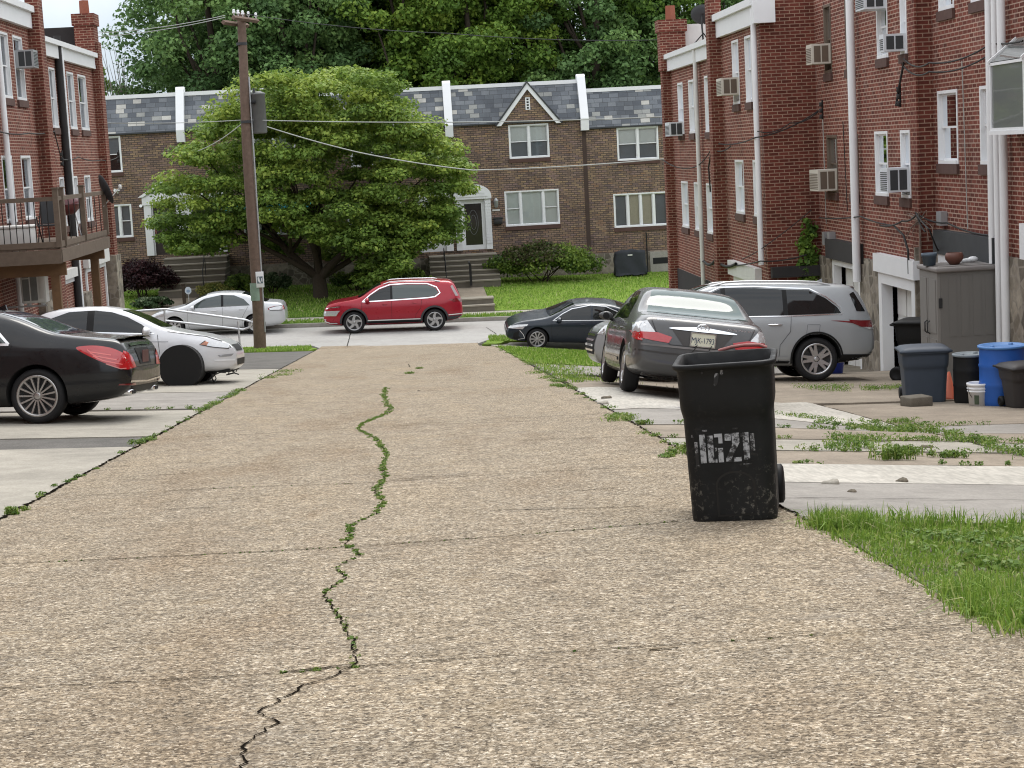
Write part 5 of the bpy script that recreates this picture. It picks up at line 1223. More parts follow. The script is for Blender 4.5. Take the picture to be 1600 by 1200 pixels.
WT = [(345, 93, 19, 4.6, M_wood1, 'dark evergreen looking tree at the left edge of the wood, against the sky'), (405, 97, 22, 4.8, M_wood1, 'tall dark tree behind the top of the utility pole'), (455, 92, 17.5, 4.0, M_wood1, 'dark tree rising straight above the maple crown'),
      (535, 98, 21, 4.6, M_wood2, 'mid green tree between the dark left trees and the lime green ones'), (640, 93, 18, 4.4, M_wood3, 'lime green tree above the left end of the white gable roof'), (745, 92, 17, 4.2, M_wood3, 'bright yellow green tree directly above the white edged gable'),
      (690, 100, 22, 5.0, M_wood2, 'tall tree behind the two lime green trees'), (840, 96, 20, 4.6, M_wood2, 'leafy tree behind the roof divider of the far right house'), (930, 93, 18, 4.3, M_wood1, 'dark tree above the far right slate roof'),
      (1015, 96, 20, 4.6, M_wood2, 'green tree beside the brick chimney and dish'), (1110, 98, 21, 4.8, M_wood1, 'dark tree behind the rooftop satellite dish'), (590, 104, 23, 5.0, M_wood1, 'back row tree seen between the lime green and mid green trees'), (890, 104, 23, 5.2, M_wood1, 'back row tree right of centre'), (400, 104, 23, 5.0, M_wood2, 'back row tree left of centre behind the pole'), (780, 105, 23, 5, M_wood1, 'back row dark tree over the gable')]
WT += [(372, 106, 23, 4.9, M_wood1, 'back row dark tree behind the left end of the wood'), (1050, 106, 23, 5.4, M_wood2, 'back row tree behind the brick chimney'), (500, 107, 23, 5.2, M_wood1, 'back row tree behind the left middle of the wood'), (690, 107, 23, 5.4, M_wood2, 'back row tree farthest behind the lime green trees')]
for i, a in enumerate(WT): wood_tree(i, *a, lo=.10)
wood_tree(20, 160, 96, 10.8, 1.9, M_wood2, 'small pale tree left of the wood beside the brick chimney', 100, .11, 40, .2)
x = onY(182, 110, 94)[0]; bt = thing('bare_tree', 'leafless tree of grey twigs against the sky at the left', 'tree', (x, 94, -4)); mb = MB()
mb.tube([(0, 0, -.3), (.05, 0, 7.6)], [.14, .08], 6)
for k in range(26): a = random.uniform(-1.0, 1.0); tube_tree(mb, (0.03, 0, random.uniform(6.0, 7.7)), (a, random.uniform(-.5, .5), random.uniform(9, 12.2)), .04, .008, .06, 4)
mb.build('trunk', plain('grey_twig', (.22, .20, .18, 1), .9), bt)
# ================================================================ VEHICLES
def smooth_curve(pts, x):
    """monotone cubic through (x, v) points"""
    P = pts
    if x <= P[0][0]: return P[0][1]
    if x >= P[-1][0]: return P[-1][1]
    n = len(P); h = [P[i+1][0]-P[i][0] for i in range(n-1)]; d = [(P[i+1][1]-P[i][1])/h[i] for i in range(n-1)]
    m = [d[0]]+[0 if d[i-1]*d[i] <= 0 else 2*d[i-1]*d[i]/(d[i-1]+d[i]) for i in range(1, n-1)]+[d[-1]]
    for i in range(n-1):
        if x <= P[i+1][0]:
            t = (x-P[i][0])/h[i]; return ((2*t**3-3*t*t+1)*P[i][1]+(t**3-2*t*t+t)*h[i]*m[i]+(-2*t**3+3*t*t)*P[i+1][1]+(t**3-t*t)*h[i]*m[i+1])
def bake(o):
    dg = bpy.context.evaluated_depsgraph_get(); me = bpy.data.meshes.new_from_object(o.evaluated_get(dg)); return me
class Car:
    def __init__(s, name, label, sp, M_p, tailpos, heading, group='cars', cat='car'):
        s.sp = sp; s.L, s.W, s.H = sp['L'], sp['W'], sp['H']; s.tr = sp['tr']
        s.root = thing(name, label, cat, (0, 0, 0)); s.paint = M_p; s.label = label
        s.place(tailpos, heading); s.body(); s.wheels()
    def place(s, tail, hd):
        L_ = s.L; h = Vector((math.cos(hd), math.sin(hd))); l = Vector((-h.y, h.x)); t = Vector(tail)
        P = {}
        for k, xx in (('r', s.sp['xr']), ('f', s.sp['xf'])):
            for sd_ in (-1, 1):
                q = t+h*xx+l*(sd_*(s.W/2-.12)); P[k, sd_] = Vector((q.x, q.y, zg(q.x, q.y)+.012))
        fx = ((P['f', 1]+P['f', -1])-(P['r', 1]+P['r', -1])).normalized(); ly = ((P['f', 1]+P['r', 1])-(P['f', -1]+P['r', -1])).normalized()
        uz = fx.cross(ly).normalized(); ly = uz.cross(fx)
        mid = (P['f', 1]+P['f', -1]+P['r', 1]+P['r', -1])/4; wx = (s.sp['xr']+s.sp['xf'])/2-L_/2
        o = mid-fx*wx
        s.root.matrix_world = Matrix(((fx.x, ly.x, uz.x, o.x), (fx.y, ly.y, uz.y, o.y), (fx.z, ly.z, uz.z, o.z), (0, 0, 0, 1)))
    def body(s):
        sp = s.sp; L_, W = s.L, s.W; hw = W/2
        xs = [0, .015, .05, .1, .17, .26]; x = .38
        while x < L_-.4: xs.append(round(x, 3)); x += .115
        xs += [L_-.34, L_-.25, L_-.17, L_-.1, L_-.05, L_-.015, L_]
        ring = []; K = 12
        plan = sp.get('plan') or [(0, .80), (.06, .87), (.2, .93), (.6, .985), (1.2, 1), (L_-1.3, 1), (L_-.7, .97), (L_-.3, .89), (L_-.08, .78), (L_, .70)]
        bot = sp.get('bot') or [(0, .42), (.15, .30), (.6, .22), (1.2, .19), (L_-1.2, .19), (L_-.5, .21), (L_-.1, .26), (L_, .36)]
        V = []
        for x in xs:
            w_ = hw*smooth_curve(plan, x); zt = smooth_curve(sp['top'], x); zb = smooth_curve(bot, x); zb = min(zb, zt-.12)
            bl = min(smooth_curve(sp['belt'], x), zt-.012); g = max(0, zt-bl); sh = bl-(.10 if g > .1 else .05)
            sh = max(sh, zb+.08); bl = max(bl, sh+.015)
            wb = w_*.955-.01; k = min(1, g/.3); wr = wb-min(.62*g, .34*g+.03)*1.0
            c = [(0, zb), (w_*.78, zb), (w_*.95, zb+.05), (w_*.995, zb+.30*(sh-zb)), (w_*1.0, zb+.68*(sh-zb)), (w_*.985, sh), (wb, bl),
                 (wb+(wr-wb)*.5, bl+.50*g), (wr, bl+.86*g), (wr*.84, bl+.97*g), (wr*.45, zt-.004), (0, zt)]
            V.append([(x-L_/2, y, z) for y, z in c]+[(x-L_/2, -y, z) for y, z in c[1:-1]][::-1])
        n = len(V[0]); mb = MB(); vs = [p for r in V for p in r]; fs = []
        for i in range(len(V)-1):
            for k in range(n): fs.append((i*n+k, i*n+(k+1) % n, (i+1)*n+(k+1) % n, (i+1)*n+k))
        for e in (0, len(V)-1):
            b = e*n
            fs.append((b, b+1, b+n-1))
            for k in range(1, K-2): fs.append((b+k, b+k+1, b+n-k-1, b+n-k))
            fs.append((b+K-2, b+K-1, b+K))
        mb.add(vs, fs, 0, True); o = mb.build('body', [s.paint, M_well], s.root, None, fix=True, uv=False)
        sb = o.modifiers.new('s', 'SUBSURF'); sb.levels = sp.get('sub', 1); sb.render_levels = sb.levels
        me = bake(o); s.bvh = BVHTree.FromPolygons([v.co.copy() for v in me.vertices], [tuple(p.vertices) for p in me.polygons])
        ar = s.tr+sp.get('gap', .05); s.ar = ar
        cb = MB()
        for xx in (sp['xr'], sp['xf']):
            for sd_ in (-1, 1):
                cb.lathe([(0, sd_*(hw-.42)), (ar, sd_*(hw-.42)), (ar, sd_*(hw+.3)), (0, sd_*(hw+.3))], (xx-L_/2, 0, s.tr+.012), 'y', 40)
        co = cb.build('cutter', M_well, None, None, fix='weld', uv=False)
        co.matrix_world = s.root.matrix_world.copy()
        bpy.context.view_layer.update()
        for a, b in ((co, o),):
            bo = b.modifiers.new('b', 'BOOLEAN'); bo.object = a; bo.operation = 'DIFFERENCE'; bo.solver = 'EXACT'; bo.material_mode = 'TRANSFER'
        bpy.context.view_layer.update()
        me2 = bake(o); me2.set_sharp_from_angle(angle=R(38)); o.modifiers.clear(); o.data = me2; bpy.data.objects.remove(co)
        s.bodyo = o
    def hit(s, o, d):
        r = s.bvh.ray_cast(Vector(o), Vector(d)); return r[0], r[1]
    def panel(s, name, pts, axis, mat, eps=.004, side=1, parent=None, res=.06, thick=0):
        """a piece of bodywork, glass or lamp lying on the body: outline seen along an axis"""
        if len(pts) < 3: return None
        v, f = tri_fill([tuple(p) for p in pts], res); vs = []; ok = []
        h = s.L/2
        for (a, b) in v:
            if axis == 'side': o, d = (a-h, side*3, b), (0, -side, 0)
            elif axis == 'top': o, d = (a-h, b, 4), (0, 0, -1)
            elif axis == 'rear': o, d = (-h-2, a, b), (1, 0, 0)
            elif axis == 'front': o, d = (h+2, a, b), (-1, 0, 0)
            p, nn = s.hit(o, d)
            if p is None:
                p, nn, *_ = s.bvh.find_nearest(Vector(o)+Vector(d)*(3-s.W/2 if axis == 'side' else 2))
            if nn.dot(Vector(d)) > 0: nn = -nn
            vs.append(tuple(p+nn*eps))
        mb = MB(); mb.add(vs, f, 0, True); o = mb.build(name, mat, parent or s.root, None, fix=False, uv=False)
        dv = {'side': Vector((0, -side, 0)), 'top': Vector((0, 0, -1)), 'rear': Vector((1, 0, 0)), 'front': Vector((-1, 0, 0))}[axis]
        fl = [p for p in o.data.polygons if p.normal.dot(dv) > 0]
        if len(fl) > len(o.data.polygons)/2: o.data.flip_normals()
        return o
    def both(s, name, pts, mat, eps=.004, res=.06, parent=None):
        r = [s.panel(name, pts, 'side', mat, eps, sd_, parent, res) for sd_ in (-1, 1)]; return r
    def strips(s, name, lines, wd, mat, axis='side', sides=(-1, 1), eps=.006, parent=None):
        """thin strips (trim, shut lines) following the body; all of one mesh"""
        h = s.L/2
        if len(sides) > 1:
            return [s.strips(name, lines, wd, mat, axis, (q,), eps, parent) for q in sides]
        if len(lines) > 1:
            return [s.strips(name, [q], wd, mat, axis, sides, eps, parent) for q in lines]
        mb = MB()
        for side in sides:
            for ln in lines:
                P = []
                for a, b in zip(ln, ln[1:]):
                    n = max(1, int(math.hypot(b[0]-a[0], b[1]-a[1])/.05))
                    for i in range(n): P.append((a[0]+(b[0]-a[0])*i/n, a[1]+(b[1]-a[1])*i/n))
                P.append(ln[-1]); q = []
                for i, p in enumerate(P):
                    a = P[max(0, i-1)]; b = P[min(len(P)-1, i+1)]; tx_, ty_ = b[0]-a[0], b[1]-a[1]; l = math.hypot(tx_, ty_) or 1
                    for sg in (-.5, .5):
                        A, B = p[0]-ty_/l*wd*sg, p[1]+tx_/l*wd*sg
                        if axis == 'side': o, d = (A-h, side*3, B), (0, -side, 0)
                        elif axis == 'top': o, d = (A-h, B, 4), (0, 0, -1)
                        elif axis == 'rear': o, d = (-h-2, A, B), (1, 0, 0)
                        else: o, d = (h+2, A, B), (-1, 0, 0)
                        hp, nn = s.hit(o, d)
                        if hp is None: hp, nn, *_ = s.bvh.find_nearest(Vector(o)+Vector(d)*2)
                        if nn.dot(Vector(d)) > 0: nn = -nn
                        q.append(tuple(hp+nn*eps))
                mb.add(q, [(2*i, 2*i+1, 2*i+3, 2*i+2) for i in range(len(P)-1)], 0, True)
        return mb.build(name, mat, parent or s.root, None, fix=False, uv=False)
    def wheels(s):
        sp = s.sp; tr = s.tr; rr = sp['rr']; tw = sp.get('tw', .225)
        for xx in (sp['xr'], sp['xf']):
            for sd_ in (-1, 1):
                y = sd_*(s.W/2-sp.get('inset', .03)-tw/2)
                wh = empty('wheel', s.root, (xx-s.L/2, y, tr+.0))
                t = MB(); b = tw/2
                t.lathe([(rr-.005, -b+.02), (rr+.02, -b), (tr-.045, -b-.006), (tr-.012, -b+.02), (tr, -b+.045), (tr, b-.045), (tr-.012, b-.02), (tr-.045, b+.006), (rr+.02, b), (rr-.005, b-.02)], (0, 0, 0), 'y', 40)
                t.build('tyre', M_rub, wh, None, uv=False)
                r = MB(); o = sd_*b
                r.lathe([(rr+.012, o-sd_*.012), (rr, o-sd_*.002), (rr-.022, o-sd_*.008), (rr-.03, o-sd_*.06), (rr-.04, -o*.8)], (0, 0, 0), 'y', 40, 0)
                r.lathe([(0, o-sd_*.10), (rr-.03, o-sd_*.10)], (0, 0, 0), 'y', 32, 1)
                sp['rim'](r, rr, o, sd_)
                r.lathe([(0, o-sd_*.018), (.03, o-sd_*.018), (.055, o-sd_*.024), (.06, o-sd_*.06)], (0, 0, 0), 'y', 16, 0)
                r.build('rim', [sp.get('rimmat', M_rim), M_rimd], wh, None, uv=False)
    def mirror(s, x, z, mat=None, sides=(-1, 1), sc=1):
        for sd_ in sides:
            p, nn = s.hit((x-s.L/2, sd_*3, z-.02), (0, -sd_, 0)); y = p.y if p is not None else sd_*s.W/2
            bm = bmesh.new(); bmesh.ops.create_icosphere(bm, subdivisions=3, radius=1)
            for v in bm.verts:
                c = v.co; v.co = Vector((c.x*.085*(1.0 if c.x > 0 else .5), c.y*.125, c.z*.075*(1-.15*c.y*sd_)))*sc
                v.co += Vector((x-s.L/2, y+sd_*.15*sc, z))
            mb = MB(); mb.addbm(bm, 0, True); o = mb.build('door_mirror', mat or s.paint, s.root, None, uv=False)
            mb = MB(); mb.tube([(x-s.L/2+.02, y-sd_*.02, z-.06), (x-s.L/2+.0, y+sd_*.1, z-.02)], .028, 6); mb.build('mirror_arm', M_plast, o, None, uv=False)
            mb = MB(); mb.lathe([(0, -.048*sc), (.06*sc, -.045*sc)], (x-s.L/2, y+sd_*.15*sc, z), 'x', 12); mb.build('mirror_glass', M_dark, o, None, uv=False)
    def handles(s, pos, mat=None, ln=.17):
        for (x, z) in pos:
            for sd_ in (-1, 1):
                p, nn = s.hit((x-s.L/2, sd_*3, z), (0, -sd_, 0))
                if p is None: continue
                mb = MB(); y = p.y+sd_*.022; a = x-s.L/2
                mb.tube([(a-ln/2, y-sd_*.03, z), (a-ln/2+.03, y, z), (a+ln/2-.03, y, z), (a+ln/2, y-sd_*.03, z)], .014, 6); mb.build('door_handle', mat or s.paint, s.root, None, uv=False)
    def glasswork(s, ws, bl, wsw=(.70, .56), blw=(.66, .54), mat=None, blmat=None):
        """windscreen between x = ws (base, top), rear window between bl (base, top)"""
        def quadp(xb, xt, wb, wt):
            n = 6; a = [(xb+(xt-xb)*0, -wb+2*wb*i/n) for i in range(n+1)]; sg = 1 if xt > xb else -1
            a = [(x-sg*.05*(1-(abs(y)/wb)**2), y) for x, y in a]
            b = [(xt, wt-2*wt*i/n) for i in range(n+1)]; b = [(x-sg*.04*(1-(abs(y)/wt)**2), y) for x, y in b]; return a+b
        if ws: s.panel('windscreen', quadp(ws[0], ws[1], *wsw), 'top', mat or M_cg, .004, 1, None, .08)
        if bl: s.panel('rear_window', quadp(bl[0], bl[1], *blw), 'top', blmat or M_cg, .004, 1, None, .08)
    def plate(s, z, mat, txt=None, axis='rear', w_=.31, h_=.16, y=0, dx=.02, frame=None):
        o, d = ((-s.L/2-2, y, z), (1, 0, 0)) if axis == 'rear' else ((s.L/2+2, y, z), (-1, 0, 0))
        p, nn = s.hit(o, d); x = p.x-(dx if axis == 'rear' else -dx); sg = -1 if axis == 'rear' else 1
        mb = MB(); mb.box(min(x, x+sg*.008), max(x, x+sg*.008), y-w_/2, y+w_/2, z-h_/2, z+h_/2); o_ = mb.build('license_plate', mat, s.root, None, uv=False)
        if frame:
            mb = MB(); t = .014; a, b = sorted((x, x+sg*.016))
            mb.box(a, b, y-w_/2-t, y-w_/2, z-h_/2-t, z+h_/2+t); mb.box(a, b, y+w_/2, y+w_/2+t, z-h_/2-t, z+h_/2+t); mb.box(a, b, y-w_/2, y+w_/2, z+h_/2, z+h_/2+t); mb.box(a, b, y-w_/2, y+w_/2, z-h_/2-t, z-h_/2); mb.build('plate_frame', frame, o_, None, uv=False)
        if txt:
            q = text_mesh('plate_number', txt, .098, plain('plate_blue', (.02, .035, .09, 1), .5), o_, (x+sg*.010, y, z-.012), (R(90), 0, R(-90) if axis == 'rear' else R(90)), .001); q.scale = (.78, 1.05, 1)
        return o_
    def arches(s, w_, mat, z0=None):
        """plastic lip round the wheel openings"""
        for xx in (s.sp['xr'], s.sp['xf']):
            cz = s.tr+.012; n = 26; a0 = math.asin(max(-1, ((z0 or .24)-cz)/(s.ar+w_)))
            th = [a0+(math.pi-2*a0)*k/n for k in range(n+1)]
            out = [(xx+(s.ar+w_)*math.cos(t), cz+(s.ar+w_)*math.sin(t)) for t in th]; inn = [(xx+(s.ar+.002)*math.cos(t), cz+(s.ar+.002)*math.sin(t)) for t in th[::-1]]
            s.both('wheel_arch_trim', out+inn, mat, .012, .08)
    def z_at(s, x): return smooth_curve(s.sp['top'], x)
# wheel rims: spokes as wedges in the wheel plane
def rim_spokes(n, w0, w1, twin=0, curve=0, r0=.045, sink=.02, phase=0, m2=None):
    def f(mb, rr, o, sd_):
        for k in range(n):
            for tw in ((-twin, twin) if twin else (0,)):
                a = 2*math.pi*(k+phase)/n+tw; r1 = rr-.012
                def P(r, lat, y):
                    b = a+curve*(r-r0)/(r1-r0)*(1 if sd_ > 0 else -1); return (r*math.cos(b)-lat*math.sin(b), y, r*math.sin(b)+lat*math.cos(b))
                rs = [r0, (r0+r1)/2, r1]; ws_ = [w0, (w0+w1)/2*.95, w1]; vs = []
                for r, w_ in zip(rs, ws_):
                    y0 = o-sd_*(sink*(1-(r-r0)/(r1-r0)*.6)+.003); vs += [P(r, -w_/2, y0), P(r, w_/2, y0), P(r, w_/2*1.25, y0-sd_*.045), P(r, -w_/2*1.25, y0-sd_*.045)]
                fs = []
                for i in range(2):
                    b = i*4; fs += [(b, b+1, b+5, b+4), (b+1, b+2, b+6, b+5), (b+3, b, b+4, b+7)]
                mb.add(vs, fs, 0)
    return f
def offs(P, d, c=None):
    """outline pushed outwards from its middle by d"""
    cx, cy = (sum(p[0] for p in P)/len(P), sum(p[1] for p in P)/len(P)); out = []
    n = len(P); A = sum(P[i][0]*P[(i+1) % n][1]-P[(i+1) % n][0]*P[i][1] for i in range(n)); sg = 1 if A > 0 else -1
    for i in range(n):
        a, b, c_ = P[i-1], P[i], P[(i+1) % n]
        def nrm(p, q): l = math.hypot(q[0]-p[0], q[1]-p[1]) or 1; return ((q[1]-p[1])/l*sg, -(q[0]-p[0])/l*sg)
        n1, n2 = nrm(a, b), nrm(b, c_); mx_, my_ = n1[0]+n2[0], n1[1]+n2[1]; l = math.hypot(mx_, my_) or 1; k = min(2, 1/max(.4, (mx_*n1[0]+my_*n1[1])/l))
        out.append((b[0]+mx_/l*d*k, b[1]+my_/l*d*k))
    return out
def curve_pts(P, n=6):
    """closed smooth outline through a few points"""
    out = []; m = len(P)
    for i in range(m):
        p0, p1, p2, p3 = P[i-1], P[i], P[(i+1) % m], P[(i+2) % m]
        for k in range(n):
            t = k/n; out.append(tuple(.5*((2*p1[j])+(-p0[j]+p2[j])*t+(2*p0[j]-5*p1[j]+4*p2[j]-p3[j])*t*t+(-p0[j]+3*p1[j]-3*p2[j]+p3[j])*t**3) for j in (0, 1)))
    return out
# ---- grey sedan seen from behind
M_pgrey = paint('paint_warm_grey', (.082, .083, .086, 1), .3, .36)
A = dict(L=5.0, W=1.85, H=1.485, tr=.328, rr=.215, xr=1.08, xf=3.90, sub=2, rim=rim_spokes(7, .045, .085), tw=.21,
    top=[(0, .66), (.02, .78), (.06, .93), (.13, 1.035), (.25, 1.07), (.62, 1.10), (.80, 1.13), (1.45, 1.43), (1.9, 1.478), (2.4, 1.485), (2.9, 1.445), (3.2, 1.33), (3.75, 1.07), (4.1, 1.0), (4.6, .90), (4.88, .76), (4.97, .64), (5.0, .55)],
    belt=[(0, .9), (.6, .975), (1.2, .955), (3.6, .93), (4.2, .90), (5, .7)],
    bot=[(0, .44), (.10, .32), (.5, .26), (1.2, .20), (3.8, .19), (4.5, .21), (4.9, .25), (5, .36)],
    plan=[(0, .84), (.04, .90), (.15, .945), (.5, .985), (1.1, 1), (3.3, 1), (4.0, .975), (4.45, .91), (4.75, .83), (4.93, .73), (5, .64)])
ca = Car('gray_sedan', 'grey sedan parked with its back to the viewer behind the black bin, Pennsylvania style plate', A, M_pgrey, (3.62, 23.0), R(89.2))
ca.root['label'] = 'warm grey sedan seen from behind, parked beyond the black wheeled bin'
ca.glasswork((3.70, 2.95), (.70, 1.52), (.66, .55), (.69, .55), blmat=M_cgr)
g1 = [(1.42, 1.0), (2.28, .985), (2.28, 1.40), (1.9, 1.385), (1.55, 1.27)]; g2p = [(2.34, .985), (3.38, .98), (3.05, 1.24), (2.7, 1.36), (2.34, 1.40)]
for g in (g1, g2p): ca.both('window', g, M_cg)
ca.strips('door_gap', [[(1.35, .95), (1.5, .6), (1.62, .28)], [(2.31, .98), (2.31, .25)], [(3.5, .95), (3.5, .3)], [(1.6, .27), (3.5, .27)]], .008, M_black)
ca.strips('body_moulding', [[(1.65, .42), (3.45, .42)]], .05, M_pgrey, eps=.014)
ca.handles([(1.62, .86), (2.55, .86)]); ca.mirror(3.32, 1.0, M_pgrey, sc=.85)
for sd_ in (-1, 1):
    rl = [(sd_*.40, .80), (sd_*.44, .72), (sd_*.66, .735), (sd_*.86, .76), (sd_*.90, .83), (sd_*.60, .845)]
    o = ca.panel('tail_light', rl, 'rear', M_red, .012, 1, None, .04)
    ca.panel('lens', [(sd_*.63, .85), (sd_*.70, .775), (sd_*.89, .80), (sd_*.875, .94), (sd_*.74, .985)], 'rear', M_lens, .010, 1, o, .04)
    ca.panel('lens', [(.02, .73), (.32, .76), (.34, .86), (.22, .97), (.08, .97)], 'side', M_lens, .008, sd_, o, .04)
    ca.panel('lens', [(.02, .72), (.32, .755), (.30, .83), (.02, .82)], 'side', M_red, .011, sd_, o, .04)
ca.strips('boot_gap', [[(-.68, 1.0), (-.62, .86), (-.42, .70), (.42, .70), (.62, .86), (.68, 1.0)]], .010, M_black, 'rear', (1,), .009)
ca.panel('plate_recess', [(-.40, .895), (.40, .895), (.25, .705), (-.25, .705)], 'rear', plain('recess_grey', (.06, .057, .055, 1), .5, .3), .006, 1, None, .06)
ca.panel('chrome_garnish', curve_pts([(-.42, .905), (-.1, .90), (.1, .90), (.42, .905), (.40, .925), (.08, .955), (-.08, .955), (-.40, .925)], 4), 'rear', M_chrome, .016, 1, None, .03)
p_, _ = ca.hit((-5, 0, .955), (1, 0, 0)); mb = MB(); mb.tube([(p_.x-.022, .075*math.cos(t*.314), .955+.05*math.sin(t*.314)) for t in range(21)], .009, 5); mb.tube([(p_.x-.022, .03*math.cos(t*.314), .955+.045*math.sin(t*.314)) for t in range(21)], .006, 5); mb.tube([(p_.x-.022, .055*math.cos(t*.314), .975+.018*math.sin(t*.314)) for t in range(21)], .006, 5); mb.build('emblem', M_chrome, ca.root, None, uv=False)
ca.plate(.80, plain('plate_white_yellow', (.62, .62, .50, 1), .5, 0, .1, 3), 'MJK-1793', frame=M_chrome, dx=.035)
p_, _ = ca.hit((-5, -.52, .975), (1, 0, 0)); q = text_mesh('model_lettering', 'AVALON XLS', .062, M_chrome, ca.root, (p_.x-.006, -.50, .965), (R(82), 0, R(-90)), .003); q.scale = (1, .62, 1)
p_, _ = ca.hit((-5, .60, 1.02), (1, 0, 0)); q = text_mesh('dealer_lettering', 'Sloane', .04, M_chrome, ca.root, (p_.x-.006, .56, 1.02), (R(65), 0, R(-90)), .002)
ca.strips('bumper_crease', [[(-.86, .60), (-.5, .585), (.5, .585), (.86, .60)]], .02, plain('dark_crease', (.05, .047, .045, 1), .4, .4), 'rear', (1,), .006)
ca.panel('bumper_step', [(-.80, .69), (.80, .69), (.80, .665), (-.80, .665)], 'rear', plain('light_crease', (.16, .15, .145, 1), .3, .6), .010, 1, None, .06)
mb = MB()
for sy in (-.09, .10):
    p_, _ = ca.hit((-5, sy, .66), (1, 0, 0)); mb.tube([(p_.x-.03, sy-.03, .735), (p_.x-.07, sy, .68), (p_.x-.03, sy+.05, .60)], .006, 5)
mb.build('loose_cable', M_wire, ca.root, None, uv=False)
# ---- black sedan, rear three-quarter
M_pblk = paint('paint_black', (.0035, .0042, .0058, 1), 0, .3, 0)
B = dict(L=5.25, W=1.90, H=1.49, tr=.352, rr=.262, xr=1.20, xf=4.37, sub=2, rim=rim_spokes(15, .020, .024, 0, 0, .05, .015), rimmat=plain('alloy_grey_rim', (.40, .39, .38, 1), .3, .8, .05, 5), tw=.255, gap=.045,
    top=[(0, .64), (.02, .76), (.07, .93), (.13, 1.04), (.22, 1.075), (.55, 1.105), (.95, 1.155), (1.6, 1.39), (2.05, 1.475), (2.6, 1.49), (3.05, 1.46), (3.35, 1.36), (3.95, 1.08), (4.4, 1.0), (4.9, .88), (5.12, .76), (5.22, .64), (5.25, .55)],
    belt=[(0, .9), (.6, 1.0), (1.2, 1.0), (3.8, .95), (4.4, .92), (5.25, .7)],
    bot=[(0, .46), (.08, .36), (.35, .28), (.9, .215), (1.4, .19), (4.0, .18), (4.7, .20), (5.15, .24), (5.25, .34)],
    plan=[(0, .80), (.04, .86), (.15, .92), (.5, .98), (1.1, 1), (4.0, 1), (4.6, .97), (4.95, .89), (5.17, .78), (5.25, .70)])
hb = R(174); cb_ = Car('black_sedan', 'glossy black sedan with red tail lamps and many-spoked wheels at the left edge', B, M_pblk, (-3.60, 23.85), hb)
cb_.glasswork((3.9, 3.12), (.92, 1.80), (.66, .56), (.70, .56), blmat=cglass('black_car_rear_glass', (.05, .055, .075, 1), .8, 1.9))
g1 = [(1.62, 1.03), (2.62, 1.015), (2.62, 1.405), (2.2, 1.39), (1.85, 1.27), (1.62, 1.09)]; g2p = [(2.69, 1.015), (3.62, .99), (3.3, 1.23), (3.0, 1.355), (2.69, 1.405)]
for g in (g1, g2p): cb_.both('window', g, M_cgb, .007); 
allg = [(1.60, 1.03), (2.65, 1.015), (3.64, .985), (3.3, 1.235), (3.0, 1.36), (2.69, 1.41), (2.2, 1.395), (1.85, 1.275)]
cb_.strips('chrome_trim', [offs(allg, .022)+[offs(allg, .022)[0]]], .032, M_chrome, eps=.009)
cb_.handles([(1.95, .90), (2.95, .88)], M_chrome, .24)
cb_.strips('door_gap', [[(1.52, 1.0), (1.56, .86), (1.72, .66), (1.76, .26)], [(2.655, 1.0), (2.66, .25)], [(3.72, .96), (3.72, .28)]], .008, M_well)
for sd_ in (-1, 1):
    o = cb_.panel('tail_light', curve_pts([(.0, .70), (.10, .685), (.30, .76), (.52, .86), (.68, .955), (.60, .985), (.40, .985), (.20, .94), (.04, .84)], 4), 'side', M_red, .008, sd_, None, .03)
    cb_.panel('lens', [(sd_*.53, .70), (sd_*.86, .685), (sd_*.88, .78), (sd_*.80, .92), (sd_*.62, .84)], 'rear', M_red, .009, 1, o, .04)
    for k in range(3): cb_.strips('lamp_bar', [[(.10+.07*k, .745+.06*k), (.34+.08*k, .80+.055*k), (.46+.04*k, .86+.04*k)]], .014, plain('lamp_bar_red', (.75, .10, .09, 1), .2, 0, .1, 20, .6, 1), sides=(sd_,), eps=.012, parent=o)  # brighter red bars inside the tail lamp
    cb_.strips('lens_rim', [[(.02, .70), (.12, .69), (.30, .755)]], .012, plain('lamp_pink_edge', (.6, .25, .24, 1), .2), sides=(sd_,), eps=.012, parent=o)
    p_, _ = cb_.hit((-5, sd_*.60, .40), (1, 0, 0)); mb = MB(); mb.bevbox(p_.x-.03, p_.x+.12, sd_*.60-.11, sd_*.60+.11, .335, .425, .03); o2 = mb.build('exhaust_tip', M_chrome, cb_.root, None, uv=False); mb = MB(); mb.box(p_.x-.036, p_.x-.031, sd_*.60-.08, sd_*.60+.08, .358, .402); mb.build('exhaust_opening', M_dark, o2, None, uv=False)
    cb_.panel('reflector', [(sd_*.60, .47), (sd_*.86, .48), (sd_*.86, .50), (sd_*.60, .50)], 'rear', M_redd, .010, 1, None, .05)
cb_.strips('chrome_bar', [[(-.50, .985), (0, .992), (.50, .985)]], .035, M_chrome, 'rear', (1,), .016)
cb_.strips('bumper_chrome', [[(-.78, .525), (0, .50), (.78, .525)]], .022, M_chrome, 'rear', (1,), .012)
cb_.panel('plate_recess', [(-.34, .94), (.34, .94), (.28, .73), (-.28, .73)], 'rear', M_well, .006, 1, None, .06)
cb_.plate(.83, plain('plate_dark_red', (.10, .04, .04, 1), .5), None, dx=.02)
cb_.panel('diffuser', [(-.72, .46), (.72, .46), (.66, .37), (-.66, .37)], 'rear', M_plast, .006, 1, None, .06)
cb_.strips('boot_gap', [[(-.70, 1.0), (-.58, .84), (-.50, .70), (.50, .70), (.58, .84), (.70, 1.0)]], .008, M_well, 'rear', (1,), .008)
mb = MB(); mb.add([(-2.45+.9, -.62, 1.075), (-2.45, -.62, 1.09)], []) ; 
sp_ = MB(); ys_ = [-.68+.136*k for k in range(11)]; vs = []
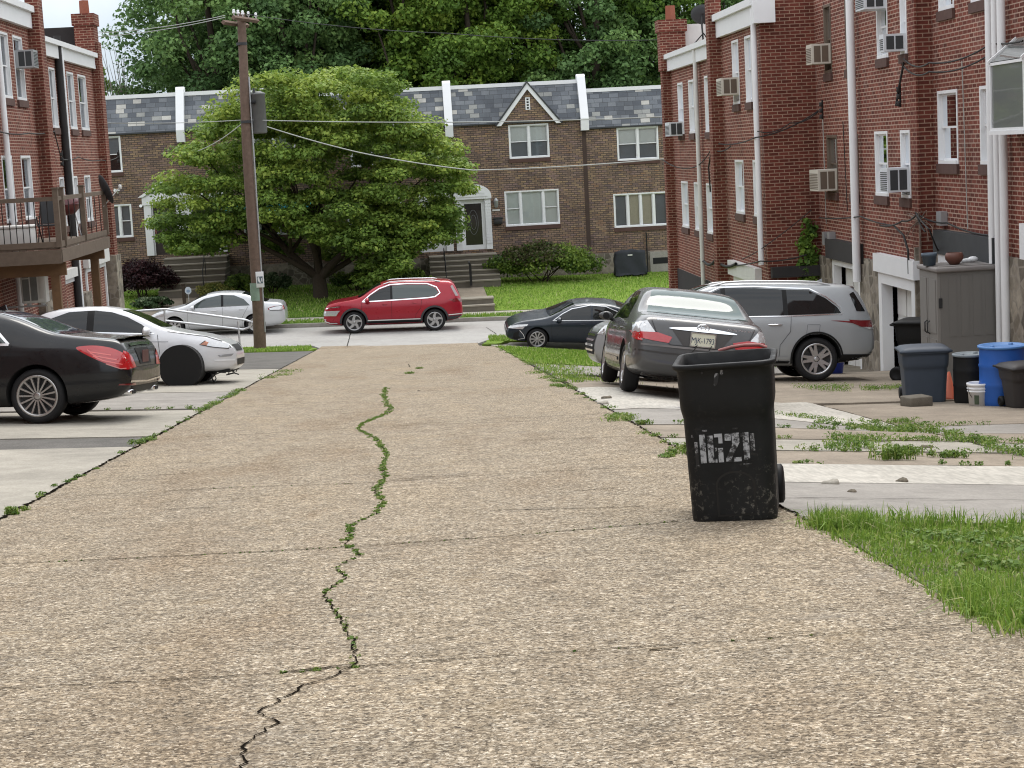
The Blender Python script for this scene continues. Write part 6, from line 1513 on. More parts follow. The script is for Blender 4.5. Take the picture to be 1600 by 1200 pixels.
for y in ys_:
    p_, _ = cb_.hit((-.5*5.25+.19, y, 4), (0, 0, -1)); vs += [(p_.x+.09, y, p_.z+.01), (p_.x-.075, y, p_.z+.045-.02*(abs(y)/.68)**4), (p_.x-.06, y, p_.z+.03-.02*(abs(y)/.68)**4)]
fs = []
for k in range(10): b = 3*k; fs += [(b, b+1, b+4, b+3), (b+1, b+2, b+5, b+4), (b+2, b, b+3, b+5)]
sp_.add(vs, fs, 0, True); sp_.build('boot_spoiler', M_pblk, cb_.root, None, uv=False)
p_, _ = cb_.hit((-.5*5.25+1.98, 0, 4), (0, 0, -1)); mb = MB(); mb.prism([(p_.x-.12, p_.z-.01), (p_.x+.10, p_.z-.01), (p_.x+.02, p_.z+.015), (p_.x-.10, p_.z+.06)], -.02, .02, 'y'); mb.build('roof_antenna', M_pblk, cb_.root, None, uv=False)
p_, _ = cb_.hit((-5, .50, .985), (1, 0, 0)); text_mesh('model_lettering', 'S550', .07, M_chrome, cb_.root, (p_.x-.01, .50, .93), (R(75), 0, R(-90)), .002)
cb_.mirror(3.5, 1.03)
# ---- white sedan facing the alley
M_pwht = paint('paint_silver_white', (.66, .67, .69, 1), .25, .35)
C_ = dict(L=4.95, W=1.85, H=1.475, tr=.328, rr=.215, xr=1.18, xf=3.98, sub=2, rim=rim_spokes(10, .045, .07, 0, 0, .05, .012), tw=.215, gap=.075,
    top=[(0, .66), (.02, .78), (.06, .94), (.14, 1.04), (.55, 1.09), (.85, 1.13), (1.5, 1.41), (1.95, 1.468), (2.35, 1.475), (2.75, 1.43), (3.1, 1.31), (3.62, 1.06), (3.9, .995), (4.4, .905), (4.72, .80), (4.86, .70), (4.93, .60), (4.95, .52)],
    belt=[(0, .9), (.6, .99), (1.2, .97), (3.4, .92), (4.0, .88), (4.95, .68)],
    bot=[(0, .44), (.10, .32), (.5, .26), (1.2, .20), (3.8, .20), (4.5, .215), (4.85, .24), (4.95, .32)],
    plan=[(0, .80), (.05, .87), (.2, .93), (.6, .985), (1.2, 1), (3.7, 1), (4.25, .975), (4.65, .89), (4.87, .77), (4.95, .68)])
cw = Car('white_sedan', 'silvery white sedan with dark windows, its front wheel on the pale left drive', C_, M_pwht, (-8.30, 34.45), R(-2))
cw.glasswork((3.56, 2.82), (.75, 1.62), (.66, .55), (.68, .55))
g1 = [(1.30, 1.03), (2.20, 1.0), (2.20, 1.385), (1.85, 1.365), (1.5, 1.24)]; g2p = [(2.33, 1.0), (3.42, .96), (3.22, 1.12), (2.95, 1.26), (2.65, 1.355), (2.33, 1.39)]
for g in (g1, g2p): cw.both('window', g, M_cg, .007)
cw.both('pillar_cover', [(2.20, 1.0), (2.33, 1.0), (2.33, 1.39), (2.20, 1.385)], M_plast, .006)
cw.strips('chrome_trim', [[(1.28, 1.02), (2.2, .985), (3.46, .945)]], .016, M_chrome, eps=.01)
cw.strips('door_gap', [[(1.2, .98), (1.35, .7), (1.6, .5), (1.62, .26)], [(2.26, .98), (2.27, .25)], [(3.52, .93), (3.56, .62), (3.50, .27)], [(1.6, .26), (3.5, .26)], [(4.7, .79), (4.4, .885), (3.7, .985)]], .009, M_char)
cw.strips('shoulder_crease', [[(.9, .845), (2.2, .83), (3.5, .80), (3.72, .80)]], .018, plain('crease_grey', (.38, .39, .41, 1), .4, .3), eps=.004)
cw.handles([(1.6, .865), (2.6, .85)]); cw.mirror(3.32, 1.0, sc=1.15)
for sd_ in (-1, 1):
    o = cw.panel('headlight', [(4.40, .80), (4.30, .735), (4.55, .69), (4.80, .66), (4.90, .685), (4.78, .74), (4.60, .79)][::1], 'side', M_lens, .009, sd_, None, .04)
    cw.panel('lens', [(4.40, .795), (4.31, .735), (4.42, .705), (4.46, .775)], 'side', M_amber, .012, sd_, o, .04)
    cw.panel('lens', [(sd_*.88, .70), (sd_*.62, .66), (sd_*.55, .70), (sd_*.72, .76)], 'front', M_lens, .009, 1, o, .05)
    cw.strips('lens_rim', [[(4.40, .805), (4.30, .735), (4.55, .685), (4.82, .655)]], .014, M_char, sides=(sd_,), eps=.013, parent=o)
    cw.panel('bumper_recess', [(4.62, .535), (4.90, .56), (4.86, .515), (4.66, .50)], 'side', plain('recess_shade', (.30, .31, .32, 1), .4, .3), .006, sd_, None, .04)
    cw.panel('bumper_lip', [(4.55, .455), (4.92, .46), (4.91, .43), (4.57, .43)], 'side', M_white, .012, sd_, None, .04)
cw.panel('grille', [(-.46, .72), (.46, .72), (.40, .60), (-.40, .60)], 'front', M_plast, .008, 1, None, .05)
cw.panel('lower_grille', [(-.55, .46), (.55, .46), (.50, .34), (-.50, .34)], 'front', M_plast, .008, 1, None, .05)
mb = MB()
for k in range(26): x = random.uniform(1.7, 2.38); y = random.uniform(-.7, .7); mb.tube([(x, y, .26), (x+random.uniform(-.1, .1), y+random.uniform(-.1, .1), random.uniform(.17, .22)), (x+random.uniform(-.15, .15), y, random.uniform(.14, .2))], .012, 4)
mb.box(1.75, 2.35, -.7, .7, .21, .27); mb.tube([(2.0, -.72, .2), (2.03, -.74, .08), (2.07, -.75, .03)], .014, 4); mb.tube([(2.05, -.7, .2), (2.1, -.75, .1), (2.06, -.76, .02)], .012, 4); mb.build('hanging_undertray', M_plast, cw.root, None, uv=False)
# ---- grey SUV on the right
M_psil = paint('paint_silver_grey', (.36, .38, .395, 1), .35, .36)
D_ = dict(L=4.89, W=1.925, H=1.73, tr=.376, rr=.265, xr=1.05, xf=3.84, sub=2, rim=rim_spokes(5, .075, .04, .20, 0, .05, .012), tw=.245, gap=.055,
    top=[(0, .72), (.02, .86), (.05, 1.05), (.09, 1.18), (.18, 1.42), (.28, 1.60), (.40, 1.675), (.8, 1.705), (1.5, 1.73), (2.2, 1.73), (2.75, 1.695), (3.05, 1.60), (3.72, 1.20), (3.95, 1.14), (4.5, 1.04), (4.72, .95), (4.83, .82), (4.89, .62)],
    belt=[(0, .95), (.3, 1.12), (.8, 1.115), (2, 1.10), (3.6, 1.08), (4.2, 1.04), (4.89, .85)],
    bot=[(0, .52), (.08, .40), (.4, .32), (.9, .26), (1.4, .235), (3.6, .235), (4.4, .25), (4.8, .30), (4.89, .42)],
    plan=[(0, .82), (.05, .89), (.2, .945), (.5, .985), (1.1, 1), (3.7, 1), (4.2, .985), (4.6, .92), (4.82, .82), (4.89, .74)])
cs = Car('gray_suv', 'silver grey suv with tinted windows parked nose to the alley beside the bins', D_, M_psil, (7.94, 31.33), R(180), cat='suv')
cs.glasswork((3.66, 2.84), None, (.70, .58))
g0 = [(.86, 1.165), (1.55, 1.135), (1.55, 1.545), (1.2, 1.535), (.98, 1.44), (.80, 1.27)]; g0 = [(.62, 1.17), (1.55, 1.135), (1.55, 1.575), (1.15, 1.565), (.88, 1.43), (.68, 1.27)]
g1 = [(1.63, 1.135), (2.62, 1.12), (2.62, 1.60), (2.1, 1.60), (1.63, 1.578)]; g2p = [(2.70, 1.12), (3.50, 1.105), (3.26, 1.30), (2.98, 1.47), (2.70, 1.585)]
for g in (g0, g1, g2p): cs.both('window', g, M_cg, .007)
ag = [(.62, 1.17), (1.55, 1.135), (2.62, 1.12), (3.52, 1.10), (3.26, 1.305), (2.98, 1.475), (2.70, 1.595), (2.1, 1.61), (1.55, 1.585), (1.15, 1.575), (.88, 1.44), (.66, 1.27)]
cs.both('pillar_cover', [(1.55, 1.135), (1.63, 1.135), (1.63, 1.578), (1.55, 1.575)], M_plast, .006); cs.both('pillar_cover', [(2.62, 1.12), (2.70, 1.12), (2.70, 1.59), (2.62, 1.60)], M_plast, .006)
ga = offs(ag, .018); cs.strips('chrome_trim', [ga+[ga[0]]], .018, M_chrome, eps=.009)
cs.strips('door_gap', [[(1.50, 1.11), (1.52, .85), (1.70, .62), (1.72, .34)], [(2.66, 1.1), (2.68, .33)], [(3.62, 1.07), (3.64, .6), (3.50, .33)]], .008, M_char)
cs.strips('fuel_flap', [[(1.0, .97), (1.22, .97), (1.24, .80), (1.02, .80), (1.0, .97)]], .006, M_char, eps=.005)
cs.strips('sill_moulding', [[(1.55, .40), (3.4, .40)]], .05, M_psil, eps=.016); cs.both('sill_cladding', [(1.52, .345), (3.42, .345), (3.42, .25), (1.52, .25)], M_plast, .008)
cs.arches(.035, M_plast, .30); cs.handles([(1.78, .97), (2.86, .96)], M_chrome, .24); cs.mirror(3.42, 1.16, sc=1.25)
for sd_ in (-1, 1):
    o = cs.panel('tail_light', [(-.0, .955), (.02, 1.03), (.50, 1.055), (.40, .985), (.28, .935), (.04, .92)], 'side', M_redd, .010, sd_, None, .04); cs.panel('lens', [(sd_*.55, 1.00), (sd_*.90, .93), (sd_*.93, 1.04), (sd_*.60, 1.06)], 'rear', M_redd, .010, 1, o, .05)
    cs.panel('lens', [(.0, .93), (.26, .93), (.12, .89), (.0, .89)], 'side', M_lens, .010, sd_, o, .04)
    o = cs.panel('headlight', [(4.30, .99), (4.35, .90), (4.68, .84), (4.86, .82), (4.84, .90), (4.62, .98)], 'side', M_lens, .010, sd_, None, .04); cs.panel('lens', [(sd_*.92, .95), (sd_*.55, .88), (sd_*.52, .82), (sd_*.90, .80)], 'front', M_lens, .010, 1, o, .05)
    mb = MB(); rl = []
    for k in range(9):
        x = .75+2.1*k/8; p_, _ = cs.hit((x-2.445, sd_*.60, 4), (0, 0, -1)); rl.append((p_.x, sd_*.60, p_.z+(.045 if 0 < k < 8 else .0)))
    mb.tube(rl, .018, 6); mb.build('roof_rail', M_rail, cs.root, None, uv=False)
for k in range(4): cs.panel('grille_bar', [(-.60, .80-.085*k), (.60, .80-.085*k), (.58, .765-.085*k), (-.58, .765-.085*k)], 'front', M_chrome, .03, 1, None, .08)
cs.panel('grille', [(-.66, .84), (.66, .84), (.58, .46), (-.58, .46)], 'front', M_dark, .008, 1, None, .06)
cs.panel('rear_window', [(-.62, 1.18), (.62, 1.18), (.56, 1.54), (-.56, 1.54)], 'rear', M_cg, .006, 1, None, .06)
cs.both('rear_quarter_glass', [(.18, 1.20), (.34, 1.20), (.44, 1.50), (.36, 1.54)], M_cg, .006)
cs.both('bumper_cladding', [(.0, .46), (.62, .46), (.66, .34), (.3, .30), (.0, .40)], M_plast, .009)
cs.panel('bumper_cladding', [(-.80, .50), (.80, .50), (.76, .40), (-.76, .40)], 'rear', M_plast, .009, 1, None, .06)
mb = MB(); vs = []
for k in range(11):
    y = -.60+.12*k; p_, _ = cs.hit((-2.445+.52, y, 4), (0, 0, -1)); vs += [(p_.x+.15, y, p_.z+.012), (p_.x-.20, y, p_.z-.02-.02*abs(y)), (p_.x-.19, y, p_.z-.055), (p_.x-.02, y, p_.z-.06)]
fs = []
for k in range(10): b = 4*k; fs += [(b, b+1, b+5, b+4), (b+1, b+2, b+6, b+5), (b+2, b+3, b+7, b+6)]
mb.add(vs, fs, 0, True); mb.build('roof_spoiler', M_psil, cs.root, None, uv=False)
p_, _ = cs.hit((-2.445+.85, 0, 4), (0, 0, -1)); mb = MB(); mb.prism([(p_.x-.10, p_.z-.01), (p_.x+.12, p_.z-.01), (p_.x+.02, p_.z+.02), (p_.x-.09, p_.z+.07)], -.022, .022, 'y'); mb.build('roof_antenna', M_psil, cs.root, None, uv=False)
cs.both('mud_flap', [(.62, .40), (.68, .40), (.66, .20), (.62, .20)], M_plast, .010)
# ---- red SUV on the street
M_pred = paint('paint_red', (.31, .007, .022, 1), .25, .30, .0)
E_ = dict(L=4.79, W=1.90, H=1.74, tr=.375, rr=.265, xr=.98, xf=3.745, sub=1, rim=rim_spokes(5, .11, .075, 0, .45, .05, .015), rimmat=plain('alloy_mid_rim', (.42, .42, .43, 1), .3, .8, .05, 5), tw=.24, gap=.05,
    top=[(0, .76), (.02, .92), (.05, 1.08), (.10, 1.22), (.20, 1.46), (.30, 1.64), (.45, 1.70), (1.2, 1.735), (2.0, 1.745), (2.55, 1.72), (2.92, 1.61), (3.55, 1.22), (3.8, 1.155), (4.35, 1.075), (4.62, 1.0), (4.73, .88), (4.79, .68)],
    belt=D_['belt'][:-1]+[(4.79, .85)], bot=[(0, .50), (.08, .40), (.4, .31), (.9, .26), (3.6, .25), (4.4, .27), (4.7, .32), (4.79, .42)],
    plan=[(0, .82), (.05, .89), (.2, .945), (.5, .985), (1.1, 1), (3.6, 1), (4.1, .985), (4.5, .92), (4.72, .83), (4.79, .75)])
cr_ = Car('red_suv', 'bright red suv with chrome window trim passing on the far street', E_, M_pred, (1.70, 62.4), R(180), cat='suv')
cr_.glasswork((3.55, 2.78), None, (.68, .57))
g1 = [(.95, 1.20), (1.1, 1.175), (2.40, 1.13), (2.40, 1.585), (1.9, 1.60), (1.2, 1.575), (.92, 1.46), (.82, 1.30)]; g2p = [(2.48, 1.125), (3.36, 1.10), (3.15, 1.28), (2.85, 1.46), (2.48, 1.58)]
cr_.both('window', g1, M_cgb, .007); cr_.both('window', g2p, M_cg, .007)
ag = [(.95, 1.195), (1.2, 1.165), (2.4, 1.125), (3.40, 1.09), (3.15, 1.285), (2.85, 1.47), (2.48, 1.59), (1.9, 1.61), (1.2, 1.585), (.90, 1.47), (.80, 1.30)]; ga = offs(ag, .025); cr_.strips('chrome_trim', [ga+[ga[0]]], .035, M_chrome, eps=.01)
cr_.both('pillar_cover', [(2.40, 1.13), (2.48, 1.13), (2.48, 1.58), (2.40, 1.585)], M_plast, .0065)
cr_.strips('door_gap', [[(1.40, 1.12), (1.45, .8), (1.62, .6), (1.64, .36)], [(2.44, 1.1), (2.45, .34)], [(3.46, 1.06), (3.48, .6), (3.36, .35)]], .01, M_well)
cr_.arches(.065, M_char, .28); cr_.both('sill_cladding', [(1.42, .415), (3.32, .415), (3.30, .27), (1.45, .27)], M_plast, .010); cr_.strips('sill_chrome', [[(1.47, .435), (3.28, .43)]], .035, M_chrome, eps=.014)
cr_.handles([(1.65, .99), (2.68, .97)]); cr_.mirror(3.25, 1.13, sc=1.2)
for sd_ in (-1, 1):
    o = cr_.panel('tail_light', [(.0, 1.0), (.04, 1.06), (.22, 1.09), (.42, 1.06), (.20, 1.01), (.05, .96)], 'side', M_redd, .010, sd_, None, .04); cr_.panel('lens', [(sd_*.5, 1.0), (sd_*.9, .97), (sd_*.9, 1.06), (sd_*.5, 1.07)], 'rear', M_redd, .010, 1, o, .05)
    o = cr_.panel('headlight', [(4.50, .80), (4.52, .64), (4.76, .64), (4.77, .78)], 'side', M_lens, .010, sd_, None, .04); cr_.strips('light_bar', [[(4.20, .935), (4.5, .91), (4.68, .87)]], .035, M_chrome, sides=(sd_,), eps=.012, parent=o)
    cr_.panel('lens', [(sd_*.92, .80), (sd_*.66, .78), (sd_*.66, .62), (sd_*.90, .62)], 'front', M_lens, .010, 1, o, .05)
    cr_.strips('bumper_chrome', [[(4.32, .37), (4.55, .37), (4.70, .42), (4.78, .50)]], .035, M_chrome, sides=(sd_,), eps=.012)
    cr_.strips('bumper_chrome', [[(.04, .56), (.30, .545), (.50, .535)]], .03, M_chrome, sides=(sd_,), eps=.012)
    mb = MB(); rl = []
    for k in range(9):
        x = .75+1.95*k/8; p_, _ = cr_.hit((x-2.395, sd_*.60, 4), (0, 0, -1)); rl.append((p_.x, sd_*.60, p_.z+(.045 if 0 < k < 8 else .0)))
    mb.tube(rl, .022, 6); mb.build('roof_rail', M_rail, cr_.root, None, uv=False)
cr_.both('bumper_cladding', [(.0, .50), (.48, .50), (.50, .33), (.2, .33), (.0, .42)], M_char, .010); cr_.panel('grille', [(-.66, .84), (.66, .84), (.58, .56), (-.58, .56)], 'front', M_char, .010, 1, None, .06)
cr_.panel('rear_window', [(-.60, 1.2), (.60, 1.2), (.54, 1.52), (-.54, 1.52)], 'rear', M_cg, .006, 1, None, .06)
cr_.both('rear_quarter_glass', [(.14, 1.17), (.24, 1.17), (.40, 1.50), (.33, 1.54)], plain('painted_reflection_glass', (.35, .30, .30, 1), .1, 0, .1, 4), .006)  # pale base colour stands in for a reflection on this glass
# ---- dark blue sedan in the last right drive
M_pblu = paint('paint_dark_blue', (.012, .020, .032, 1), .2, .3, 0)
F_ = dict(L=4.88, W=1.84, H=1.445, tr=.335, rr=.235, xr=1.10, xf=3.925, sub=1, rim=rim_spokes(10, .03, .035, .0, 0, .05, .012), tw=.22, gap=.045,
    top=[(0, .66), (.02, .78), (.06, .93), (.13, 1.02), (.3, 1.05), (.62, 1.09), (1.3, 1.34), (1.75, 1.43), (2.2, 1.445), (2.7, 1.40), (3.05, 1.27), (3.6, 1.02), (3.9, .96), (4.4, .865), (4.68, .76), (4.81, .66), (4.88, .52)],
    belt=[(0, .88), (.6, .97), (1.2, .95), (3.4, .90), (4.0, .85), (4.88, .62)])
cm = Car('dark_blue_sedan', 'dark blue sedan facing the alley mouth on the last right drive', F_, M_pblu, (7.72, 56.45), R(180))
cm.glasswork((3.54, 2.74), (.60, 1.45), (.66, .55), (.68, .55)); g1 = [(1.25, 1.0), (2.2, .98), (2.2, 1.36), (1.8, 1.335), (1.45, 1.2)]; g2p = [(2.27, .98), (3.38, .945), (3.15, 1.10), (2.85, 1.25), (2.27, 1.36)]
for g in (g1, g2p): cm.both('window', g, M_cg, .007)
ag = [(1.2, .995), (2.2, .975), (3.42, .935), (3.15, 1.11), (2.85, 1.26), (2.27, 1.372), (1.8, 1.345), (1.42, 1.2)]; ga = offs(ag, .018); cm.strips('chrome_trim', [ga+[ga[0]]], .022, M_rail, eps=.01)
cm.strips('door_gap', [[(1.3, .95), (1.5, .6), (1.55, .26)], [(2.23, .96), (2.24, .25)], [(3.48, .91), (3.5, .6), (3.42, .27)]], .008, M_well); cm.handles([(1.55, .85), (2.5, .835)]); cm.mirror(3.25, .98, sc=1.15)
for sd_ in (-1, 1):
    o = cm.panel('headlight', [(4.22, .80), (4.26, .745), (4.60, .68), (4.78, .64), (4.76, .70), (4.55, .76)], 'side', M_lens, .010, sd_, None, .04); cm.panel('lens', [(sd_*.85, .72), (sd_*.5, .66), (sd_*.5, .62), (sd_*.85, .64)], 'front', M_lens, .010, 1, o, .05)
    cm.panel('bumper_intake', [(4.48, .60), (4.66, .50), (4.70, .32), (4.42, .32), (4.52, .44)], 'side', M_plast, .008, sd_, None, .04); cm.strips('intake_trim', [[(4.48, .60), (4.36, .47), (4.32, .36), (4.52, .31)]], .018, M_rail, sides=(sd_,), eps=.011)
    cm.panel('tail_light', [(0, .78), (.3, .86), (.4, .95), (.05, .93)], 'side', M_redd, .010, sd_, None, .04)
for k in range(6): cm.panel('grille_bar', [(-.55, .56-.045*k), (.55, .56-.045*k), (.55, .54-.045*k), (-.55, .54-.045*k)], 'front', M_rail, .014, 1, None, .1)
cm.panel('grille', [(-.60, .60), (.60, .60), (.62, .28), (-.62, .28)], 'front', M_plast, .008, 1, None, .06)
# ---- silver sedan parked at the far kerb
G_ = dict(L=4.80, W=1.82, H=1.465, tr=.33, rr=.215, xr=1.06, xf=3.835, sub=1, rim=rim_spokes(7, .05, .09), tw=.21, gap=.05,
    top=[(0, .68), (.02, .80), (.06, .95), (.12, 1.04), (.3, 1.075), (.68, 1.11), (1.35, 1.40), (1.8, 1.458), (2.25, 1.465), (2.65, 1.42), (3.0, 1.30), (3.5, 1.05), (3.8, .98), (4.3, .88), (4.6, .77), (4.73, .66), (4.80, .52)],
    belt=[(0, .9), (.6, .97), (1.2, .955), (3.4, .92), (4.0, .87), (4.80, .66)])
cv = Car('silver_sedan', 'pale silver sedan at the far kerb, partly behind the utility pole', G_, paint('paint_pale_silver', (.60, .62, .64, 1), .35, .36), (-4.47, 63.5), R(180))
cv.glasswork((3.45, 2.7), (.66, 1.48), (.66, .55), (.68, .55)); g1 = [(1.2, 1.0), (2.12, .985), (2.12, 1.375), (1.75, 1.355), (1.42, 1.22)]; g2p = [(2.2, .985), (3.26, .955), (3.05, 1.12), (2.78, 1.27), (2.2, 1.38)]
for g in (g1, g2p): cv.both('window', g, M_cgb, .007)
cv.both('pillar_cover', [(2.12, .985), (2.2, .985), (2.2, 1.38), (2.12, 1.378)], M_plast, .0065)
cv.strips('door_gap', [[(1.28, .95), (1.48, .6), (1.5, .26)], [(2.16, .96), (2.17, .25)], [(3.36, .93), (3.38, .6), (3.32, .27)]], .008, M_char); cv.handles([(1.5, .88), (2.45, .865)], M_rail); cv.mirror(3.15, .99, sc=1.15)
for sd_ in (-1, 1):
    o = cv.panel('tail_light', [(.02, .80), (.50, .80), (.56, .88), (.30, .94), (.04, .95)], 'side', M_lens, .010, sd_, None, .04); cv.strips('lens_rim', [[(.04, .95), (.32, .935), (.58, .875), (.50, .80), (.1, .79)]], .016, M_char, sides=(sd_,), eps=.013, parent=o); cv.panel('lens', [(sd_*.5, .82), (sd_*.88, .82), (sd_*.86, .95), (sd_*.55, .95)], 'rear', M_red, .010, 1, o, .05)
    cv.panel('headlight', [(4.15, .82), (4.2, .74), (4.5, .68), (4.68, .66), (4.6, .74)], 'side', M_lens, .010, sd_, None, .04)
# ================================================================ POLE, WIRES, SMALL THINGS
pb_ = onY(405, 530, 57.0); ptp = onY(375, 20, 57.0); pz = zg(pb_[0], 57.0)
pole = thing('utility_pole', 'weathered wooden utility pole with a double crossarm and grey transformer', 'utility pole', (pb_[0], 57.0, pz)); po = (pb_[0], 57.0, pz)
A0 = Vector((pb_[0], 57.0, pz-.2)); A1 = Vector((ptp[0], 57.0, ptp[2])); mb = MB()
mb.tube([A0.lerp(A1, k/8)+Vector((.03*math.sin(k), 0, 0)) for k in range(9)], [.20-.07*k/8 for k in range(9)], 12); mb.build('shaft', M_pole, pole, po)
def pole_at(py):
    p = onY(390, py, 57.0); t = (p[2]-A0.z)/(A1.z-A0.z); return A0.lerp(A1, t)
top = pole_at(30)
ang = R(72); dx, dy = math.cos(ang), math.sin(ang)
for off_, zz in ((-.17, .0), (.17, -.12)):
    mb = MB(); c0 = top+Vector((-dy*off_, dx*off_, zz)); mb.add([], [])
    P0, P1 = c0-Vector((dx, dy, 0))*.95, c0+Vector((dx, dy, 0))*.95
    mb.tube([P0, P1], .075, 4, smooth=False); mb.build('crossarm', M_pole, pole, po)
for k in (-.88, -.55, -.2, .25, .85):
    for off_, zz in ((-.17, .0),):
        q = top+Vector((-dy*off_, dx*off_, zz))+Vector((dx, dy, 0))*k; mb = MB(); mb.lathe([(.015, .05), (.02, .12), (.05, .13), (.055, .17), (.03, .19), (.045, .22), (.03, .25), (0, .26)], tuple(q), 'z', 10); mb.build('insulator', M_white, pole, po)
mb = MB(); q = pole_at(178)+Vector((.40, .05, 0)); h2_ = .62
mb.lathe([(0, -h2_), (.20, -h2_), (.22, -h2_+.04), (.22, h2_-.05), (.24, h2_-.04), (.24, h2_), (.1, h2_+.06), (0, h2_+.07)], tuple(q), 'z', 20); tr_ = mb.build('transformer', M_grey, pole, po)
mb = MB(); mb.tube([q+Vector((-.1, -.15, h2_)), q+Vector((-.1, -.15, h2_+.16))], [.05, .03], 8); mb.build('bushing', M_char, tr_, po); mb = MB(); mb.lathe([(0, 0), (.07, .01), (.07, .05), (0, .06)], tuple(q+Vector((-.12, -.27, .35))), 'y', 10); mb.build('bushing', M_dark, tr_, po)
mb = MB(); 
for zz in (-.3, .3): mb.box(q.x-.35, q.x-.18, q.y-.05, q.y+.05, q.z+zz-.03, q.z+zz+.03)
mb.build('bracket', M_char, pole, po)
mb = MB(); mb.tube([pole_at(120)+Vector((.16, -.05, 0)), pole_at(300)+Vector((.18, -.08, 0)), pole_at(520)+Vector((.2, -.08, 0))], .03, 6); mb.build('conduit', M_galv, pole, po)
mb = MB()
for py in (68, 190): s_ = pole_at(py); mb.tube([s_+Vector((0, 0, -.04)), s_+Vector((0, 0, .04))], .165 if py < 100 else .185, 12)
mb.build('band', M_char, pole, po)
# notice plates on the pole
qz = onY(406, 437, 56.75); sg = thing('pole_sign', 'white rectangular notice with a dark square emblem fixed to the utility pole', 'sign', (qz[0], 56.78, qz[2])); so_ = tuple(sg.location); mb = MB(); pw_, ph_ = .125, .25
mb.bevbox(qz[0]-pw_, qz[0]+pw_, 56.77, 56.785, qz[2]-ph_, qz[2]+ph_, .007); pl = mb.build('plate', M_white, sg, so_)
mb = MB(); mb.box(qz[0]-.09, qz[0]+.09, 56.764, 56.769, qz[2]-.12, qz[2]+.10); mb.build('dark_panel', plain('sign_slate', (.10, .14, .17, 1), .5), sg, so_)
mb = MB(); mb.prism([(qz[0]-.07, qz[2]+.07), (qz[0]-.02, qz[2]+.08), (qz[0]+.0, qz[2]-.02), (qz[0]+.03, qz[2]-.10), (qz[0]-.03, qz[2]-.09), (qz[0]-.065, qz[2]-.02)], 56.760, 56.763, 'y'); mb.prism([(qz[0]+.04, qz[2]+.04), (qz[0]+.07, qz[2]+.05), (qz[0]+.075, qz[2]-.07), (qz[0]+.045, qz[2]-.06)], 56.760, 56.763, 'y'); mb.build('emblem', M_white, sg, so_)
qz = onY(406, 456, 56.78); s2 = thing('pole_notice', 'weathered green paper notice wrapped on the pole below the white sign', 'notice', (qz[0], 56.8, qz[2])); mb = MB(); t_ = (qz[2]-A0.z)/(A1.z-A0.z); cpt = A0.lerp(A1, t_); mb.lathe([(.196, -.28), (.197, .28)], (cpt.x, cpt.y, cpt.z), 'z', 14, a0=R(190), a1=R(360)); mb.build('paper', plain('green_notice', (.22, .30, .24, 1), .8, 0, .35, 6), s2, tuple(s2.location), fix=False)
# overhead wires
def wire(label, pts, sag, r, mat, group='overhead wires from the utility pole'):
    r = r*.75
    P = []; pts = [Vector([float(v) for v in p]) for p in pts]
    for a, b in zip(pts, pts[1:]):
        for k in range(14):
            t = k/14; q = a.lerp(b, t); q.z -= sag*4*t*(1-t); P.append(q)
    P.append(pts[-1]); root = thing('overhead_wire', label, 'wire', tuple(pts[0]), 0, group); mb = MB(); mb.tube(P, r, 5, cap=False); mb.build('cable', mat, root, tuple(pts[0])); return root
pa = pole_at(187)
wire('pale level wire running right across the slate roofs to the brick chimney', [pa, onX(1046, 182, 8.0)], .12, .020, M_wireg)
wire('pale level wire running left from the pole to the left house end', [pa, onY(158, 192, 58)], .05, .016, M_wireg)
wire('sagging service wire from the pole down to the right house corner', [pa, onY(560, 238, 58), onY(740, 266, 57.5), onX(1042, 248, 8.0)], .05, .024, M_wireg)
wire('service wire from the pole down to the left brick front', [pa, onY(276, 243, 76.8)], .25, .022, M_wireg)
wire('dark top wire running right from the crossarm in front of the wood', [onY(385, 22, 57), onY(700, 52, 57.5), onY(1040, 62, 58)], .1, .016, M_char)
wire('upper grey wire crossing the sky to the left of the crossarm', [onY(352, 24, 57), onY(140, 52, 57.5)], .1, .016, M_wireg)
wire('lower grey wire crossing the sky to the left of the crossarm', [onY(352, 27, 57.2), onY(140, 58, 57.7)], .1, .016, M_wireg)
# cables looped along the rear walls
def wall_cable(label, pts, r=.02, sag=.1, mat=None): return wire(label, pts, sag, r, mat or M_wire, 'cables looped along the brick rear walls')
wall_cable('dark cable looped from the far chimney to the first party pilaster', [onX(1036, 250, 7.7), onX(1082, 262, 7.85), onX(1112, 232, 7.85), onX(1142, 228, 7.7)])
wall_cable('cable looping past the top of the white downpipe on the projecting house', [onX(1112, 222, 7.85), onX(1180, 215, 7.8), onY(1280, 172, 39.6)])
wall_cable('upper cable crossing the brick side wall', [onX(1183, 205, 7.85), onY(1235, 192, 39.6), onY(1283, 170, 39.6)], .016)
wall_cable('thin cable slanting down the brick side wall to the canopy', [onY(1268, 328, 39.6), onY(1195, 385, 39.6), onX(1160, 405, 7.8)], .014, .02)
wall_cable('cable along the brown window house under the air conditioner', [onX(1280, 340, 9.05), onX(1345, 338, 9.0), onX(1395, 352, 9.05)], .02, .03)
wall_cable('long cable loop high on the wall between the pillar and the glass box window', [onX(1412, 92, 9.1), onX(1452, 98, 9.0), onX(1548, 68, 9.4)], .02, .1)
wall_cable('second cable loop high on the wall between the pillar and the glass box window', [onX(1412, 104, 9.1), onX(1452, 112, 9.0), onX(1548, 84, 9.4)], .02, .1)
wall_cable('hanging drop cable under the upper insulator left of the pillar', [onX(1412, 98, 9.1), onX(1404, 140, 9.1), onX(1400, 165, 9.1)], .03, 0)
wall_cable('cable along the wall above the grey shed', [onX(1430, 332, 9.05), onX(1480, 348, 9.4), onX(1560, 368, 9.4)], .022, .06)
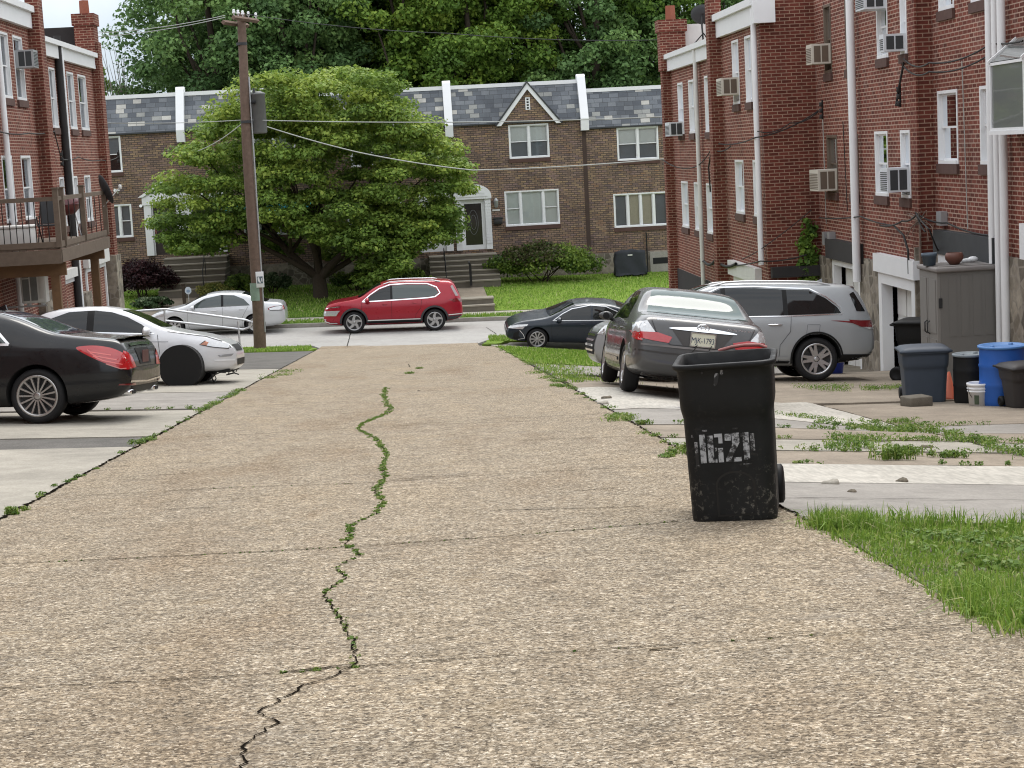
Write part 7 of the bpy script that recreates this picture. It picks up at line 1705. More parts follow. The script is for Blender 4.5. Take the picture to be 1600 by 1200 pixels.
wall_cable('thin cable across the downpipes behind the garden window', [onX(1548, 68, 9.4), onX(1598, 64, 9.3)], .02, .02)
wall_cable('bundle of black cable hanging at the foot of the first downpipe', [onX(1100, 408, 7.85), onX(1118, 405, 7.8), onX(1150, 412, 7.8)], .05, .12)
wall_cable('pale vertical cord down the brick of the fifth house', [onX(1503, 95, 9.46), onX(1512, 358, 9.46)], .012, 0, M_wireg)
wall_cable('cable on the left houses from the wall insulator to the party chimney', [onX(0, 206, -9.15), onX(45, 208, -9.0), onX(85, 205, -9.15), onX(96, 248, -9.15)], .022, .04)
wall_cable('cable on the left end house running to the far corner', [onX(96, 248, -9.15), onX(122, 245, -9.15), onX(158, 250, -8.95), onY(185, 245, 62)], .02, .06)
wall_cable('tangled cable above the white garage lintel', [onX(1375, 352, 9.05), onX(1410, 345, 9.0), onX(1432, 335, 9.0), onX(1446, 362, 9.05)], .022, .05)
wall_cable('drop cable from the tangle down to the shed roof', [onX(1432, 335, 9.0), onX(1452, 358, 9.0), onX(1466, 392, 9.35)], .02, .02)
wall_cable('thick black conduit bend beside the white garage lintel', [onX(1396, 352, 9.08), onX(1412, 368, 9.05), onX(1419, 392, 9.05), onX(1420, 428, 9.05)], .028, 0)
wall_cable('thin cable down the brick between the brown windows', [onX(1317, 190, 9.16), onX(1324, 330, 9.16)], .014, 0)
wall_cable('thin cord down the inner corner beside the brown window', [onX(1285, 170, 9.14), onX(1291, 350, 9.14)], .014, 0, M_wireg)
wall_cable('cable dropping beside the first downpipe', [onX(1112, 232, 7.82), onX(1107, 262, 7.82), onX(1110, 300, 7.85)], .03, 0)
wall_cable('cable along the foot of the projecting house', [onX(1092, 405, 7.85), onX(1125, 414, 7.82), onX(1188, 408, 7.8), onY(1260, 398, 39.6)], .02, .05)
cv_ = onX(1437, 345, 9.12); vn = thing('bare_vine', 'leafless brown climber on the pillar above the shed', 'vine', (9.1, cv_[1], zg(9.1, cv_[1]))); mb = MB()
for k in range(16):
    a = onX(random.uniform(1415, 1465), random.uniform(325, 385), 9.12); tube_tree(mb, cv_, a+np.array([-.05, 0, 0]), .014, .005, .2, 5)
mb.tube([(9.12, cv_[1], zg(9.1, cv_[1])-.1), tuple(cv_)], .02, 6); mb.build('stem', plain('grey_brown_twig', (.17, .125, .10, 1), .95), vn, (9.1, cv_[1], zg(9.1, cv_[1])))
# clump of wires and brackets at wall insulators
for k, (px, py, X, lab) in enumerate(((1404, 150, 9.1, 'black insulator bracket on the wall left of the pillar'), (1548, 75, 9.4, 'black insulator bracket beside the glass box window'), (1283, 172, 9.05, 'black insulator bracket at the top of the inner corner'), (96, 248, -9.15, 'black insulator bracket on the left end house'), (185, 245, -8.2, 'black insulator cluster in front of the left upper window'))):
    q = onX(px, py, X) if k < 4 else onY(px, py, 60); root = thing('wall_insulator', lab, 'insulator', tuple(q), 0, 'wire brackets on the brick walls'); mb = MB()
    for j in range(3): mb.lathe([(0, -.05), (.05, -.04), (.035, 0), (.05, .04), (0, .05)], (q[0], q[1]+.0, q[2]-.13*j+.12), 'z', 8)
    mb.tube([(q[0]+.03, q[1], q[2]-.2), (q[0]+.03, q[1], q[2]+.22)], .02, 6); mb.build('bracket', M_wire, root, tuple(q))
# aluminium hand rail beside the left drives
hz = 46.0
def HR(x, y, Y=hz): p = onY(x, y, Y); return Vector(p)
hr = thing('hand_rail', 'looped bare aluminium hand rail slanting down behind the white sedan', 'hand rail', (HR(375, 540)[0], hz, zg(HR(375, 540)[0], hz))); ho = tuple(hr.location)
for dY, dx_ in ((0, 0), (.9, 0)):
    a, b = HR(226, 487, hz+dY), HR(258, 485, hz+dY); c_, d_ = HR(258, 497, hz+dY), HR(226, 490, hz+dY)
    t1, t2, t3, t4 = HR(258, 483, hz+dY), HR(384, 500, hz+dY), HR(380, 515, hz+dY), HR(258, 501, hz+dY)
    mb = MB(); mb.tube([HR(200, 487, hz+dY), t1, t2, t2+(t3-t2)*.25+Vector((.17, 0, 0)), t2+(t3-t2)*.75+Vector((.17, 0, 0)), t3, t4], .028, 8); mb.build('rail_loop', M_rail, hr, ho)
    mb = MB()
    for px in (258, 372):
        q = HR(px, 500, hz+dY); g_ = zg(q.x, hz+dY); zt2 = t1.z if px < 300 else t2.z-.02; mb.tube([(q.x, hz+dY, g_-.1), (q.x, hz+dY, zt2)], .026, 8); mb.build('rail_post', M_rail, hr, ho); mb = MB()
# ---------------- wooden deck on the left
fz = onY(60, 388, 38.2)[2]; DX0, DX1, DY0, DY1 = XL, -7.32, 38.2, 44.3; rz = fz+1.06
dk = thing('wooden_deck', 'weathered raised timber deck with dark balusters on the left house', 'deck', ((DX0+DX1)/2, 41, zg(-8, 41))); do = tuple(dk.location)
mb = MB(); n_ = 14
for k in range(n_): x = DX0+.02+(DX1-DX0)/n_*k; mb.box(x, x+(DX1-DX0)/n_-.012, DY0, DY1, fz-.04, fz)
mb.build('floor_boards', M_deck, dk, do)
mb = MB(); mb.box(DX0+.02, DX1+.03, DY0-.05, DY0-.005, fz-.34, fz-.045); mb.build('rim_joist', M_deck, dk, do)
mb = MB(); mb.box(DX1+.005, DX1+.05, DY0-.002, DY1+.02, fz-.32, fz-.045); mb.build('rim_joist', M_deck, dk, do)
mb = MB(); mb.box(DX0+.02, DX1, DY0+.5, DY0+.6, fz-.62, fz-.345); mb.build('beam', M_cedar, dk, do)
mb = MB(); mb.box(DX0+.02, DX1, DY1-.7, DY1-.6, fz-.55, fz-.33); mb.build('beam', M_cedar, dk, do)
for (x, y) in ((DX1-.25, DY0+.55), (DX1-.25, DY1-.65)):
    g_ = zg(x, y); mb = MB(); mb.box(x-.09, x+.09, y-.04+.0, y+.14, g_-.1, fz-.345); mb.build('support_post', M_cedar, dk, do)
for (x, y) in ((DX1, DY0), (DX1, DY0+.62), (DX1, DY1-.05), (DX0+.12, DY0), (DX1, (DY0+DY1)/2)):
    mb = MB(); mb.box(x-.055, x+.055, y-.056, y+.054, fz+.0, rz+.16); mb.box(x-.075, x+.075, y-.076, y+.074, rz+.161, rz+.19); mb.build('railing_post', M_deck, dk, do)
for (x0, x1, y0, y1) in ((DX0+.18, DX1-.06, DY0-.02, DY0+.02), (DX1-.02, DX1+.02, DY0+.06, DY1-.12)):
    for zz, hh_ in ((rz, .09), (fz+.12, .12)):
        mb = MB(); mb.box(x0, x1, y0, y1, zz-hh_, zz); mb.build('railing_bar', M_deck, dk, do)
    mb = MB(); ln = max(x1-x0, y1-y0); nn = int(ln/(.125 if x1-x0 > y1-y0 else .6))
    for k in range(1, nn):
        x, y = ((x0+(x1-x0)*k/nn, (y0+y1)/2) if x1-x0 > y1-y0 else ((x0+x1)/2, y0+(y1-y0)*k/nn)); mb.tube([(x, y, fz+.121), (x, y, rz-.091)], .011, 5)
    mb.build('baluster', M_iron, dk, do)
# things on the deck
q = (-7.95, 42.6, fz); kg = thing('kettle_grill', 'dark red kettle barbecue on the deck behind the balusters', 'grill', q); mb = MB(); mb.lathe([(0, .55), (.2, .58), (.31, .70), (.33, .80)], (0, 0, 0), 'z', 20); mb.build('bowl', plain('maroon_enamel', (.10, .02, .022, 1), .3, 0, .15, 5), kg)
mb = MB(); mb.lathe([(.335, .805), (.31, .92), (.2, 1.0), (0, 1.04)], (0, 0, 0), 'z', 20); mb.build('lid', MATS['maroon_enamel'], kg)
for k in range(3): a = k*2.094; mb = MB(); mb.tube([(.2*math.cos(a), .2*math.sin(a), .62), (.32*math.cos(a), .32*math.sin(a), 0)], .014, 6); mb.build('leg', M_galv, kg)
q = (-7.75, 39.6, fz); ch = thing('patio_chair', 'folding metal patio chair on the deck with a pale cushion', 'chair', q); mb = MB(); mb.box(-.24, .24, -.22, .22, .42, .45); mb.build('seat', M_char, ch); mb = MB(); mb.add([(-.24, .2, .46), (.24, .2, .46), (.24, .36, .98), (-.24, .36, .98), (-.24, .23, .46), (.24, .23, .46), (.24, .39, .98), (-.24, .39, .98)], [(0, 1, 2, 3), (4, 5, 6, 7), (0, 1, 5, 4), (2, 3, 7, 6), (1, 2, 6, 5), (3, 0, 4, 7)]); mb.build('backrest', M_char, ch)
for sx in (-.24, .24): mb = MB(); mb.tube([(sx, -.25, 0), (sx, .3, .85)], .014, 6); mb.build('leg', M_iron, ch); mb = MB(); mb.tube([(sx, .28, 0), (sx, -.22, .62), (sx, .2, .64)], .014, 6); mb.build('leg', M_iron, ch)
q = (-8.35, 39.0, fz); bx = thing('storage_box', 'white lidded storage box on the deck', 'box', q); mb = MB(); mb.bevbox(-.35, .35, -.25, .25, 0, .42, .03); mb.build('box_body', M_whited, bx); mb = MB(); mb.bevbox(-.37, .37, -.27, .27, .421, .48, .02); mb.build('lid', M_whited, bx)
dq = onY(160, 298, 44.2); dd = thing('satellite_dish', 'brown backed satellite dish on the far corner of the deck', 'satellite dish', (DX1, 44.3, fz+1.06)); do2 = tuple(dd.location); dish_mesh(dd, do2, dq, .42, (.88, .35, .35)); mb = MB(); mb.tube([dq+np.array([-.05, 0, -.1]), (DX1+.0, 44.27, fz+1.24)], .025, 6); mb.build('mast', M_galv, dd, do2); mb = MB(); Q = Vector(dq)+Vector((.9, .3, .15))*.45; mb.tube([Vector(dq)+Vector((0, 0, -.38)), Q], .013, 6); mb.lathe([(0, -.06), (.04, -.05), (.04, .05), (0, .06)], tuple(Q), 'z', 8); mb.build('feed_arm', M_whited, dd, do2)
# condenser hung on the left wall
a0, a1 = 43.35, 44.4; z1 = onX(50, 412, XL+.4)[2]; z0 = onX(50, 472, XL+.4)[2]; fr_ = Fr('L', XL); cq = (XL+.4, 43.9, z0)
hx0, hx1, hy = onY(32, 445, 41.5)[0], onY(71, 445, 41.5)[0], 41.5; z1 = onY(50, 411, hy)[2]; z0 = onY(50, 474, hy)[2]; cq = ((hx0+hx1)/2, hy+.2, z0); hm = hx0+(hx1-hx0)*.66
cu_ = thing('heat_pump_unit', 'pale outdoor heat pump unit hung on the wall under the deck', 'air conditioner', cq); mb = MB(); mb.bevbox(hx0, hx1, hy, hy+.36, z0, z1, .02); mb.build('case', M_whited, cu_, cq)
mb = MB(); mb.box(hx0+.04, hm, hy-.012, hy-.001, z0+.06, z1-.08); mb.build('fan_grille', plain('grille_grey', (.16, .165, .16, 1), .7, 0, .2, 12), cu_, cq)
mb = MB(); xm = (hx0+.04+hm)/2; mb.box(xm-.012, xm+.012, hy-.02, hy-.0125, z0+.06, z1-.08); mb.box(hx0+.04, xm-.0125, hy-.02, hy-.0125, (z0+z1)/2+.1, (z0+z1)/2+.12); mb.build('grille_bar', M_whited, cu_, cq)
mb = MB(); mb.bevbox(hm+.04, hx1-.03, hy-.012, hy-.001, z0+.1, z1-.12, .004); mb.build('service_panel', M_whited, cu_, cq)
for x in (hx0+.12, hx1-.12): mb = MB(); mb.box(x-.02, x+.02, hy+.02, hy+.34, z0-.06, z0-.001); mb.build('bracket', M_galv, cu_, cq)
mb = MB(); mb.box(XL+.01, hx1-.05, hy+.2, hy+.26, z0-.10, z0-.061); mb.build('bracket_arm', M_galv, cu_, cq)
# ---------------- grey shed with pots on top
s0 = onG(1453, 600); SX0 = 8.42; SX1 = 9.40; SY0, SY1 = 28.3, 29.3; sgz = min(zg(SX0, SY0), zg(SX1, SY1)); st_ = onY(1455, 419, SY0)[2]
sh = thing('storage_shed', 'tall grey resin storage shed with double doors against the brick house', 'shed', ((SX0+SX1)/2, (SY0+SY1)/2, sgz)); so2 = tuple(sh.location)
M_shed = plain('shed_grey', (.155, .148, .136, 1), .65, 0, .06, 3); M_shedr = plain('shed_roof_grey', (.20, .185, .175, 1), .7, 0, .08, 4); M_shedd = plain('shed_door_grey', (.20, .19, .175, 1), .6, 0, .06, 3)
mb = MB(); mb.box(SX0+.05, SX1, SY0, SY1, sgz-.1, st_-.08); 
for k in range(4): mb.box(SX0+.18+.2*k, SX0+.31+.2*k, SY0-.008, SY0-.0005, sgz+.9, st_-.14)
mb.build('wall', M_shed, sh, so2)
mb = MB(); mb.bevbox(SX0-.04, SX1+.02, SY0-.06, SY1+.04, st_-.079, st_, .025)
for k in range(4): mb.box(SX0+.05, SX1-.05, SY0+.05+.24*k, SY0+.22+.24*k, st_+.0005, st_+.012)
mb.build('roof', M_shedr, sh, so2)
for (y0, y1) in ((SY0+.01, (SY0+SY1)/2-.006), ((SY0+SY1)/2+.006, SY1-.01)):
    mb = MB(); mb.box(SX0, SX0+.049, y0, y1, sgz+.02, st_-.085); mb.box(SX0-.012, SX0-.0005, y0+.08, y1-.08, sgz+.12, sgz+.85); mb.box(SX0-.012, SX0-.0005, y0+.08, y1-.08, sgz+.95, st_-.2); d_ = mb.build('door', M_shedd, sh, so2)
    mb = MB(); ym = (SY0+SY1)/2+(-.07 if y0 < (SY0+SY1)/2-.1 else .07); mb.tube([(SX0-.01, ym, sgz+.92), (SX0-.05, ym, sgz+.95), (SX0-.05, ym, sgz+1.1), (SX0-.01, ym, sgz+1.13)], .012, 6); mb.build('handle', M_black, d_, so2)
for zz in (.45, 1.45): mb = MB(); mb.box(SX0+.02, SX0+.075, SY0-.012, SY0-.0008, sgz+zz-.08, sgz+zz+.08); mb.build('hinge', M_black, sh, so2)
def pot(label, px, py, Y, r, h, mat, shape=0, rzz=0):
    p = onY(px, py, Y); q = (p[0], Y, st_+.013); o = thing('plant_pot', label, 'pot', q, rzz); mb = MB()
    if shape == 0: mb.lathe([(0, 0), (r*.78, 0), (r*.95, h-.05), (r, h-.05), (r*1.02, h), (r*.9, h), (r*.75, .03), (0, .03)], (0, 0, 0), 'z', 20)
    else: mb.lathe([(0, 0), (r*.5, .0), (r*.95, h*.45), (r, h*.7), (r*.85, h), (r*.75, h), (r*.85, h*.7), (r*.4, .04), (0, .04)], (0, 0, 0), 'z', 20)
    mb.build('pot_body', mat, o)
    mb = MB(); mb.lathe([(0, h*.72), (r*.82, h*.72)], (0, 0, 0), 'z', 16); mb.build('soil', M_dirt, o)
    return o
pot('slate blue plant pot on the shed roof', 1452, 408, 28.75, .125, .2, plain('slate_blue_pot', (.075, .105, .14, 1), .5, 0, .1, 5))
pot('round brown clay bowl on the shed roof', 1491, 405, 28.65, .15, .19, plain('brown_clay', (.12, .045, .03, 1), .6, 0, .2, 6), 1)
q = (onY(1520, 402, 28.9)[0], 28.9, st_+.013); wl_ = thing('white_ornament', 'small white ornaments lying on the shed roof right of the clay bowl', 'ornament', q); bm = bmesh.new(); bmesh.ops.create_icosphere(bm, subdivisions=2, radius=.06); mb = MB()
for v in bm.verts: v.co = Vector((v.co.x*1.5, v.co.y, v.co.z*.8+.05))
mb.addbm(bm, 0, True); mb.tube([(-.2, 0, .03), (-.05, 0, .04)], [.03, .04], 6); mb.build('figure', M_white, wl_)
# ---------------- wheeled bins
def rrect(hx, hy, r, n=5):
    P = []
    for cx_, cy_, a in ((hx-r, hy-r, 0), (-hx+r, hy-r, 90), (-hx+r, -hy+r, 180), (hx-r, -hy+r, 270)):
        for k in range(n+1): t = R(a+90*k/n); P.append((cx_+r*math.cos(t), cy_+r*math.sin(t)))
    return P
def wheeled_bin(name, label, loc, rz_, H_, wt, dt, wb_, db_, mat, lid='closed', step=True, tilt=None, group=None, sub=True):
    """front of the bin is local -y, its handle and wheels at +y"""
    root = thing(name, label, 'bin', loc, rz_, group)
    if tilt: root.rotation_euler = tilt
    z1 = H_; lev = [(0.0, .93, .93, 0), (.015, .985, .985, 0), (.04, 1, 1, 0)]
    rows = []
    def ringat(z, k=1.0, inset=0, dy=0):
        t = z/H_; hx = (wb_+(wt-wb_)*t)/2*k-inset; hy = (db_+(dt-db_)*t)/2*k-inset
        if step and z > H_*.66: hx += .012*sst(H_*.64, H_*.74, z); hy += .020*sst(H_*.64, H_*.74, z)
        return [(x, y+dy, z) for x, y in rrect(hx, hy, min(.085, hx*.4))]
    zs = [(0, .94), (.012, .985), (.035, 1)]+[(H_*q, 1) for q in (.1, .2, .3, .4, .5, .6, .655, .675, .70, .73, .8, .9, .955)]
    vs = []
    for z, k in zs: vs += ringat(z, k)
    n = len(ringat(0)); R_ = ringat(H_, 1)
    for z, ex in ((H_-.030, .014), (H_-.024, .022), (H_-.004, .022), (H_, .016), (H_, -.010)): vs += [(x*(1+ex/(wt/2)), y*(1+ex/(dt/2)), z) for x, y, _ in ringat(z, 1)]
    for z in (H_*.9, H_*.5, .05): vs += ringat(z, 1, .014)
    m = len(vs)//n; fs = [(i*n+k, i*n+(k+1) % n, (i+1)*n+(k+1) % n, (i+1)*n+k) for i in range(m-1) for k in range(n)]
    fs += [tuple(range(n))[::-1], tuple(range((m-1)*n, m*n))]
    mb = MB(); mb.add(vs, fs, 0, True)
    o = mb.build('bin_body', mat, root, None, fix=True, uv=False)
    b = MB(); b.tube([(-wt*.36, dt/2+.02, H_-.05), (-wt*.36, dt/2+.10, H_-.035), (wt*.36, dt/2+.10, H_-.035), (wt*.36, dt/2+.02, H_-.05)], .016, 8); b.build('handle', mat, root, None, uv=False)
    for sd_ in (-1, 1):
        w_ = MB(); r = .125*H_/1.0; w_.lathe([(0, -.03), (r*.55, -.03), (r*.62, -.036), (r-.02, -.034), (r, -.022), (r, .022), (r-.02, .034), (r*.62, .036), (r*.55, .03), (0, .03)], (sd_*(wb_/2+.0), db_/2+.055, r), 'x', 24); w_.build('wheel', M_plast, root, None, uv=False)
    b = MB(); b.tube([(-wb_/2, db_/2+.055, .125*H_), (wb_/2, db_/2+.055, .125*H_)], .012, 6); b.build('axle', M_galv, root, None, uv=False)
    if lid:
        L2 = MB(); nx, ny = 10, 8; vs = []
        for j in range(ny+1):
            for i in range(nx+1):
                x = (-1+2*i/nx)*(wt/2+.04); y = (-1+2*j/ny)*(dt/2+.045); e = max(abs(x)/(wt/2+.04), abs(y)/(dt/2+.045)); vs.append((x, y, .055*(1-e**4)-.0))
        k = len(vs); vs += [(x, y, z-.025) for x, y, z in vs]; fs = []
        for j in range(ny):
            for i in range(nx): a = j*(nx+1)+i; fs += [(a, a+1, a+nx+2, a+nx+1), (k+a+nx+1, k+a+nx+2, k+a+1, k+a)]
        for i in range(nx): fs += [(i, k+i, k+i+1, i+1), (ny*(nx+1)+i+1, k+ny*(nx+1)+i+1, k+ny*(nx+1)+i, ny*(nx+1)+i)]
        for j in range(ny): a = j*(nx+1); b_ = a+nx; fs += [(a+nx+1, k+a+nx+1, k+a, a), (b_, k+b_, k+b_+nx+1, b_+nx+1)]
        L2.add(vs, fs, 0, True); lo_ = L2.build('lid', mat, root, None, uv=False)
        lo_.location = (0, 0, H_+.012)
        if lid == 'open': lo_.data.transform(Matrix.Translation((0, dt/2+.05, 0))); lo_.location = (-.03, dt/2+.07, H_-.02); lo_.rotation_euler = (R(-62), 0, 0); lo_.scale = (.86, .8, 1)
    return root, o
def bin_front_panel(body, mats, pts2d, name, parent, H_, mat, eps=.003, side='front', res=.02):
    me = body.data; bv = BVHTree.FromPolygons([v.co.copy() for v in me.vertices], [tuple(p.vertices) for p in me.polygons]); v, f = tri_fill(pts2d, res); vs = []
    for a, b in v:
        p, nn, *_ = bv.ray_cast(Vector((a, -2, b)), Vector((0, 1, 0)))
        if p is None: p = Vector((a, -.3, b)); nn = Vector((0, -1, 0))
        vs.append(tuple(p+nn*eps*(1 if nn.y < 0 else -1)))
    mb = MB(); mb.add(vs, f, 0, True); o = mb.build(name, mat, parent, None, fix=False, uv=False); return o
# the black bin in front, number stencilled on its face
def scuffed(name, base, sc, amt):
    t = NT(name); t.set(Roughness=.55); t.b.inputs['Specular IOR Level'].default_value = .2; ob = t.coord('Object')
    n1 = t.noise(ob, 30, 5, .7); msk = t.noise(ob, 3.2, 3, .5); n2 = t.noise(ob, 9, 5, .75); gz_ = t.n('ShaderNodeSeparateXYZ'); t.l(ob, gz_.inputs[0])
    c = t.mix(base, tuple(x*2.2+.006 for x in base[:3])+(1,), n2)
    sc_ = t.ramp(n1, [(.54, g3(0)), (.64, g3(1))]); low = t.ramp(gz_.outputs[2], [(.0, g3(1)), (.36, g3(.5)), (.5, g3(.06)), (1, g3(.03))])
    c = t.mix(c, (.20, .19, .165, 1), t.mix(g3(0), t.mix(sc_, t.mix(low, t.ramp(msk, [(.42, g3(0)), (.6, g3(1))]), 1, 'MULTIPLY'), 1, 'MULTIPLY'), amt))
    dust = t.ramp(t.noise(ob, 2.2, 4), [(.4, g3(0)), (.75, g3(1))]); c = t.mix(c, (.04, .039, .036, 1), t.mix(g3(0), dust, .3))
    t.color(c); r_ = t.ramp(n2, [(.3, g3(.42)), (.7, g3(.75))]); t.l(r_, t.b.inputs['Roughness']); t.bump(n2, .15, .004); return t.mat
M_bin = scuffed('scuffed_black_plastic', (.0055, .0062, .0068, 1), 1, .95)
bq = onG(1150, 806); BH = .96
BXY = (float(bq[0])-.005, float(bq[1])-.06)
bz = zg(*BXY)+.012
root, bbody = wheeled_bin('trash_bin', 'black wheeled bin stencilled 1621 standing on the alley edge with its lid flung back', (BXY[0], BXY[1], bz), R(-13), BH, .53, .56, .50, .52, M_bin, lid='open')
root.rotation_euler = (0, R(-2.0), R(-13))
def wear(name, a, lo, hi, back):
    t = NT(name); t.set(Roughness=.6); ob = t.coord('Object'); n1 = t.noise(ob, 17, 5, .75); c = t.mix(back, a, t.ramp(n1, [(lo, g3(0)), (hi, g3(1))])); c = t.mix(c, t.ramp(t.noise(ob, 60, 3), [(.2, g3(.75)), (.8, g3(1.1))]), 1, 'MULTIPLY'); t.color(c); return t.mat
M_sten = wear('stencil_white', (.40, .42, .45, 1), .43, .52, (.016, .017, .019, 1)); M_stenf = wear('stencil_worn_white', (.30, .31, .33, 1), .50, .60, (.014, .015, .017, 1))
zc0, zc1 = .375, .545; H1 = zc1-zc0; PX = lambda u: -.170+u*.98       # digits laid left to right on the face
def rect(u0, u1, v0, v1): return [(PX(u0), zc0+v0*H1), (PX(u1), zc0+v0*H1), (PX(u1), zc0+v1*H1), (PX(u0), zc0+v1*H1)]
digits = {'1': [[(.005, .042, 0, 1)]], }
dg_ = []
dg_.append([rect(.0, .034, 0, 1)])
dg_.append([rect(.046, .080, .0, .95), rect(.080, .098, .0, .13), rect(.106, .136, .0, .5), rect(.088, .098, .38, .52), rect(.088, .136, .88, 1.0), rect(.112, .136, .66, .88)])
dg_.append([rect(.150, .186, .74, .98), rect(.192, .236, .66, 1.0), [(PX(.150), zc0+.10*H1), (PX(.182), zc0+.10*H1), (PX(.236), zc0+.66*H1), (PX(.196), zc0+.66*H1)], rect(.150, .186, 0, .13), rect(.194, .242, .0, .15)])
dg_.append([rect(.256, .292, .05, 1), rect(.246, .256, .84, .97)])
for polys in dg_:
    o = None
    for p in polys:
        o = bin_front_panel(bbody, None, p, 'stencil_digit', root if o is None else o, BH, M_sten)
for u0, u1, v0, v1 in ((-.030, -.012, -.10, .75), (.30, .325, .35, .95), (.02, .05, 1.10, 1.16), (.20, .23, 1.12, 1.18), (.25, .30, -.12, -.09), (-.045, -.035, .9, 1.0)): bin_front_panel(bbody, None, rect(u0, u1, v0, v1), 'paint_smear', root, BH, M_stenf)
arch = [(.02+.115*math.cos(t), .235+.085*math.sin(t)) for t in np.linspace(0, math.pi, 13)]; arch = [(.135, .05)]+arch+[(-.095, .05)]
inn = offs(arch, -.012); 
ob_ = bin_front_panel(bbody, None, arch, 'recessed_panel', root, BH, plain('black_plastic_shade', (.0045, .0046, .005, 1), .5, 0, .3, 9), .0015); bin_front_panel(bbody, None, inn, 'recessed_panel_face', ob_, BH, M_bin, .0035)
bin_front_panel(bbody, None, curve_pts([(-.06, .83), (-.045, .835), (-.035, .86), (-.03, .90), (-.05, .90), (-.06, .86)], 3), 'paint_fleck', root, BH, M_stenf); bin_front_panel(bbody, None, curve_pts([(-.02, .895), (-.008, .89), (.0, .915), (-.01, .925), (-.02, .915)], 3), 'paint_fleck', root, BH, M_stenf); bin_front_panel(bbody, None, curve_pts([(-.13, .905), (-.12, .905), (-.12, .92), (-.13, .92)], 3), 'paint_fleck', root, BH, M_stenf)
# edge of the opened lid, the reddish light on it put into its colour
mb = MB(); mb.tube([(-.06, .335, BH-.0), (.02, .345, BH+.016), (.10, .35, BH+.022), (.19, .345, BH+.018), (.235, .335, BH+.0)], .011, 6); mb.build('lid_lit_edge', plain('red_lit_edge', (.30, .10, .09, 1), .5), root, None, uv=False)
# bins by the shed
M_bluegrey = plain('blue_grey_plastic', (.042, .056, .078, 1), .55, 0, .12, 6, .4); M_dkbrown = plain('dark_brown_plastic', (.030, .027, .027, 1), .55, 0, .15, 6, .4)
def at_px(px, py, hgt_px=None): q = onG(px, py); return (float(q[0]), float(q[1]), zg(q[0], q[1]))
b1 = at_px(1444, 627); s_b = F/b1[1]
root2, body2 = wheeled_bin('trash_bin', 'blue grey wheeled bin with a flat lid beside the shed', b1, R(-8), 84/s_b, 72/s_b, 66/s_b, 62/s_b, 56/s_b, M_bluegrey, group='bins standing by the shed')
b2 = at_px(1388, 588); b2 = (8.35, 31.2+.0, zg(8.35, 31.2)); b2 = (8.75, 30.6, zg(8.75, 30.6))
root3, _ = wheeled_bin('trash_bin', 'tall black wheeled bin behind the tail of the grey suv', b2, R(60), 1.02, .62, .66, .52, .54, M_plast, group='bins standing by the shed')
b3 = at_px(1600, 636); s_b = F/b3[1]
root4, _ = wheeled_bin('trash_bin', 'dark brown lidded bin at the right edge in front of the blue barrel', b3, R(8), 66/s_b, 62/s_b, 60/s_b, 48/s_b, 46/s_b, M_dkbrown, group='bins standing by the shed')
def barrel(label, loc, r, h, mat, lidmat):
    root = thing('barrel', label, 'barrel', loc); mb = MB(); mb.lathe([(0, 0), (r*.93, 0), (r*.97, .02), (r, h*.1), (r, h*.33), (r*1.03, h*.36), (r, h*.39), (r, h*.64), (r*1.03, h*.67), (r, h*.7), (r*.985, h-.04), (r*.99, h-.035)], (0, 0, 0), 'z', 32); mb.build('drum', mat, root, None, uv=False)
    mb = MB(); mb.lathe([(r*1.0, h-.034), (r*1.06, h-.03), (r*1.06, h-.005), (r*1.02, h), (r*.9, h-.002), (r*.85, h-.015), (0, h-.015)], (0, 0, 0), 'z', 32); l_ = mb.build('lid', lidmat, root, None, uv=False)
    for a in (.6, 3.6): mb = MB(); mb.lathe([(0, h+.006), (.03, h+.006), (.035, h-.012)], (r*.6*math.cos(a), r*.6*math.sin(a), 0), 'z', 10); mb.build('bung', lidmat, l_, None, uv=False)
    return root
q = at_px(1577, 634); s_b = F/q[1]; barrel('bright blue plastic barrel at the right edge', (q[0], q[1]+.25, zg(q[0], q[1]+.25)), 37/s_b, 98/s_b, plain('blue_plastic', (.016, .10, .40, 1), .45, 0, .1, 4, .5), plain('light_blue_lid', (.07, .20, .47, 1), .5, 0, .12, 5))
q = at_px(1523, 630); s_b = F/q[1]; barrel('black barrel with a pale grey lid between the blue grey bin and the blue barrel', (q[0], q[1]+.2, zg(q[0], q[1]+.2)), 26/s_b, 80/s_b, M_plast, plain('grey_lid', (.17, .20, .22, 1), .6, 0, .3, 6))
q = at_px(1528, 633); bk = thing('white_bucket', 'white bucket with a wire handle in front of the black barrel', 'bucket', (q[0], q[1]-.05, zg(q[0], q[1]-.05))); s_b = F/q[1]; r = 18/s_b; h = 37/s_b; mb = MB(); mb.lathe([(0, 0), (r*.86, 0), (r*.95, h*.62), (r*1.03, h*.63), (r*1.03, h*.66), (r*.97, h*.67), (r*.97, h*.74), (r*1.05, h*.75), (r*1.05, h*.78), (r*.99, h*.79), (r*.99, h*.88), (r*1.07, h*.89), (r*1.07, h*.99), (r*1.0, h), (r*.95, h*.97), (r*.82, .03), (0, .03)], (0, 0, 0), 'z', 28); mb.build('pail', M_white, bk, None, uv=False); mb = MB(); mb.tube([(r*1.06*math.cos(t), -r*.25-r*.9*math.sin(t)*.35, h*.82-r*1.3*math.sin(t)) for t in np.linspace(0, math.pi, 12)], .004, 5); mb.build('handle', M_iron, bk, None, uv=False)
for ang_ in (-2.1, -1.0):
    mb = MB(); rr_ = r*.92
    mb.lathe([(rr_*.99, h*.1), (rr_*1.025, h*.5)], (0, 0, 0), 'z', 6, a0=ang_-.22, a1=ang_+.22); mb.build('label_patch', plain('faded_label', (.06, .085, .05, 1), .7, 0, .3, 8), bk, None, fix=False, uv=False)
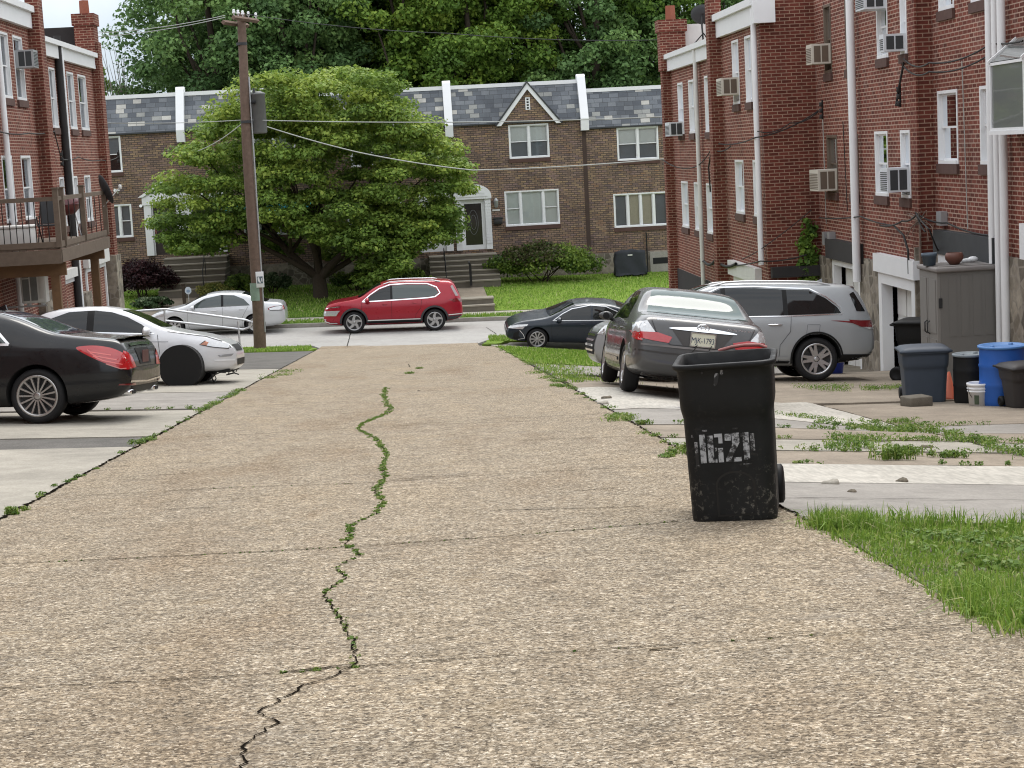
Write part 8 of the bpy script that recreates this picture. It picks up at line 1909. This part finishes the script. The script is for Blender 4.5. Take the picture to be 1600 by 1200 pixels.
q = at_px(1495, 625); cn = thing('traffic_cone', 'faded orange cone tucked beside the black barrel', 'cone', (q[0], q[1]+.35, zg(q[0], q[1]+.35))); mb = MB(); s_b = F/q[1]; mb.lathe([(14/s_b, 0), (14/s_b, .02), (11/s_b, .025), (2/s_b, 44/s_b), (0, 44/s_b)], (0, 0, 0), 'z', 20); mb.build('cone_body', plain('faded_orange', (.62, .13, .06, 1), .6, 0, .12, 5), cn, None, uv=False)
q = at_px(1432, 634); cbk = thing('concrete_block', 'square concrete block lying in front of the blue grey bin', 'block', q, R(14)); s_b = F/q[1]; mb = MB(); mb.bevbox(-20/s_b, 20/s_b, -.15, .15, -.01, 16/s_b, .018); mb.build('block', plain('weathered_block', (.15, .135, .11, 1), .95, 0, .35, 8, .2, 0, .5), cbk, None, uv=False)
q = at_px(1064, 630); rb = thing('recycling_crate', 'small bright blue recycling crate peeking out behind the black bin', 'crate', (q[0]+.05, 20.9, zg(q[0]+.05, 20.9))); mb = MB(); mb.add([(-.2, -.16, 0), (.2, -.16, 0), (.2, .16, 0), (-.2, .16, 0), (-.24, -.2, .36), (.24, -.2, .36), (.24, .2, .36), (-.24, .2, .36), (-.225, -.185, .36), (.225, -.185, .36), (.225, .185, .36), (-.225, .185, .36), (-.185, -.145, .02), (.185, -.145, .02), (.185, .145, .02), (-.185, .145, .02)], [(3, 2, 1, 0), (0, 1, 5, 4), (1, 2, 6, 5), (2, 3, 7, 6), (3, 0, 4, 7), (4, 5, 9, 8), (5, 6, 10, 9), (6, 7, 11, 10), (7, 4, 8, 11), (8, 9, 13, 12), (9, 10, 14, 13), (10, 11, 15, 14), (11, 8, 12, 15), (12, 13, 14, 15)]); mb.build('crate_body', plain('crate_blue', (.03, .06, .42, 1), .5), rb, None, uv=False); mb = MB(); mb.box(-.25, .25, -.21, -.201, .32, .365); mb.build('rim', MATS['crate_blue'], rb, None, uv=False)
q = (7.9, 33.6, zg(7.9, 33.6)); bb2 = thing('blue_tub', 'blue tub on the ground behind the rear wheel of the grey suv', 'tub', q); mb = MB(); mb.lathe([(0, 0), (.22, 0), (.27, .34), (.285, .34), (.285, .37), (.25, .37), (.2, .03), (0, .03)], (0, 0, 0), 'z', 24); mb.build('tub_body', MATS['crate_blue'], bb2, None, uv=False); mb = MB(); mb.tube([(.27, 0, .3), (.31, .05, .27), (.31, -.05, .27), (.27, 0, .3)], .012, 6); mb.build('handle', MATS['crate_blue'], bb2, None, uv=False)
# loose stones, litter and twigs lying about the drives
for k, (px, py, s_) in enumerate(((1300, 757, .05), (1410, 754, .045), (655, 612, .03), (1375, 690, .05), (1448, 700, .04), (948, 623, .05), (944, 632, .06), (1330, 770, .03))):
    q = onG(px, py); bm = bmesh.new(); bmesh.ops.create_icosphere(bm, subdivisions=2, radius=s_)
    for v in bm.verts: v.co = Vector((v.co.x*1.3, v.co.y, v.co.z*.5))*(1+.25*math.sin(v.co.x*90+k))
    mb = MB(); mb.addbm(bm, 0, True); o = mb.build('stone', M_dirt if k % 3 else M_conc, None, None, uv=False); o.location = (q[0], q[1], q[2]+s_*.25); tag(o, ['small dark stone on the white strip nearest the black bin', 'small dark stone on the white strip, right of the first one', 'pebble in the middle of the alley', 'pale stone among the weeds between the slabs', 'pale pebble in the weed strip right of the tall weeds', 'dark twig like stone on the white slab behind the grey sedan', 'dark stone at the near edge of the white slab', 'tiny stone on the grey drive slab'][k], 'stone', 'loose stones on the drives')
rub = MB()
for k in range(70):
    x = random.uniform(AR+.22, 4.5); y = random.uniform(7.3, 7.58); s_ = random.uniform(.015, .055); bm = bmesh.new(); bmesh.ops.create_icosphere(bm, subdivisions=1, radius=s_)
    for v in bm.verts: v.co = Vector((v.co.x*random.uniform(.8, 1.4)+x, v.co.y+y, v.co.z*.55+zg(x, y)+.004))
    rub.addbm(bm, 0, True)
tag(rub.build('rubble', M_concg, None, None, uv=False), kind='stuff')
